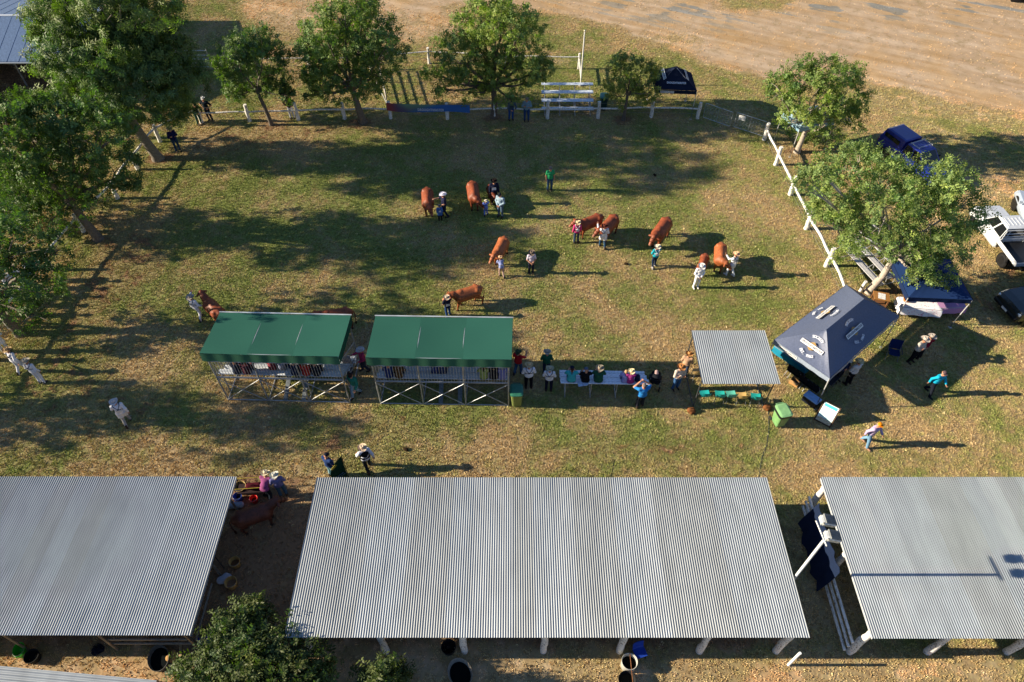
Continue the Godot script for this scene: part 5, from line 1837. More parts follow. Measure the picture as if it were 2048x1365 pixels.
# ------------------------------------------------------------------ cattle
func cow(label: String, at: Vector3, face: float, size: float, tone: Color, neck_yaw: float, neck_drop: float, stride: float, seed_: int, cat := "cow", group := "") -> Node3D:    # origin under the middle of the body, facing +z
	var rg := RandomNumberGenerator.new(); rg.seed = seed_
	var c := thing("cow" if cat == "cow" else "calf", label, cat, at, deg_to_rad(face), group)
	c.scale = Vector3.ONE * size
	var lean := 0.86 if cat == "calf" else 1.0
	var nb := Vector3(0, 1.10, 0.56)
	var nd := Vector3(0, 0.22 - neck_drop * 0.9, 0.40 - absf(neck_drop) * 0.15).rotated(Vector3.UP, neck_yaw)
	var poll := nb + nd
	var hd := Vector3(0, -0.27 - neck_drop * 0.1, 0.33).rotated(Vector3.UP, neck_yaw * 1.35)
	var side := Vector3(1, 0, 0).rotated(Vector3.UP, neck_yaw * 1.35)
	var muz := poll + hd
	var p := [
		[Vector3(-0.03, 0.94, -0.42), Vector3(-0.03, 0.91, 0.34), 0.33 * lean, 0.34 * lean],
		[Vector3(0.03, 0.94, -0.42), Vector3(0.03, 0.91, 0.34), 0.33 * lean, 0.34 * lean],
		[Vector3(0, 1.09, -0.62), Vector3(0, 1.12, 0.38), 0.215, 0.20],
		[Vector3(-0.17, 1.14, -0.58), Vector3(0.17, 1.14, -0.58), 0.15, 0.15],
		[Vector3(0, 1.06, -0.76), Vector3(0, 0.95, -0.70), 0.20, 0.21],
		[Vector3(-0.13, 0.92, 0.44), Vector3(0.13, 0.92, 0.44), 0.225, 0.225],
		[Vector3(0, 1.22, 0.30), Vector3(0, 1.18, 0.46), 0.13, 0.13],
		[Vector3(0, 0.78, 0.50), Vector3(0, 0.70, 0.10), 0.17, 0.22],
		[nb + Vector3(0, -0.08, -0.10), nb.lerp(poll, 0.5), 0.26, 0.19],
		[nb.lerp(poll, 0.5), poll, 0.19, 0.13],
		[nb + Vector3(0, -0.30, 0.03), nb.lerp(poll, 0.6) + Vector3(0, -0.17, 0), 0.09, 0.05],
		[poll, poll + hd * 0.45, 0.14, 0.118],
		[poll + hd * 0.45, muz, 0.112, 0.088]]
	var lx := [0.17, -0.17]
	var feet := []
	for q in 2:
		var x: float = lx[q]
		var st := stride * (1.0 if q == 0 else -1.0)
		var k := Vector3(x, 0.42, 0.46 + st * 0.5)
		var f := Vector3(x, 0.075, 0.44 + st)
		p.append([Vector3(x, 0.80, 0.42), k, 0.13, 0.066]); p.append([k, f, 0.058, 0.046])
		feet.append(f)
		var h := Vector3(x * 1.05, 0.46, -0.76 - st * 0.7)
		var ff := Vector3(x * 1.05, 0.075, -0.68 - st)
		p.append([Vector3(x * 1.05, 0.95, -0.60), Vector3(x * 1.2, 0.70, -0.52 - st * 0.3), 0.20, 0.125])
		p.append([Vector3(x * 1.2, 0.70, -0.52 - st * 0.3), h, 0.115, 0.062]); p.append([h, ff, 0.056, 0.044])
		feet.append(ff)
	var r := nets(p, 0.034, 0.055)
	var cs := PackedColorArray()
	var mz := muz
	var coat := FastNoiseLite.new()
	coat.seed = seed_; coat.frequency = 2.2; coat.fractal_octaves = 3
	for q in r[0]:
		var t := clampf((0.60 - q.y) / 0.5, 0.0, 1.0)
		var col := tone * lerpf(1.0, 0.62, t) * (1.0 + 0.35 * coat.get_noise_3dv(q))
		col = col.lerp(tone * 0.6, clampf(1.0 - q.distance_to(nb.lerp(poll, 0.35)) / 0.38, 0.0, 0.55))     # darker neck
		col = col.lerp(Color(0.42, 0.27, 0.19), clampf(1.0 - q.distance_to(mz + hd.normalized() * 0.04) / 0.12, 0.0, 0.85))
		cs.append(Color(col.r, col.g, col.b))
	var g := G.new()
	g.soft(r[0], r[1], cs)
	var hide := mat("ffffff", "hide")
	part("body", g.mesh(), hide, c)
	for s in [-1.0, 1.0]:
		var e := G.new(); e.col = tone * 0.95
		var root: Vector3 = poll + side * s * 0.09 + Vector3(0, 0.02, 0.0)
		var tip: Vector3 = root + side * s * 0.23 + Vector3(0, -0.10, -0.02)
		e.pipe([root, root.lerp(tip, 0.35), root.lerp(tip, 0.75), tip], [0.03, 0.066, 0.058, 0.014], 8)
		part("ear", e.mesh(), hide, c)
		var y := G.new(); y.ball(poll + hd * 0.36 + side * s * 0.112 + Vector3(0, 0.02, 0), Vector3.ONE * 0.02, 8)
		part("eye", y.mesh(), mat("0d0a09", "glass"), c)
	for f in feet:
		var h := G.new()
		h.xf = Transform3D(Basis.from_scale(Vector3(1, 1, 1.2)), f)
		h.lathe([Vector2(0.0, -0.078), Vector2(0.062, -0.078), Vector2(0.05, 0.0), Vector2(0.03, 0.01)], 10)
		part("hoof", h.mesh(), mat("2a211c", "rubber"), c)
	var tl := G.new(); tl.col = tone * 0.9
	var sw := rg.randf_range(-0.08, 0.08)
	tl.pipe([Vector3(0, 1.16, -0.88), Vector3(sw * 0.3, 1.02, -1.0), Vector3(sw, 0.70, -1.02), Vector3(sw * 1.4, 0.45, -0.98)], [0.035, 0.028, 0.022, 0.02], 7)
	var tp := part("tail", tl.mesh(), hide, c)
	var sg := G.new(); sg.pipe([Vector3(sw * 1.4, 0.47, -0.98), Vector3(sw * 1.5, 0.34, -0.98), Vector3(sw * 1.6, 0.20, -0.97)], [0.02, 0.05, 0.008], 7)
	part("switch", sg.mesh(), mat("3a1a0e", "cloth"), tp)
	var hg := G.new()
	for e in [[0.30, 0.138], [0.72, 0.112]]:
		var pts := []
		var rd := []
		var o: Vector3 = poll + hd * e[0]
		var up := hd.normalized().cross(side)
		for q in 13:
			var a := TAU * q / 12
			pts.append(o + (side * cos(a) + up * sin(a)) * e[1]); rd.append(0.011)
		hg.pipe(pts, rd, 5, false)
	part("halter", hg.mesh(), mat("2b2018", "cloth"), c)
	return c

# ------------------------------------------------------------------ who stands where
func at_(x: float, y: float, h := 0.0) -> Vector3:
	return spot(x, y, h)

func build_cattle() -> void:
	var red := Color(0.25, 0.060, 0.022)
	var deep := Color(0.17, 0.040, 0.018)
	var gold := Color(0.36, 0.105, 0.034)
	var g := "red cattle led in the ring"
	cow("reddish brown cow facing the camera, leftmost of the group standing in the tree shade", at_(858, 424), 6, 0.98, red, 0.25, 0.30, 0.03, 1, "cow", g)
	cow("reddish brown cow nosing towards the small child in blue with a white hat", at_(948, 412), 8, 1.0, red, 0.75, 0.42, 0.04, 2, "cow", g)
	cow("small dark red calf beside the handler in a black hat", at_(984, 404), 12, 0.72, deep, 0.2, 0.12, 0.03, 3, "calf", g)
	cow("red cow standing side on, behind the handler in a pink shirt", at_(1176, 470), -62, 0.96, red, -0.1, -0.08, 0.05, 4, "cow", g)
	cow("red cow held by the handler in a white coat and brown hat", at_(1213, 478), -35, 1.0, red, -0.25, 0.05, 0.04, 5, "cow", g)
	cow("large red cow facing the handler in a turquoise shirt", at_(1317, 487), -32, 1.06, red, -0.05, 0.18, 0.03, 6, "cow", g)
	cow("small red calf half hidden behind the handler in white overalls", at_(1401, 545), -22, 0.72, red, -0.2, 0.15, 0.02, 7, "calf", g)
	cow("orange-red cow turning its head to the handler in a white coat on the right", at_(1434, 535), -12, 0.94, gold, 0.9, 0.20, 0.03, 8, "cow", g)
	cow("light orange cow by the stooping child with a wide straw hat", at_(1001, 522), -18, 0.94, gold, -0.25, 0.15, 0.04, 9, "cow", g)
	cow("orange cow striding towards the handler with a stick, behind the right grandstand", at_(934, 612), -68, 0.95, gold, -0.05, 0.12, 0.16, 10, "cow", g)
	cow("dark red cow led at the back left corner of the left grandstand", at_(437, 640), -135, 0.95, red, 0.0, -0.12, 0.06, 11, "cow", g)
	cow("red cow mostly hidden behind the left grandstand, hind legs showing", at_(676, 656), -80, 0.98, red, 0.0, 0.1, 0.05, 12, "cow", g)
	cow("very dark brown cow tied in the shade between the two left sheds", at_(523, 1050), 114, 1.0, Color(0.11, 0.032, 0.018), 0.1, 0.0, 0.05, 13, "cow")

func build_people() -> void:
	var W := "e6e6ea"
	var denim := "2f4763"
	var gr := "exhibitors and judges in the ring"
	var ring := func(d: Dictionary) -> Dictionary:
		d["group"] = gr
		return d
	person(at_(1099, 381), 10, "stand", 1.72, 1.02, "2f9a63", "3b5878", "cap", "7d756c", "person in a green shirt and jeans standing alone near the top of the ring", ring.call({"short": true, "boots": "2b2320"}))
	person(at_(890, 434), -70, "lead", 1.72, 1.05, "23263f", "1f2a3c", "wide", "d9d8e2", "person in a navy shirt and white hat leading the leftmost cow in the shade", ring.call({"short": true}))
	person(at_(881, 441), 190, "stand", 1.12, 1.05, "4f79b8", "1d2330", "small", "4c5563", "small child in a blue coat and grey hat at the navy-shirted adult's side", ring.call({"coat": true, "harness": true, "strap": "1b2233"}))
	person(at_(989, 408), 5, "stand", 1.76, 1.05, "1d2238", "2a2c33", "wide", "241e1d", "person in a navy shirt and black hat with a white number on the chest", ring.call({"card_front": true}))
	person(at_(972, 431), 185, "lead", 1.12, 1.05, "6f86d8", "6f86d8", "small", "e8dfc4", "small child in pale blue overalls and white hat holding a cow", ring.call({"harness": true, "strap": "2c3c78", "card": false}))
	person(at_(1001, 434), -30, "fold", 1.74, 1.06, "93a9b8", "50647a", "cap", "20262e", "person in a checked pale shirt and dark cap standing with folded hands", ring.call({}))
	person(at_(1062, 547), 8, "fold", 1.62, 0.98, "cfc6d6", "26283a", "wide", "77695c", "person in a pale shirt and grey-brown hat standing alone in mid ring", ring.call({"short": true}))
	person(at_(1003, 554), 195, "bend", 1.32, 1.0, "8d97c4", "b79c90", "wide", "dcb58c", "stooping child in a wide straw hat with a white bib, beside a light orange cow", ring.call({"harness": true, "short": true, "card": true}))
	person(at_(1152, 486), 188, "stand", 1.55, 1.02, "c63f76", "33485f", "wide", "e3cba0", "handler in a bright pink shirt with a straw hat and number card", ring.call({"harness": true, "strap": "e7e7ea"}))
	person(at_(1204, 496), 186, "leadup", 1.66, 1.03, W, "33526d", "wide", "5b2f27", "handler in a long white coat with a brown hat and jeans", ring.call({"coat": true, "harness": true}))
	person(at_(1307, 535), 192, "lead", 1.58, 1.0, "1f9fb0", "1f2f48", "wide", "e6d9bd", "handler in a turquoise shirt with a cream hat and white bib", ring.call({"harness": true, "strap": "e7e7ea", "boots": "b9b4ae"}))
	person(at_(1391, 576), 10, "fold", 1.70, 1.0, "f0f0f2", "f0f0f2", "wide", "e2ded8", "person all in white with a white hat, nearest of the right-hand group", ring.call({"boots": "e4e0da"}))
	person(at_(1459, 552), -140, "leadup", 1.66, 1.0, W, "dfe6ee", "wide", "dfb48c", "handler in a white coat and straw hat holding the rightmost orange cow", ring.call({"coat": true, "harness": true, "boots": "dcdcda"}))
	person(at_(402, 639), 160, "leadup", 1.72, 1.0, W, W, "wide", "a79d92", "handler in white by the cow at the left grandstand corner", ring.call({"harness": true, "boots": "2b2522"}))
	var st := person(at_(897, 634), 200, "lead", 1.50, 1.0, "1d2338", "2a4a80", "wide", "c2b29a", "person in a navy top and fawn hat holding a stick behind the right grandstand", ring.call({"harness": true, "short": true}))
	rod("show_stick", st, Vector3(-0.2, 0.35, 0.46), Vector3(-0.18, 1.85, 0.44), 0.012, mat("1a1512", "wood"))
	# along the fences
	person(at_(357, 303), 40, "cross", 1.76, 1.03, "1c2350", "2c4560", "wide", "c9b08a", "person in a dark blue shirt and straw hat under the tallest tree, inside the ring")
	person(at_(421, 241), -10, "hips", 1.72, 1.05, "16212c", "1a1d27", "small", "cfcfcb", "person in dark clothes with a white hat behind the back left fence corner", {"short": true})
	person(at_(400, 249), 50, "lean", 1.72, 1.05, "20332f", "3a5a4e", "cap", "2b3330", "person in dark green leaning at the fence corner, partly behind leaves")
	person(at_(585, 237), 0, "hips", 1.72, 1.03, "3c1d26", "d2d2d6", "cap", "6c6f74", "person in dark red top and white trousers behind the fence near the fullest tree", {"vest": "2a2830"})
	person(at_(1053, 242), 0, "cross", 1.74, 1.12, "7f9aa6", "2f4a78", "cap", "8d8a86", "stout person in a grey-blue shirt with arms folded at the back fence")
	person(at_(1022, 240), 15, "lean", 1.72, 1.05, "4f6072", "2f4f86", "cap", "3b4450", "person in a striped shirt and blue jeans at the back fence under leaves")
	person(at_(258, 276), 60, "lean", 1.72, 1.0, "c9d2dc", "3a4860", "wide", "d8cfc4", "person in a pale shirt leaning on the far left corner of the fence")
	var fg := "people in white lining the left fence under the trees"
	var k := 0
	for q in [[72, 562], [52, 578], [34, 592], [18, 612], [2, 632], [-24, 600]]:
		k += 1
		person(at_(q[0], q[1]), [80, 95, 70, 88, 100, 75][k - 1], "lean" if k % 2 else "cross", [1.74, 1.68, 1.72, 1.6, 1.75, 1.7][k - 1], 1.04, ["dfe3ee", "cfd6e6", "e2e2e6", "c8d0e0", "e4e6ec", "d4dae6"][k - 1], ["2f3c58", "3a4660", "dcdce2", "2c3448", "3a4258", "31405a"][k - 1], "wide", ["d8c8a8", "bfb39c", "e0d8cc", "8a7a66", "d2c3a0", "cab898"][k - 1],
			["person in pale shirt furthest along the left fence under the leaves", "person in pale blue-white shirt, second along the shaded left fence", "person all in white, third along the shaded left fence", "shorter person in a brown hat, fourth along the shaded left fence", "person in white at the left edge, last along the shaded fence", "person in white set back from the shaded left fence"][k - 1], {"group": fg, "harness": k % 2 == 0})
	person(at_(14, 704), -150, "cross", 1.72, 1.05, W, "cfd0d0", "wide", "c9b48c", "person in a white harnessed coat at the left edge, turned to the one in teal", {"coat": true, "harness": true})
	person(at_(-6, 722), 30, "fold", 1.66, 1.05, "2a8a92", "274a5c", "wide", "8a4a2e", "person in teal cut off by the left edge among the white coats")
	person(at_(48, 745), 165, "walk", 1.72, 1.0, W, "dcdce2", "wide", "b59a72", "person in white with a tan hat, between two others in white at the left edge", {"harness": true, "card": false})
	person(at_(86, 766), 170, "stand", 1.72, 1.02, W, "e2e2e8", "wide", "b0a898", "person in white with a pale grey hat, rightmost of the left edge group", {"harness": true, "card": false, "boots": "3a3a42"})
	person(at_(258, 848), 205, "walk", 1.72, 1.05, W, "a9a6a4", "wide", "d8cbc6", "person in a white coat and grey trousers walking alone, lower left", {"coat": true, "harness": true})
	# round the grandstands
	person(at_(714, 791), -20, "walk", 1.72, 1.05, "2f7a68", "7f9aae", "cap", "3a2a26", "person in a teal-green shirt and pale jeans at the end of the left grandstand", {})
	person(at_(700, 748), 165, "stand", 1.6, 1.0, "8f8a90", "4a5260", "hair", "7a5c44", "fair-haired person at the right end rail of the left grandstand", {"hair": "a88a6a"})
	person(at_(731, 742), -60, "lead", 1.66, 1.0, "b23a66", "343a48", "wide", "c9c4c8", "person in a pink top and pale hat between the two grandstands")
	person(at_(1036, 748), 150, "lead", 1.72, 1.05, "b0262e", "3b5e86", "small", "39503f", "person in a red shirt and dark hat beside the right grandstand", {"short": true})
	person(at_(1057, 775), 185, "fold", 1.74, 1.12, "e2e2ea", "14161e", "wide", "c8b48c", "person in a white shirt with crossed dark straps, nearest the green-lidded bin", {"harness": true, "card": false})
	person(at_(1097, 781), 175, "fold", 1.70, 1.05, "dfe1ea", "1b1f33", "wide", "a9a58e", "person in a white shirt with crossed straps beside the bench's left end", {"harness": true})
	person(at_(1092, 748), 180, "fold", 1.70, 1.0, "1f5a44", "20304a", "wide", "a29a90", "person in dark green with a grey hat behind the two in strapped white shirts")
	person(at_(1279, 814), 190, "photo", 1.74, 1.16, "2f7fc4", "2a2d36", "none", "", "person in a bright blue shirt holding a camera up at the bench", {"short": true, "hair": "6a6460"})
	person(at_(1350, 778), 20, "cross", 1.74, 1.06, "c9bcae", "3a5e8a", "wide", "b07a4a", "person in a fawn shirt, jeans and tan hat by the small iron shelter", {})
	person(at_(1366, 752), 160, "fold", 1.70, 1.0, "b89478", "31425c", "wide", "b98450", "person in a tan hat just behind the one in fawn by the shelter post")
	# near the marquees
	person(at_(1694, 768), 205, "fold", 1.76, 1.08, "c2c4c4", "15171c", "wide", "cdb98e", "person in a white shirt and cream hat at the front edge of the largest marquee", {})
	person(at_(1672, 762), 30, "cross", 1.70, 1.04, "2b3350", "20242e", "wide", "d8d2c4", "person in dark navy with a cream hat under the front edge of the largest marquee")
	person(at_(1820, 724), 30, "cross", 1.78, 1.08, "b4aea4", "17181e", "wide", "bdb2a4", "person in a pale shirt and dark trousers standing in the marquee's shadow", {})
	person(at_(1836, 716), 215, "hips", 1.66, 1.02, "7a1a34", "1a1b22", "wide", "a49a90", "person in a crimson top standing close to the pale-shirted one in the shadow", {})
	person(at_(1855, 787), 25, "walk", 1.72, 1.08, "1ba4c8", "1d222e", "cap", "5c4a4e", "person in a bright cyan shirt walking across the marquee's shadow", {"boots": "17181c"})
	person(at_(1728, 889), 35, "walk", 1.74, 1.08, "b9a8cc", "6f97b6", "cap", "e8891a", "person in a lilac shirt and orange cap walking at lower right", {"boots": "a8826a"})
	# round the sheds
	person(at_(666, 952), 150, "fold", 1.72, 1.05, "2a3f6c", "8ab0b8", "cap", "1c2230", "person in a blue shirt and dark cap left of the green feather flag", {"short": true})
	person(at_(738, 939), -150, "walk", 1.74, 1.10, "cfd3e0", "22262f", "wide", "cdb69a", "stout person in a black vest and cream hat right of the feather flag", {"vest": "17171a"})
	person(at_(541, 1000), 170, "bend", 1.72, 1.05, "8d4a78", "1c2430", "wide", "dccca8", "person in a cream hat bending over gear beside the dark tied cow", {})
	person(at_(568, 991), 200, "fold", 1.70, 1.08, "6a6a96", "3a5a74", "wide", "c2c2b4", "person in a purple-grey shirt and pale hat between the two left sheds", {})

func seat(stand: Node3D, local: Vector3) -> Vector3:
	return stand.transform * local

func build_seated(s1: Node3D, s2: Node3D, bench: Node3D) -> void:
	var g := "spectators seated in the grandstands"
	var face := 180.0
	# [x along the stand, tier, shirt, hat kind, hat colour, label]
	var one := [[0.9, 0, "232a3c", "cap", "1a1d26", "person in dark navy at the left end of the left grandstand's top row"],
		[1.35, 0, "4a2430", "wide", "6a5a4c", "person in dark maroon on the left grandstand's top row beside the navy one"],
		[3.55, 0, "232c46", "cap", "22283a", "person in navy in the middle of the left grandstand's top row"],
		[4.05, 0, "b0392f", "wide", "a89880", "person in bright red-orange on the left grandstand's top row"],
		[4.5, 0, "22252e", "cap", "30343c", "person in black right of the red-orange one on the left grandstand"],
		[2.3, 1, "8a3a44", "wide", "c6b89c", "person in dull red on the left grandstand's second row"],
		[2.75, 1, "8a92a8", "wide", "d0c4a8", "person in pale grey on the left grandstand's second row"]]
	var two := [[0.6, 0, "26386a", "cap", "1d2434", "person in royal blue at the left of the right grandstand's top row"],
		[1.05, 0, "5a4228", "wide", "94704a", "person in brown on the right grandstand's top row, left half"],
		[2.6, 1, "2a3c78", "cap", "23304c", "person in deep blue on the right grandstand's second row"],
		[2.95, 1, "253a66", "wide", "b09a78", "person in slate blue and straw hat on the right grandstand's second row"],
		[4.85, 0, "9aa860", "none", "", "person in lime green with a dark ponytail on the right grandstand"],
		[5.3, 0, "1a1a1e", "wide", "3a3430", "person in black between lime and lavender on the right grandstand"],
		[5.68, 0, "7f7fb0", "wide", "d8d2c4", "person in lavender at the right end of the right grandstand"]]
	for e in [[s1, one], [s2, two]]:
		var s: Node3D = e[0]
		for q in e[1]:
			var p := seat(s, Vector3(q[0], 1.78 + 0.02 - 0.33 * q[1] - 0.42, -0.22 - 0.5 * q[1]))
			person(p, 180 + rad_to_deg(s.rotation.y), "sit", 1.66, 1.04, q[2], "2c3648", q[3], q[4], q[5], {"group": g, "pony": q[3] == "none", "hair": "2a1c16"})
	var bt := rad_to_deg(bench.rotation.y)
	var top := 1.05 + 0.02 - 0.42
	person(seat(bench, Vector3(0.48, top, -0.06)), 178 + bt, "sit", 1.72, 1.12, "3fa9ae", "28313f", "cap", "1e2436", "person in a turquoise shirt with a ponytail, leftmost on the long low bench", {"pony": true, "short": true, "hair": "4a2a1c"})
	person(seat(bench, Vector3(1.13, top, -0.06)), 182 + bt, "sit", 1.64, 1.08, "17181c", "2a2e38", "cap", "5a6478", "person in black between the turquoise and dark green ones on the bench", {"short": true})
	person(seat(bench, Vector3(1.72, top, -0.06)), 176 + bt, "sit", 1.76, 1.1, "24513f", "3a4656", "wide", "8a8272", "person in dark green with a wide grey hat on the bench", {"short": true})
	person(seat(bench, Vector3(3.18, top, -0.06)), 184 + bt, "sit", 1.5, 1.15, "a03a80", "8a90c0", "wide", "ead8a8", "person in pink with a cream hat on the right half of the bench", {})
	person(seat(bench, Vector3(2.95, top, -0.10)), 180 + bt, "sit", 1.45, 1.05, "9a9ad0", "5a6488", "none", "", "person in lavender pressed against the one in pink on the bench", {"hair": "b89468"})

func build_props() -> void:
	# chairs in the iron shelter
	var sh := thing("shelter", "small flat shelter with a striped corrugated iron roof beside the largest marquee", "shelter", Vector3(8.33, 0, -18.6))
	iron_roof(sh, Vector3(0, 2.28, 0), Vector3(0.0, 2.32, -3.07), 3.42)
	var st := mat("5c5f62", "metal")
	for x in [0.08, 3.34]:
		for z in [-0.35, -2.9]:
			rod("post", sh, Vector3(x, 0, z), Vector3(x, 2.27, z), 0.03, st, 8)
		rod("ground_rail", sh, Vector3(x, 0.04, -0.35), Vector3(x, 0.04, -2.9), 0.024, st, 8)
		rod("roof_rail", sh, Vector3(x, 2.24, -0.05), Vector3(x, 2.28, -3.0), 0.024, st, 8)
	for z in [-0.35, -2.9]: rod("roof_rail", sh, Vector3(0.02, 2.255, z), Vector3(3.4, 2.255, z), 0.024, st, 8)
	for e in [[-0.05, -0.12, "brown sandbag weight at the shelter's front left foot"], [3.5, -0.30, "brown sandbag weight at the shelter's front right foot, by the light green bin"]]:
		var b := thing("sandbag", e[2], "sandbag", sh.position + Vector3(e[0], 0, e[1]), 0.3, "")
		var bm := blob([[Vector3(-0.08, 0.12, 0), Vector3(0.06, 0.13, 0.02), 0.13, 0.12], [Vector3(-0.05, 0.08, 0.12), Vector3(0.08, 0.08, 0.10), 0.09, 0.09]], 0.025, 0.03)
		part("bag", bm, mat("7a4f30", "cloth"), b)
		var g := G.new(); g.pipe([Vector3(-0.1, 0.22, 0), Vector3(0, 0.30, 0.02), Vector3(0.1, 0.22, 0.03)], [0.012, 0.012, 0.012], 5)
		part("handle", g.mesh(), mat("3a2a1e", "cloth"), b)
	var cg := "plastic chairs in the iron shelter"
	plastic_chair("turquoise plastic chair, leftmost in the row under the shelter's near edge", at_(1406, 800), deg_to_rad(182), "27a6a6", cg)
	plastic_chair("turquoise plastic chair, second from the left in the shelter row", at_(1436, 801), deg_to_rad(176), "2aa8a2", cg)
	plastic_chair("paler aqua plastic chair next to the tan one in the shelter row", at_(1458, 801), deg_to_rad(184), "5db5a6", cg)
	plastic_chair("tan plastic chair in the shelter row between turquoise ones", at_(1479, 804), deg_to_rad(180), "c9a86a", cg)
	plastic_chair("turquoise plastic chair, rightmost in the shelter row", at_(1507, 806), deg_to_rad(172), "25a29c", cg)
	plastic_chair("tan plastic chair alone at the shelter's left side", at_(1392, 756), deg_to_rad(185), "c4a468", cg)
	# bins
	wheelie_bin("olive wheelie bin with a dark green lid at the right end of the right grandstand", at_(1033, 806), 0.02, "7d8a4c", "2f6b56", false)
	wheelie_bin("light green wheelie bin with a black liner beside the small shelter", at_(1555, 846), 0.22, "6f9a62", "7fae78", true)
	wheelie_bin("dark green wheelie bin beside the white tiered bench at the back", at_(1206, 218), -0.1, "1d3a36", "39726a", false)
	# marquee furniture
	var d := spot(1660, 757, 0) - spot(1549, 680, 0)
	var ta := atan2(-d.z, d.x)
	var tt := table("trestle table with a teal cloth at the left corner of the largest marquee", at_(1581, 726), ta, 1.8, 0.75, 0.74, "8a8f94", "plastic")
	draped("tablecloth", "teal cloth over the trestle table at the largest marquee", tt.position, ta, 1.82, 0.77, 0.742, 0.42, mat("1f7f9a", "cloth"))
	for e in [[-0.45, "tray with a white rim on the teal cloth"], [0.25, "pale tray nearest the chairs on the teal cloth"]]:
		var o := thing("tray", e[1], "tray", tt.transform * Vector3(e[0], 0.752, 0.05), ta)
		var g := G.new(); g.box(Vector3(0, 0.012, 0), Vector3(0.34, 0.024, 0.28), 0.006)
		part("base", g.mesh(), mat("c8ccd2", "plastic"), o)
		var g2 := G.new(); g2.box(Vector3(0, 0.028, 0), Vector3(0.28, 0.006, 0.22))
		part("lining", g2.mesh(), mat("44507a", "plastic"), o)
	var fold := thing("folding_chair", "black folding chair, leftmost in the row at the open end of the largest marquee", "chair", at_(1580, 752), ta + PI, "black folding chairs at the largest marquee")
	var blk := mat("16171d", "cloth")
	var cr := mat("8a8d92", "metal")
	var sg := G.new(); sg.box(Vector3(0, 0.45, 0.0), Vector3(0.42, 0.04, 0.42), 0.012)
	part("seat", sg.mesh(), blk, fold)
	var bg := G.new(); bg.box(Vector3(0, 0.74, -0.22), Vector3(0.42, 0.36, 0.03), 0.012)
	part("backrest", bg.mesh(), blk, fold)
	for x in [-0.22, 0.22]:
		rod("leg", fold, Vector3(x, 0, 0.22), Vector3(x, 0.92, -0.24), 0.012, cr)
		rod("leg", fold, Vector3(x * 0.9, 0, -0.24), Vector3(x * 0.9, 0.45, 0.18), 0.012, cr)
	var fl := ["second black folding chair from the left at the marquee end", "third black folding chair from the left, before the gap with the carton", "black folding chair just right of the cardboard carton", "second black folding chair right of the carton", "third black folding chair right of the carton", "black folding chair nearest the ice box at the marquee end"]
	var fx := [[1587, 757], [1594, 761], [1604, 773], [1611, 778], [1618, 783], [1625, 788]]
	for q in fl.size():
		copy(fold, fl[q], at_(fx[q][0], fx[q][1]), ta + PI + 0.06 * sin(q * 2.0), "black folding chairs at the largest marquee")
	var lt := table("long dark serving table inside the open end of the largest marquee", at_(1618, 752), ta, 2.4, 0.7, 0.74, "20222b", "plastic")
	var bx := thing("carton", "open brown cardboard carton on the grass by the black chairs", "box", at_(1588, 768), ta + 0.1)
	var cb := G.new()
	for e in [[Vector3(0, 0.15, 0.14), Vector3(0.42, 0.3, 0.012)], [Vector3(0, 0.15, -0.14), Vector3(0.42, 0.3, 0.012)], [Vector3(0.205, 0.15, 0), Vector3(0.012, 0.3, 0.268)], [Vector3(-0.205, 0.15, 0), Vector3(0.012, 0.3, 0.268)], [Vector3(0, 0.01, 0), Vector3(0.396, 0.012, 0.266)]]: cb.box(e[0], e[1])
	part("box", cb.mesh(), mat("b58a58", "cloth"), bx)
	for e in [-1.0, 1.0]:
		var fg := G.new(); fg.bar(Vector3(0, 0.303, e * 0.146), Vector3(0, 0.27, e * 0.28), 0.41, 0.008)
		part("flap", fg.mesh(), mat("c39a68", "cloth"), bx)
	var es := thing("ice_box", "navy ice box with a pale blue lid at the foot of the marquee leg", "cooler", at_(1620, 806), ta)
	var eb := G.new(); eb.box(Vector3(0, 0.2, 0), Vector3(0.72, 0.36, 0.42), 0.03)
	part("body", eb.mesh(), mat("161c2c", "plastic"), es)
	var el := G.new(); el.box(Vector3(0, 0.42, 0), Vector3(0.75, 0.08, 0.45), 0.025)
	part("lid", el.mesh(), mat("8fb2dc", "plastic"), es)
	for x in [-0.385, 0.385]:
		var eh := G.new(); eh.box(Vector3(x, 0.28, 0), Vector3(0.03, 0.05, 0.2), 0.008)
		part("handle", eh.mesh(), mat("161c2c", "plastic"), es)
	# sandwich board
	var sb := thing("sandwich_board", "brown framed sandwich board with a pale aqua poster on the grass", "sign", at_(1652, 833), -0.64)
	for s in [1.0, -1.0]:
		var k := Transform3D(Basis(Vector3.RIGHT, -0.55 * s), Vector3(0, 0.0, 0.54 * s))
		var bd := G.new(); bd.xf = k; bd.box(Vector3(0, 0.55, 0), Vector3(0.72, 1.04, 0.02))
		part("board", bd.mesh(), mat("4f3a2c", "wood"), sb)
		for x in [-0.37, 0.37]:
			var fr := G.new(); fr.xf = k; fr.box(Vector3(x, 0.54, 0.0), Vector3(0.05, 1.12, 0.045), 0.006)
			part("frame", fr.mesh(), mat("5d4636", "wood"), sb)
		var ps := G.new(); ps.xf = k; ps.box(Vector3(0, 0.57, 0.014 * s), Vector3(0.66, 0.94, 0.006))
		part("poster", ps.mesh(), poster(), sb)
	# camp chair
	var cc := thing("camp_chair", "dark blue folding camp chair in the marquee's shadow", "chair", at_(1782, 715), -0.3)
	var cm := mat("182a58", "cloth")
	var s2 := G.new()
	var rows := []
	for q in 5:
		var row := []
		for j in 5:
			var u := (j - 2) / 2.0
			row.append(Vector3(u * 0.26, 0.42 - 0.05 * (1 - u * u), 0.22 - 0.11 * q))
		rows.append(row)
	cloth(s2, rows, 0.008)
	part("seat", s2.mesh(), cm, cc)
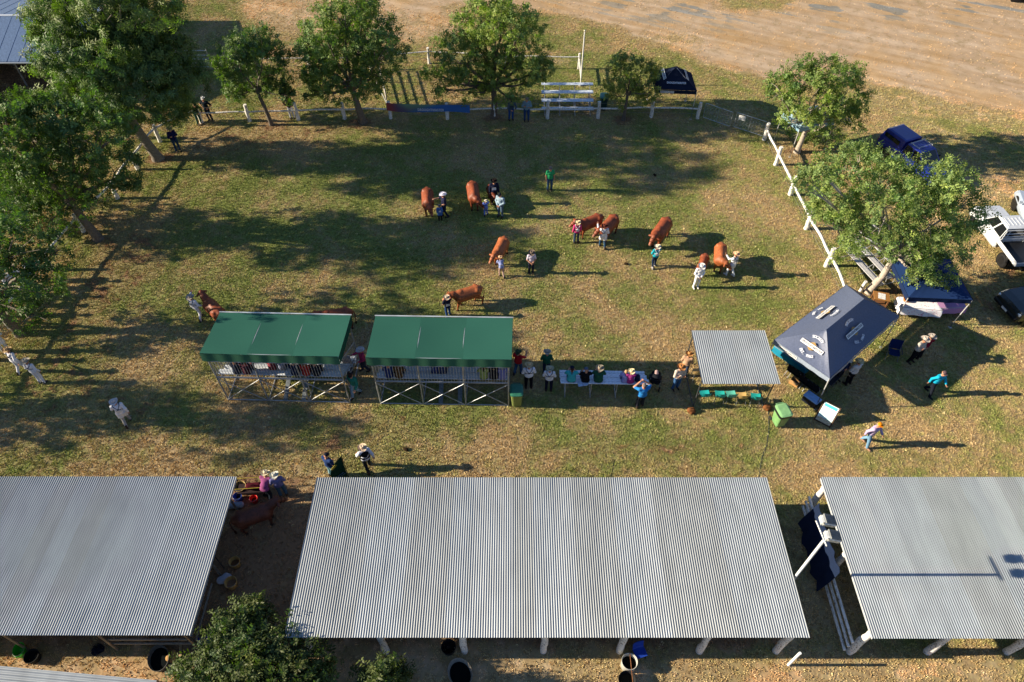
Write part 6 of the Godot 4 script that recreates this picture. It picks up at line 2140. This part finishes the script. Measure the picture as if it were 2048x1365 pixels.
	var s3 := G.new(); s3.bar(Vector3(0, 0.42, -0.24), Vector3(0, 0.92, -0.38), 0.54, 0.012, Vector3(0, 0, 1))
	part("backrest", s3.mesh(), cm, cc)
	for x in [-0.28, 0.28]:
		rod("leg", cc, Vector3(x, 0, 0.26), Vector3(x * 0.9, 0.62, -0.24), 0.011, cr)
		rod("leg", cc, Vector3(x, 0, -0.28), Vector3(x, 0.62, 0.24), 0.011, cr)
		rod("upright", cc, Vector3(x, 0.4, -0.24), Vector3(x, 0.95, -0.39), 0.011, cr)
		rod("armrest", cc, Vector3(x, 0.62, 0.26), Vector3(x, 0.6, -0.28), 0.02, cm)
	# tables under the pale tree
	var wt := table("table under a white cloth in front of the plain dark blue marquee", spot(1842, 607, 0.75) * Vector3(1, 0, 1), -0.12, 2.0, 0.75, 0.74, "9a9c9e", "plastic")
	draped("tablecloth", "white cloth with small red print over the table by the blue marquee", wt.position, -0.12, 2.02, 0.77, 0.742, 0.5, printed())
	var pt := table("table under a pink cloth, right of the white cloth one", spot(1900, 606, 0.75) * Vector3(1, 0, 1), 0.05, 1.5, 0.7, 0.74, "9a9c9e", "plastic")
	draped("tablecloth", "mauve pink cloth over the table under the blue marquee's right side", pt.position, 0.05, 1.52, 0.72, 0.742, 0.4, mat("b489b4", "cloth"))
	var wd := thing("timber_stand", "brown timber stand with a white paper, at the foot of the pale tree", "table", spot(1753, 612, 0.0), -0.25)
	for q in 4:
		var pl := G.new(); pl.box(Vector3(-0.3 + 0.2 * q, 0.72, 0), Vector3(0.19, 0.04, 0.62), 0.006)
		part("plank", pl.mesh(), mat("a8763e", "wood"), wd)
	for x in [-0.34, 0.34]:
		for z in [-0.25, 0.25]: beam("leg", wd, Vector3(x, 0, z), Vector3(x, 0.7, z), 0.07, 0.07, mat("7a5230", "wood"))
	beam("shelf", wd, Vector3(0, 0.32, -0.27), Vector3(0, 0.32, 0.27), 0.62, 0.03, mat("7a5230", "wood"))
	var pp := thing("paper", "white sheet lying on the brown timber stand", "paper", wd.transform * Vector3(0.0, 0.747, 0.02), -0.35)
	var pg := G.new(); pg.box(Vector3.ZERO, Vector3(0.36, 0.006, 0.42))
	part("sheet", pg.mesh(), mat("e4e4e4", "paint"), pp)
	var bk := thing("basket", "small orange basket on the left end of the white tablecloth", "basket", wt.transform * Vector3(-0.7, 0.755, -0.1), 0.2)
	var bb := G.new(); bb.lathe([Vector2(0.0, 0.0), Vector2(0.14, 0.0), Vector2(0.18, 0.14), Vector2(0.165, 0.14), Vector2(0.13, 0.02), Vector2(0.0, 0.02)], 16)
	part("bowl", bb.mesh(), mat("c07a38", "wood"), bk)
	var bh := G.new(); bh.pipe([Vector3(-0.17, 0.13, 0), Vector3(-0.12, 0.26, 0), Vector3(0.0, 0.31, 0), Vector3(0.12, 0.26, 0), Vector3(0.17, 0.13, 0)], [0.012, 0.012, 0.012, 0.012, 0.012], 6)
	part("handle", bh.mesh(), mat("c07a38", "wood"), bk)
	# bench furniture
	var bag := thing("backpack", "dark navy backpack on the long bench beside the one in pink", "bag", Vector3(5.75, 1.07, -19.68), 0.1)
	part("bag", blob([[Vector3(0, 0.12, 0), Vector3(0, 0.32, -0.02), 0.13, 0.11], [Vector3(-0.05, 0.14, 0.10), Vector3(0.05, 0.14, 0.10), 0.07, 0.07]], 0.02, 0.04), mat("1a2140", "cloth"), bag)
	for x in [-0.07, 0.07]:
		var sp := G.new(); sp.pipe([Vector3(x, 0.38, -0.06), Vector3(x, 0.3, -0.15), Vector3(x, 0.12, -0.13)], [0.012, 0.014, 0.012], 5)
		part("strap", sp.mesh(), mat("11152a", "cloth"), bag)
	var pr := thing("pram", "black baby pram parked at the right end of the long bench", "pram", at_(1308, 770), 2.9)
	part("cot", blob([[Vector3(-0.10, 0.58, -0.25), Vector3(-0.10, 0.56, 0.25), 0.14, 0.12], [Vector3(0.10, 0.58, -0.25), Vector3(0.10, 0.56, 0.25), 0.14, 0.12]], 0.03, 0.05), mat("191b20", "cloth"), pr)
	var hd := []
	for q in 6:
		var row := []
		for j in 9:
			var a := PI * j / 8
			row.append(Vector3(cos(a) * 0.27, 0.62 + sin(a) * 0.30 * cos(q * 0.22), -0.30 + 0.08 * q - 0.03))
		hd.append(row)
	var hg := G.new(); cloth(hg, hd, 0.012)
	part("hood", hg.mesh(), mat("22242a", "cloth"), pr)
	var bl := blob([[Vector3(0, 0.68, 0.0), Vector3(0, 0.67, 0.26), 0.12, 0.10]], 0.03, 0.03)
	part("blanket", bl, mat("b89a94", "cloth"), pr)
	for x in [-0.26, 0.26]:
		for z in [-0.32, 0.34]:
			var wg := G.new(); wg.xf = Transform3D(Basis(Vector3.FORWARD, PI / 2), Vector3(x, 0.13, z))
			wg.lathe([Vector2(0.0, -0.02), Vector2(0.12, -0.025), Vector2(0.13, 0.0), Vector2(0.12, 0.025), Vector2(0.0, 0.02)], 14)
			part("wheel", wg.mesh(), mat("141416", "rubber"), pr)
		rod("frame", pr, Vector3(x, 0.13, -0.32), Vector3(x * 0.9, 0.55, 0.2), 0.014, cr)
		rod("frame", pr, Vector3(x, 0.13, 0.34), Vector3(x * 0.9, 1.02, -0.52), 0.014, cr)
	rod("handle", pr, Vector3(-0.24, 1.02, -0.52), Vector3(0.24, 1.02, -0.52), 0.018, mat("141416", "rubber"))
	var sc := thing("notebook", "open notebook on the near plank of the long bench", "paper", Vector3(3.25, 1.075, -19.52), 0.2)
	var ng := G.new(); ng.box(Vector3(-0.12, 0.006, 0), Vector3(0.23, 0.01, 0.28)); ng.box(Vector3(0.12, 0.006, 0), Vector3(0.23, 0.01, 0.28))
	part("pages", ng.mesh(), mat("b8c8e4", "paint"), sc)
	# coloured banner tied along the back fence
	var ba := spot(777, 237) + Vector3(0, 1.27, 0.16)
	var bb2 := spot(941, 238) + Vector3(0, 1.17, 0.16)
	var bn := thing("banner", "long banner fading from red through green to blue tied along the back fence", "banner", Vector3(ba.x, 0, ba.z))
	var br := []
	for q in 5:
		var row := []
		for j in 33:
			var u := j / 32.0
			row.append((ba.lerp(bb2, u) - Vector3(ba.x, 0, ba.z)) + Vector3(0, -0.14 * q - 0.06 * sin(u * PI * 2.2) * (q / 4.0) - 0.07 * sin(u * PI), 0.02 * sin(u * 14.0) * q / 4.0))
		br.append(row)
	var bgm := G.new()
	cloth(bgm, br, 0.006)
	part("sheet", bgm.mesh(), banner_mat(), bn)
	var bu := (bb2 - ba).normalized()
	wordmark(bn, ba.lerp(bb2, 0.53) - Vector3(ba.x, 0, ba.z) + Vector3(0, -0.40, 0.08), bu, Vector3.UP, 1.9, false, false)
	for u in [0.0, 0.75]: rod("tie", bn, ba.lerp(bb2, u) - Vector3(ba.x, 0, ba.z), ba.lerp(bb2, u) - Vector3(ba.x, 0, ba.z) + Vector3(0, 0.02, -0.16), 0.008, mat("d8d8d4", "cloth"))
	# feather flag
	var ff := thing("feather_flag", "dark green curved feather flag just behind the middle shed roof", "flag", at_(686, 975), 0.35)
	var fr := []
	for q in 15:
		var t := q / 14.0
		var row := []
		for j in 7:
			var u := j / 6.0
			var wdt := 0.68 * (1.0 - pow(t, 3.2) * 0.93)
			row.append(Vector3(0.34 - u * wdt, 0.35 + t * 1.95, 0.03 * sin(u * 3.0 + t * 4.0)))
		fr.append(row)
	var fgm := G.new()
	cloth(fgm, fr, 0.006)
	part("sail", fgm.mesh(), mat("12382a", "cloth"), ff)
	rod("pole", ff, Vector3(0.36, 0, 0), Vector3(0.36, 2.35, 0), 0.016, mat("20242a", "metal"))
	for e in [[0.95, 0.0, "3c5f7a", 0.5, 0.03], [1.05, 0.03, "3c5f7a", 0.42, 0.03], [1.75, 0.02, "b4a23c", 0.22, 0.1]]:
		var sgm := G.new(); sgm.bar(Vector3(-0.18, e[0] - 0.12, 0.05), Vector3(-0.18 + e[3], e[0] + 0.16, 0.05), 0.012, e[4], Vector3.UP)
		part("stripe", sgm.mesh(), mat(e[2], "paint"), ff)
	var bs := G.new(); bs.box(Vector3(0.36, 0.02, 0), Vector3(0.5, 0.04, 0.3), 0.01)
	part("base", bs.mesh(), mat("2a2c30", "metal"), ff)
	rod("stake", thing("steel_stake", "thin dark steel stake standing behind the middle shed", "stake", at_(1222, 958)), Vector3.ZERO, Vector3(0.0, 1.5, -0.05), 0.02, mat("23302c", "metal"))
	# floodlight pole between the sheds
	var fp := thing("floodlight_pole", "white floodlight pole with two lamps between the middle and right sheds", "light pole", Vector3(10.22, 0, -10.02))
	rod("pole", fp, Vector3.ZERO, Vector3(0, 5.2, 0), 0.05, mat("dfe3e3", "paint"), 10)
	rod("crossarm", fp, Vector3(-0.05, 5.2, -0.7), Vector3(0.05, 5.2, 0.2), 0.03, mat("c9cccc", "metal"), 8)
	for e in [[-0.60, 0.35], [-0.05, 0.15]]:
		var lg := G.new()
		lg.xf = Transform3D(Basis(Vector3.BACK, -0.35), Vector3(0.24, 5.4, e[0]))
		lg.box(Vector3(0, 0, 0), Vector3(0.55, 0.2, 0.36), 0.05)
		var k := part("lamp", lg.mesh(), mat("d3d6d4", "metal"), fp)
		var lf := G.new()
		lf.xf = lg.xf
		for q in 9: lf.box(Vector3(-0.2 + 0.05 * q, 0.125, 0), Vector3(0.012, 0.06, 0.33))
		part("cooling_fin", lf.mesh(), mat("9a9e9e", "metal"), k)
		var gl := G.new(); gl.xf = lg.xf; gl.box(Vector3(0, -0.104, 0), Vector3(0.48, 0.012, 0.3))
		part("lens", gl.mesh(), mat("cfd8da", "glass"), k)
	# gear in the lane between the left sheds
	tub("bucket", "fawn bucket beside the black gear in the lane between sheds", "bucket", at_(473, 1131), 0.17, 0.21, 0.34, "b58f54", "plastic", "6a4a30", true)
	tub("bucket", "fawn bucket of feed, nearest the camera in the lane", "bucket", at_(466, 1172), 0.18, 0.23, 0.36, "b9945a", "plastic", "8a6a52", true)
	tub("bucket", "bright red bucket beside the dark tied cow", "bucket", at_(510, 1004), 0.12, 0.16, 0.28, "c0201c", "plastic", "5a1410", true)
	tub("bucket", "fawn bucket just past the left shed's far corner", "bucket", at_(484, 982), 0.2, 0.25, 0.38, "a8905c", "plastic", "5a4a3a", true)
	tub("bucket", "blue bucket under the left shed's far corner", "bucket", at_(478, 1000), 0.15, 0.18, 0.3, "2448a0", "plastic", "", true)
	var sk := thing("feed_sack", "grey-white feed sack slumped in the lane beside a fawn bucket", "sack", at_(450, 1160), 0.5)
	part("bag", blob([[Vector3(-0.15, 0.11, 0), Vector3(0.15, 0.12, 0.02), 0.15, 0.14], [Vector3(-0.05, 0.13, 0.05), Vector3(0.08, 0.14, -0.05), 0.14, 0.13]], 0.03, 0.05), mat("9aa0b0", "cloth"), sk)
	var sk2 := thing("feed_sack", "grey feed sack lying at the left shed's far corner post", "sack", at_(468, 1013), 0.1)
	part("bag", blob([[Vector3(-0.3, 0.1, 0), Vector3(0.3, 0.11, 0.02), 0.15, 0.14]], 0.03, 0.05), mat("8e96a4", "cloth"), sk2)
	var fk := thing("broom", "black broom leaning on the left shed's lane post", "broom", at_(449, 1138), 0.4)
	rod("handle", fk, Vector3(0, 0.05, 0), Vector3(-0.25, 1.4, -0.5), 0.016, mat("2a2230", "wood"))
	var fh := G.new(); fh.bar(Vector3(-0.45, 1.40, -0.75), Vector3(-0.05, 1.42, -0.28), 0.06, 0.10)
	part("head", fh.mesh(), mat("1b1b22", "plastic"), fk)
	var trl := thing("show_trolley", "black metal show trolley with tubular rails beside the tied cow", "trolley", at_(505, 995), 0.08)
	for e in [[0.3, 0.0], [0.3, -0.5], [0.75, 0.0], [0.75, -0.5]]: rod("frame", trl, Vector3(-0.6, e[0], e[1]), Vector3(0.6, e[0], e[1]), 0.018, mat("c8b24a" if e[0] > 0.5 else "1c1c20", "metal"))
	for x in [-0.55, 0.55]:
		for z in [0.0, -0.5]:
			rod("upright", trl, Vector3(x, 0.1, z), Vector3(x, 0.75, z), 0.016, mat("1c1c20", "metal"))
			var wg := G.new(); wg.xf = Transform3D(Basis(Vector3.RIGHT, PI / 2), Vector3(x, 0.1, z))
			wg.lathe([Vector2(0.0, -0.02), Vector2(0.09, -0.02), Vector2(0.1, 0.0), Vector2(0.09, 0.02), Vector2(0.0, 0.02)], 12)
			part("wheel", wg.mesh(), mat("141416", "rubber"), trl)
	var tb := G.new(); tb.box(Vector3(0, 0.33, -0.25), Vector3(1.1, 0.02, 0.46))
	part("deck", tb.mesh(), mat("2a1418", "wood"), trl)
	var gb := thing("gear_bag", "dark red gear bag on the show trolley", "bag", trl.transform * Vector3(0.15, 0.34, -0.25), 0.1)
	part("bag", blob([[Vector3(-0.2, 0.15, 0), Vector3(0.2, 0.15, 0), 0.15, 0.15]], 0.03, 0.03), mat("4a1420", "cloth"), gb)
	var bsx := G.new(); bsx.pipe([Vector3(-0.12, 0.27, 0.05), Vector3(0, 0.38, 0.05), Vector3(0.12, 0.27, 0.05)], [0.012, 0.012, 0.012], 5)
	part("handle", bsx.mesh(), mat("1c1014", "cloth"), gb)
	# along the near eaves
	tub("feed_tub", "bright green flexible tub at the left shed's near post", "tub", at_(46, 1306), 0.22, 0.27, 0.32, "2fae2a", "plastic", "", true, 0.75, 0.4)
	tub("feed_tub", "black rubber tub beside the bright green one", "tub", at_(70, 1318), 0.21, 0.25, 0.3, "121416", "rubber")
	tub("water_trough", "black oval trough with a pale rim under the left shed's near eave", "trough", at_(322, 1322), 0.42, 0.48, 0.3, "5c5c58", "rubber", "0f1517", false, 0.75, 0.5)
	tub("water_trough", "big black tipped trough at the bottom edge below the middle shed", "trough", at_(921, 1352), 0.42, 0.52, 0.34, "8b857a", "rubber", "0d1012", false, 0.8, 0.5)
	tub("feed_tub", "black rubber tub under the middle shed's near eave", "tub", at_(898, 1300), 0.22, 0.26, 0.35, "0f1012", "rubber")
	tub("water_drum", "grey-white cut drum of dark water at a middle shed post", "drum", at_(1256, 1332), 0.27, 0.28, 0.5, "b9b9b2", "plastic", "12100e")
	tub("feed_tub", "black rubber tub at the bottom edge below the cut drum", "tub", at_(1252, 1366), 0.26, 0.30, 0.35, "17181a", "rubber", "3a3020")
	rod("handle", thing("shovel_handle", "thin brown tool handle lying across the cut drum", "tool", at_(1259, 1345)), Vector3(0, 0.56, -0.55), Vector3(0.02, 0.42, 0.75), 0.014, mat("8a5a38", "wood"))
	var bc := thing("blue_chair", "blue plastic chair half under the middle shed's near eave", "chair", at_(1276, 1312), 0.3)
	bc.name = numbered("chair")
	part("seat", cache["chair_shell"], mat("1f3f9c", "plastic"), bc)
	for x in [-0.2, 0.2]:
		for z in [-0.2, 0.2]: rod("leg", bc, Vector3(x, 0, z), Vector3(x * 0.9, 0.43, z * 0.6), 0.014, mat("20242c", "metal"))
	var hp := thing("hay_pile", "small heap of hay and timber beside the black oval trough", "hay", at_(347, 1316), 0.4)
	part("heap", blob([[Vector3(-0.12, 0.06, 0), Vector3(0.15, 0.07, 0.05), 0.15, 0.13], [Vector3(0.02, 0.12, 0.08), Vector3(0.05, 0.12, -0.1), 0.12, 0.11]], 0.03, 0.04), mat("b08a5a", "cloth"), hp)
	beam("board", hp, Vector3(0.28, 0.02, -0.35), Vector3(0.32, 0.32, 0.2), 0.1, 0.03, mat("b8a078", "wood"))
	var dz := thing("halter_heap", "dark heap of halters and rope at the left shed's near post", "tack", at_(196, 1301), 0.2)
	part("heap", blob([[Vector3(-0.12, 0.07, 0), Vector3(0.12, 0.07, 0.03), 0.09, 0.08], [Vector3(0.0, 0.1, 0.12), Vector3(0.06, 0.06, -0.12), 0.08, 0.07]], 0.022, 0.02), mat("1a1e2c", "cloth"), dz)
	var cl := G.new()
	var cp := []
	var cr2 := []
	for q in 40:
		var a := q * 0.55
		cp.append(Vector3(cos(a) * (0.2 + 0.05 * sin(q * 1.7)), 0.03 + 0.002 * q, sin(a) * (0.17 + 0.05 * cos(q * 1.3)))); cr2.append(0.014)
	cl.pipe(cp, cr2, 5)
	part("rope", cl.mesh(), mat("23283a", "cloth"), dz)
	var bt := thing("tarpaulin", "folded royal blue tarpaulin behind the glossy bushy tree", "tarpaulin", at_(408, 1286), 0.2)
	for q in 4:
		var bg3 := G.new(); bg3.box(Vector3(0.01 * q, 0.03 + 0.06 * q, 0), Vector3(0.5 - 0.03 * q, 0.055, 0.36 - 0.02 * q), 0.02)
		part("fold", bg3.mesh(), mat("1c2f86", "cloth"), bt)
	# electrical lead across the grass
	var cd := G.new()
	var pts := []
	var rad := []
	for q in [[1540, 800], [1537, 830], [1538, 860], [1534, 890], [1524, 915], [1519, 945], [1516, 965]]:
		pts.append(at_(q[0], q[1]) + Vector3(0, 0.02, 0)); rad.append(0.012)
	cd.pipe(pts, rad, 6)
	tag(part("power_lead", cd.mesh(), mat("3a4048", "rubber"), self), "dark power lead trailing from the shelter over grass to the sheds", "cable")

func build_dung() -> void:
	var wp := thing("short_post", "short white post by the foot of the big pale tree", "post", spot(1721, 583))
	part("post", round_post(0.75, 0.09, 4), worn_white(), wp)
	for q in [[1310, 351, "dark cow pat alone on the grass at the top right of the ring"], [1253, 529, "cow pat on the grass between the mid-ring standing person and the turquoise handler"], [812, 900, "dried cow pat on straw-coloured grass behind the middle shed"]]:
		var o := thing("cow_pat", q[2], "dung", at_(q[0], q[1]), q[0] * 0.1)
		part("heap", blob([[Vector3(-0.05, 0.02, 0), Vector3(0.06, 0.02, 0.02), 0.08, 0.07], [Vector3(0, 0.04, 0.03), Vector3(0.02, 0.05, -0.03), 0.05, 0.05]], 0.02, 0.03), mat("2f2418", "cloth"), o)

func poster() -> StandardMaterial3D:
	if mats.has("poster"): return mats["poster"]
	var im := Image.create(64, 96, false, Image.FORMAT_RGB8)
	im.fill(Color("cfeeea"))
	im.fill_rect(Rect2i(4, 4, 56, 14), Color("49b8b4"))
	var rg := RandomNumberGenerator.new(); rg.seed = 9
	for y in range(24, 88, 7):
		im.fill_rect(Rect2i(6, y, rg.randi_range(26, 52), 3), Color("8fb4bc"))
	im.fill_rect(Rect2i(0, 76, 64, 20), Color("b9b49c"))
	for q in 30: im.fill_rect(Rect2i(rg.randi_range(0, 60), rg.randi_range(74, 92), 4, 3), Color("8f8a6c"))
	var m := StandardMaterial3D.new()
	m.resource_name = "poster"
	m.albedo_texture = ImageTexture.create_from_image(im)
	m.roughness = 0.5
	mats["poster"] = m
	return m

func printed() -> StandardMaterial3D:
	var im := Image.create(128, 128, false, Image.FORMAT_RGB8)
	im.fill(Color("e6e6ea"))
	var rg := RandomNumberGenerator.new(); rg.seed = 4
	for q in 160: im.fill_rect(Rect2i(rg.randi_range(0, 126), rg.randi_range(0, 126), 2, 2), Color("c4587a"))
	var m := StandardMaterial3D.new()
	m.resource_name = "printed cloth"
	m.albedo_texture = ImageTexture.create_from_image(im)
	m.roughness = 0.9
	return m

func banner_mat() -> StandardMaterial3D:
	var w := 128
	var im := Image.create(w, 32, false, Image.FORMAT_RGB8)
	for x in w:
		for y in 32:
			var u := float(x) / w
			var v := y / 31.0
			var c := Color("8c3a3c").lerp(Color("5c4a62"), smoothstep(0.02, 0.16, u)).lerp(Color("6f9472"), smoothstep(0.10, 0.30, u + 0.12 * (0.5 - v)) * (1.0 - v * 0.75)).lerp(Color("2f64a8"), smoothstep(0.30, 0.62, u + 0.3 * (v - 0.4)))
			im.set_pixel(x, y, c)
	var m := StandardMaterial3D.new()
	m.resource_name = "printed banner"
	m.albedo_texture = ImageTexture.create_from_image(im)
	m.roughness = 0.8
	return m

func build_vehicles() -> void:
	var a := spot(1780, 253, 1.84)
	var b := spot(1845, 300, 1.85)
	var d := (b - a)
	var side := Vector3(-d.z, 0, d.x).normalized()
	if side.x < 0: side = -side
	var c := a + d.normalized() * 2.1 + side * 0.65
	car("utility", "dark blue ute with a matching canopy and roof bars, parked in tree shade", Vector3(c.x, 0, c.z), atan2(d.x, d.z), "canopy", "16257a").scale = Vector3.ONE * 0.93
	a = spot(1985, 475, 1.1)
	b = spot(2022, 525, 1.1)
	d = (a - b)
	c = b + d.normalized() * 2.45
	side = Vector3(-d.z, 0, d.x).normalized()
	if side.x < 0: side = -side
	c += side * 1.25
	car("utility", "white tray ute with a barred headboard at the right edge", Vector3(c.x, 0, c.z), atan2(d.x, d.z), "ute", "c2c7cb").scale = Vector3.ONE * 0.95
	c = spot(2066, 452, 0.0)
	car("sedan", "silver car at the right edge beyond the white tray ute", c, deg_to_rad(165), "sedan", "9aa6b4")
	c = spot(2080, 618, 0.0)
	car("four_wheel_drive", "dark four wheel drive at the right edge, nose towards the blue marquee", c, deg_to_rad(-78), "suv", "1e2326")
	c = spot(2060, 0, 0.0)
	car("sedan", "black car at the top right corner beyond the dirt track", c, deg_to_rad(70), "sedan", "1c1d20")

func _ready() -> void:
	var cam := Camera3D.new()
	cam.name = "camera"
	add_child(cam)
	cam.position = Vector3(0, CAM_H, 0)
	cam.rotation_degrees = Vector3(-PITCH, 0, 0)
	cam.fov = rad_to_deg(2.0 * atan(682.5 / FOCAL))
	cam.near = 0.1
	cam.far = 3000.0
	cam.current = true
	var sky := Sky.new()
	var sm := ProceduralSkyMaterial.new()
	sm.sky_top_color = Color(0.33, 0.45, 0.63)
	sm.sky_horizon_color = Color(0.72, 0.77, 0.82)
	sm.sky_curve = 0.12
	sm.ground_bottom_color = Color(0.30, 0.26, 0.18)
	sm.ground_horizon_color = Color(0.60, 0.62, 0.62)
	sm.sun_angle_max = 1.0
	sky.sky_material = sm
	var env := Environment.new()
	env.background_mode = Environment.BG_SKY
	env.sky = sky
	env.background_energy_multiplier = 0.54
	env.tonemap_mode = Environment.TONE_MAPPER_LINEAR
	env.tonemap_exposure = 2.5
	env.sdfgi_enabled = true
	env.ssao_enabled = true
	env.ssil_enabled = true
	var we := WorldEnvironment.new()
	we.name = "environment"
	we.environment = env
	add_child(we)
	var sun := DirectionalLight3D.new()
	sun.name = "sun"
	sun.light_energy = 1.6
	sun.light_color = Color(1.0, 0.935, 0.83)
	sun.light_angular_distance = 0.5
	sun.shadow_enabled = true
	add_child(sun)
	sun.look_at_from_position(Vector3.ZERO, Vector3(cos(deg_to_rad(21.5)), -sin(deg_to_rad(21.5)), 0.0), Vector3.UP)

	var t := Time.get_ticks_msec()
	build_ground()
	print("ground ", Time.get_ticks_msec() - t); t = Time.get_ticks_msec()
	build_grass()
	print("grass ", Time.get_ticks_msec() - t); t = Time.get_ticks_msec()
	build_sheds()
	build_fences()
	print("sheds ", Time.get_ticks_msec() - t); t = Time.get_ticks_msec()
	build_trees()
	build_litter()
	print("trees ", Time.get_ticks_msec() - t); t = Time.get_ticks_msec()
	var s1 := grandstand("left grandstand with a green shade cloth roof dappled by tree shadow", spot(457, 800), spot(700, 806))
	var s2 := grandstand("right grandstand with an evenly lit green shade cloth roof", spot(762, 808), spot(1017, 812))
	var bench := tiered_bench("long low aluminium bench with five people, right of the grandstands", Vector3(2.24, 0, -19.62), -0.02, 4.05, 3, 0.33, 0.5, 1.05, 4, "dde6f4")
	tiered_bench("pale blue-white tiered bench standing behind the back fence", spot(1186, 168, 1.3) * Vector3(1, 0, 1), PI, 3.55, 4, 0.3, 0.55, 1.35, 4, "d4e0ee")
	var ba := spot(1668, 462, 0.5)
	var bb := spot(1748, 548, 0.5)
	var d := (ba - bb)
	tiered_bench("weathered grey tiered bench beneath the big pale tree", Vector3(bb.x, 0, bb.z) + Vector3(1.75, 0, 0.2), atan2(-d.z, d.x), 3.7, 4, 0.3, 0.55, 1.3, 4, "b4b4b4")
	build_marquees()
	build_vehicles()
	print("built ", Time.get_ticks_msec() - t); t = Time.get_ticks_msec()
	build_cattle()
	print("cattle ", Time.get_ticks_msec() - t); t = Time.get_ticks_msec()
	build_people()
	build_seated(s1, s2, bench)
	print("people ", Time.get_ticks_msec() - t); t = Time.get_ticks_msec()
	build_props()
	build_dung()
	print("props ", Time.get_ticks_msec() - t)
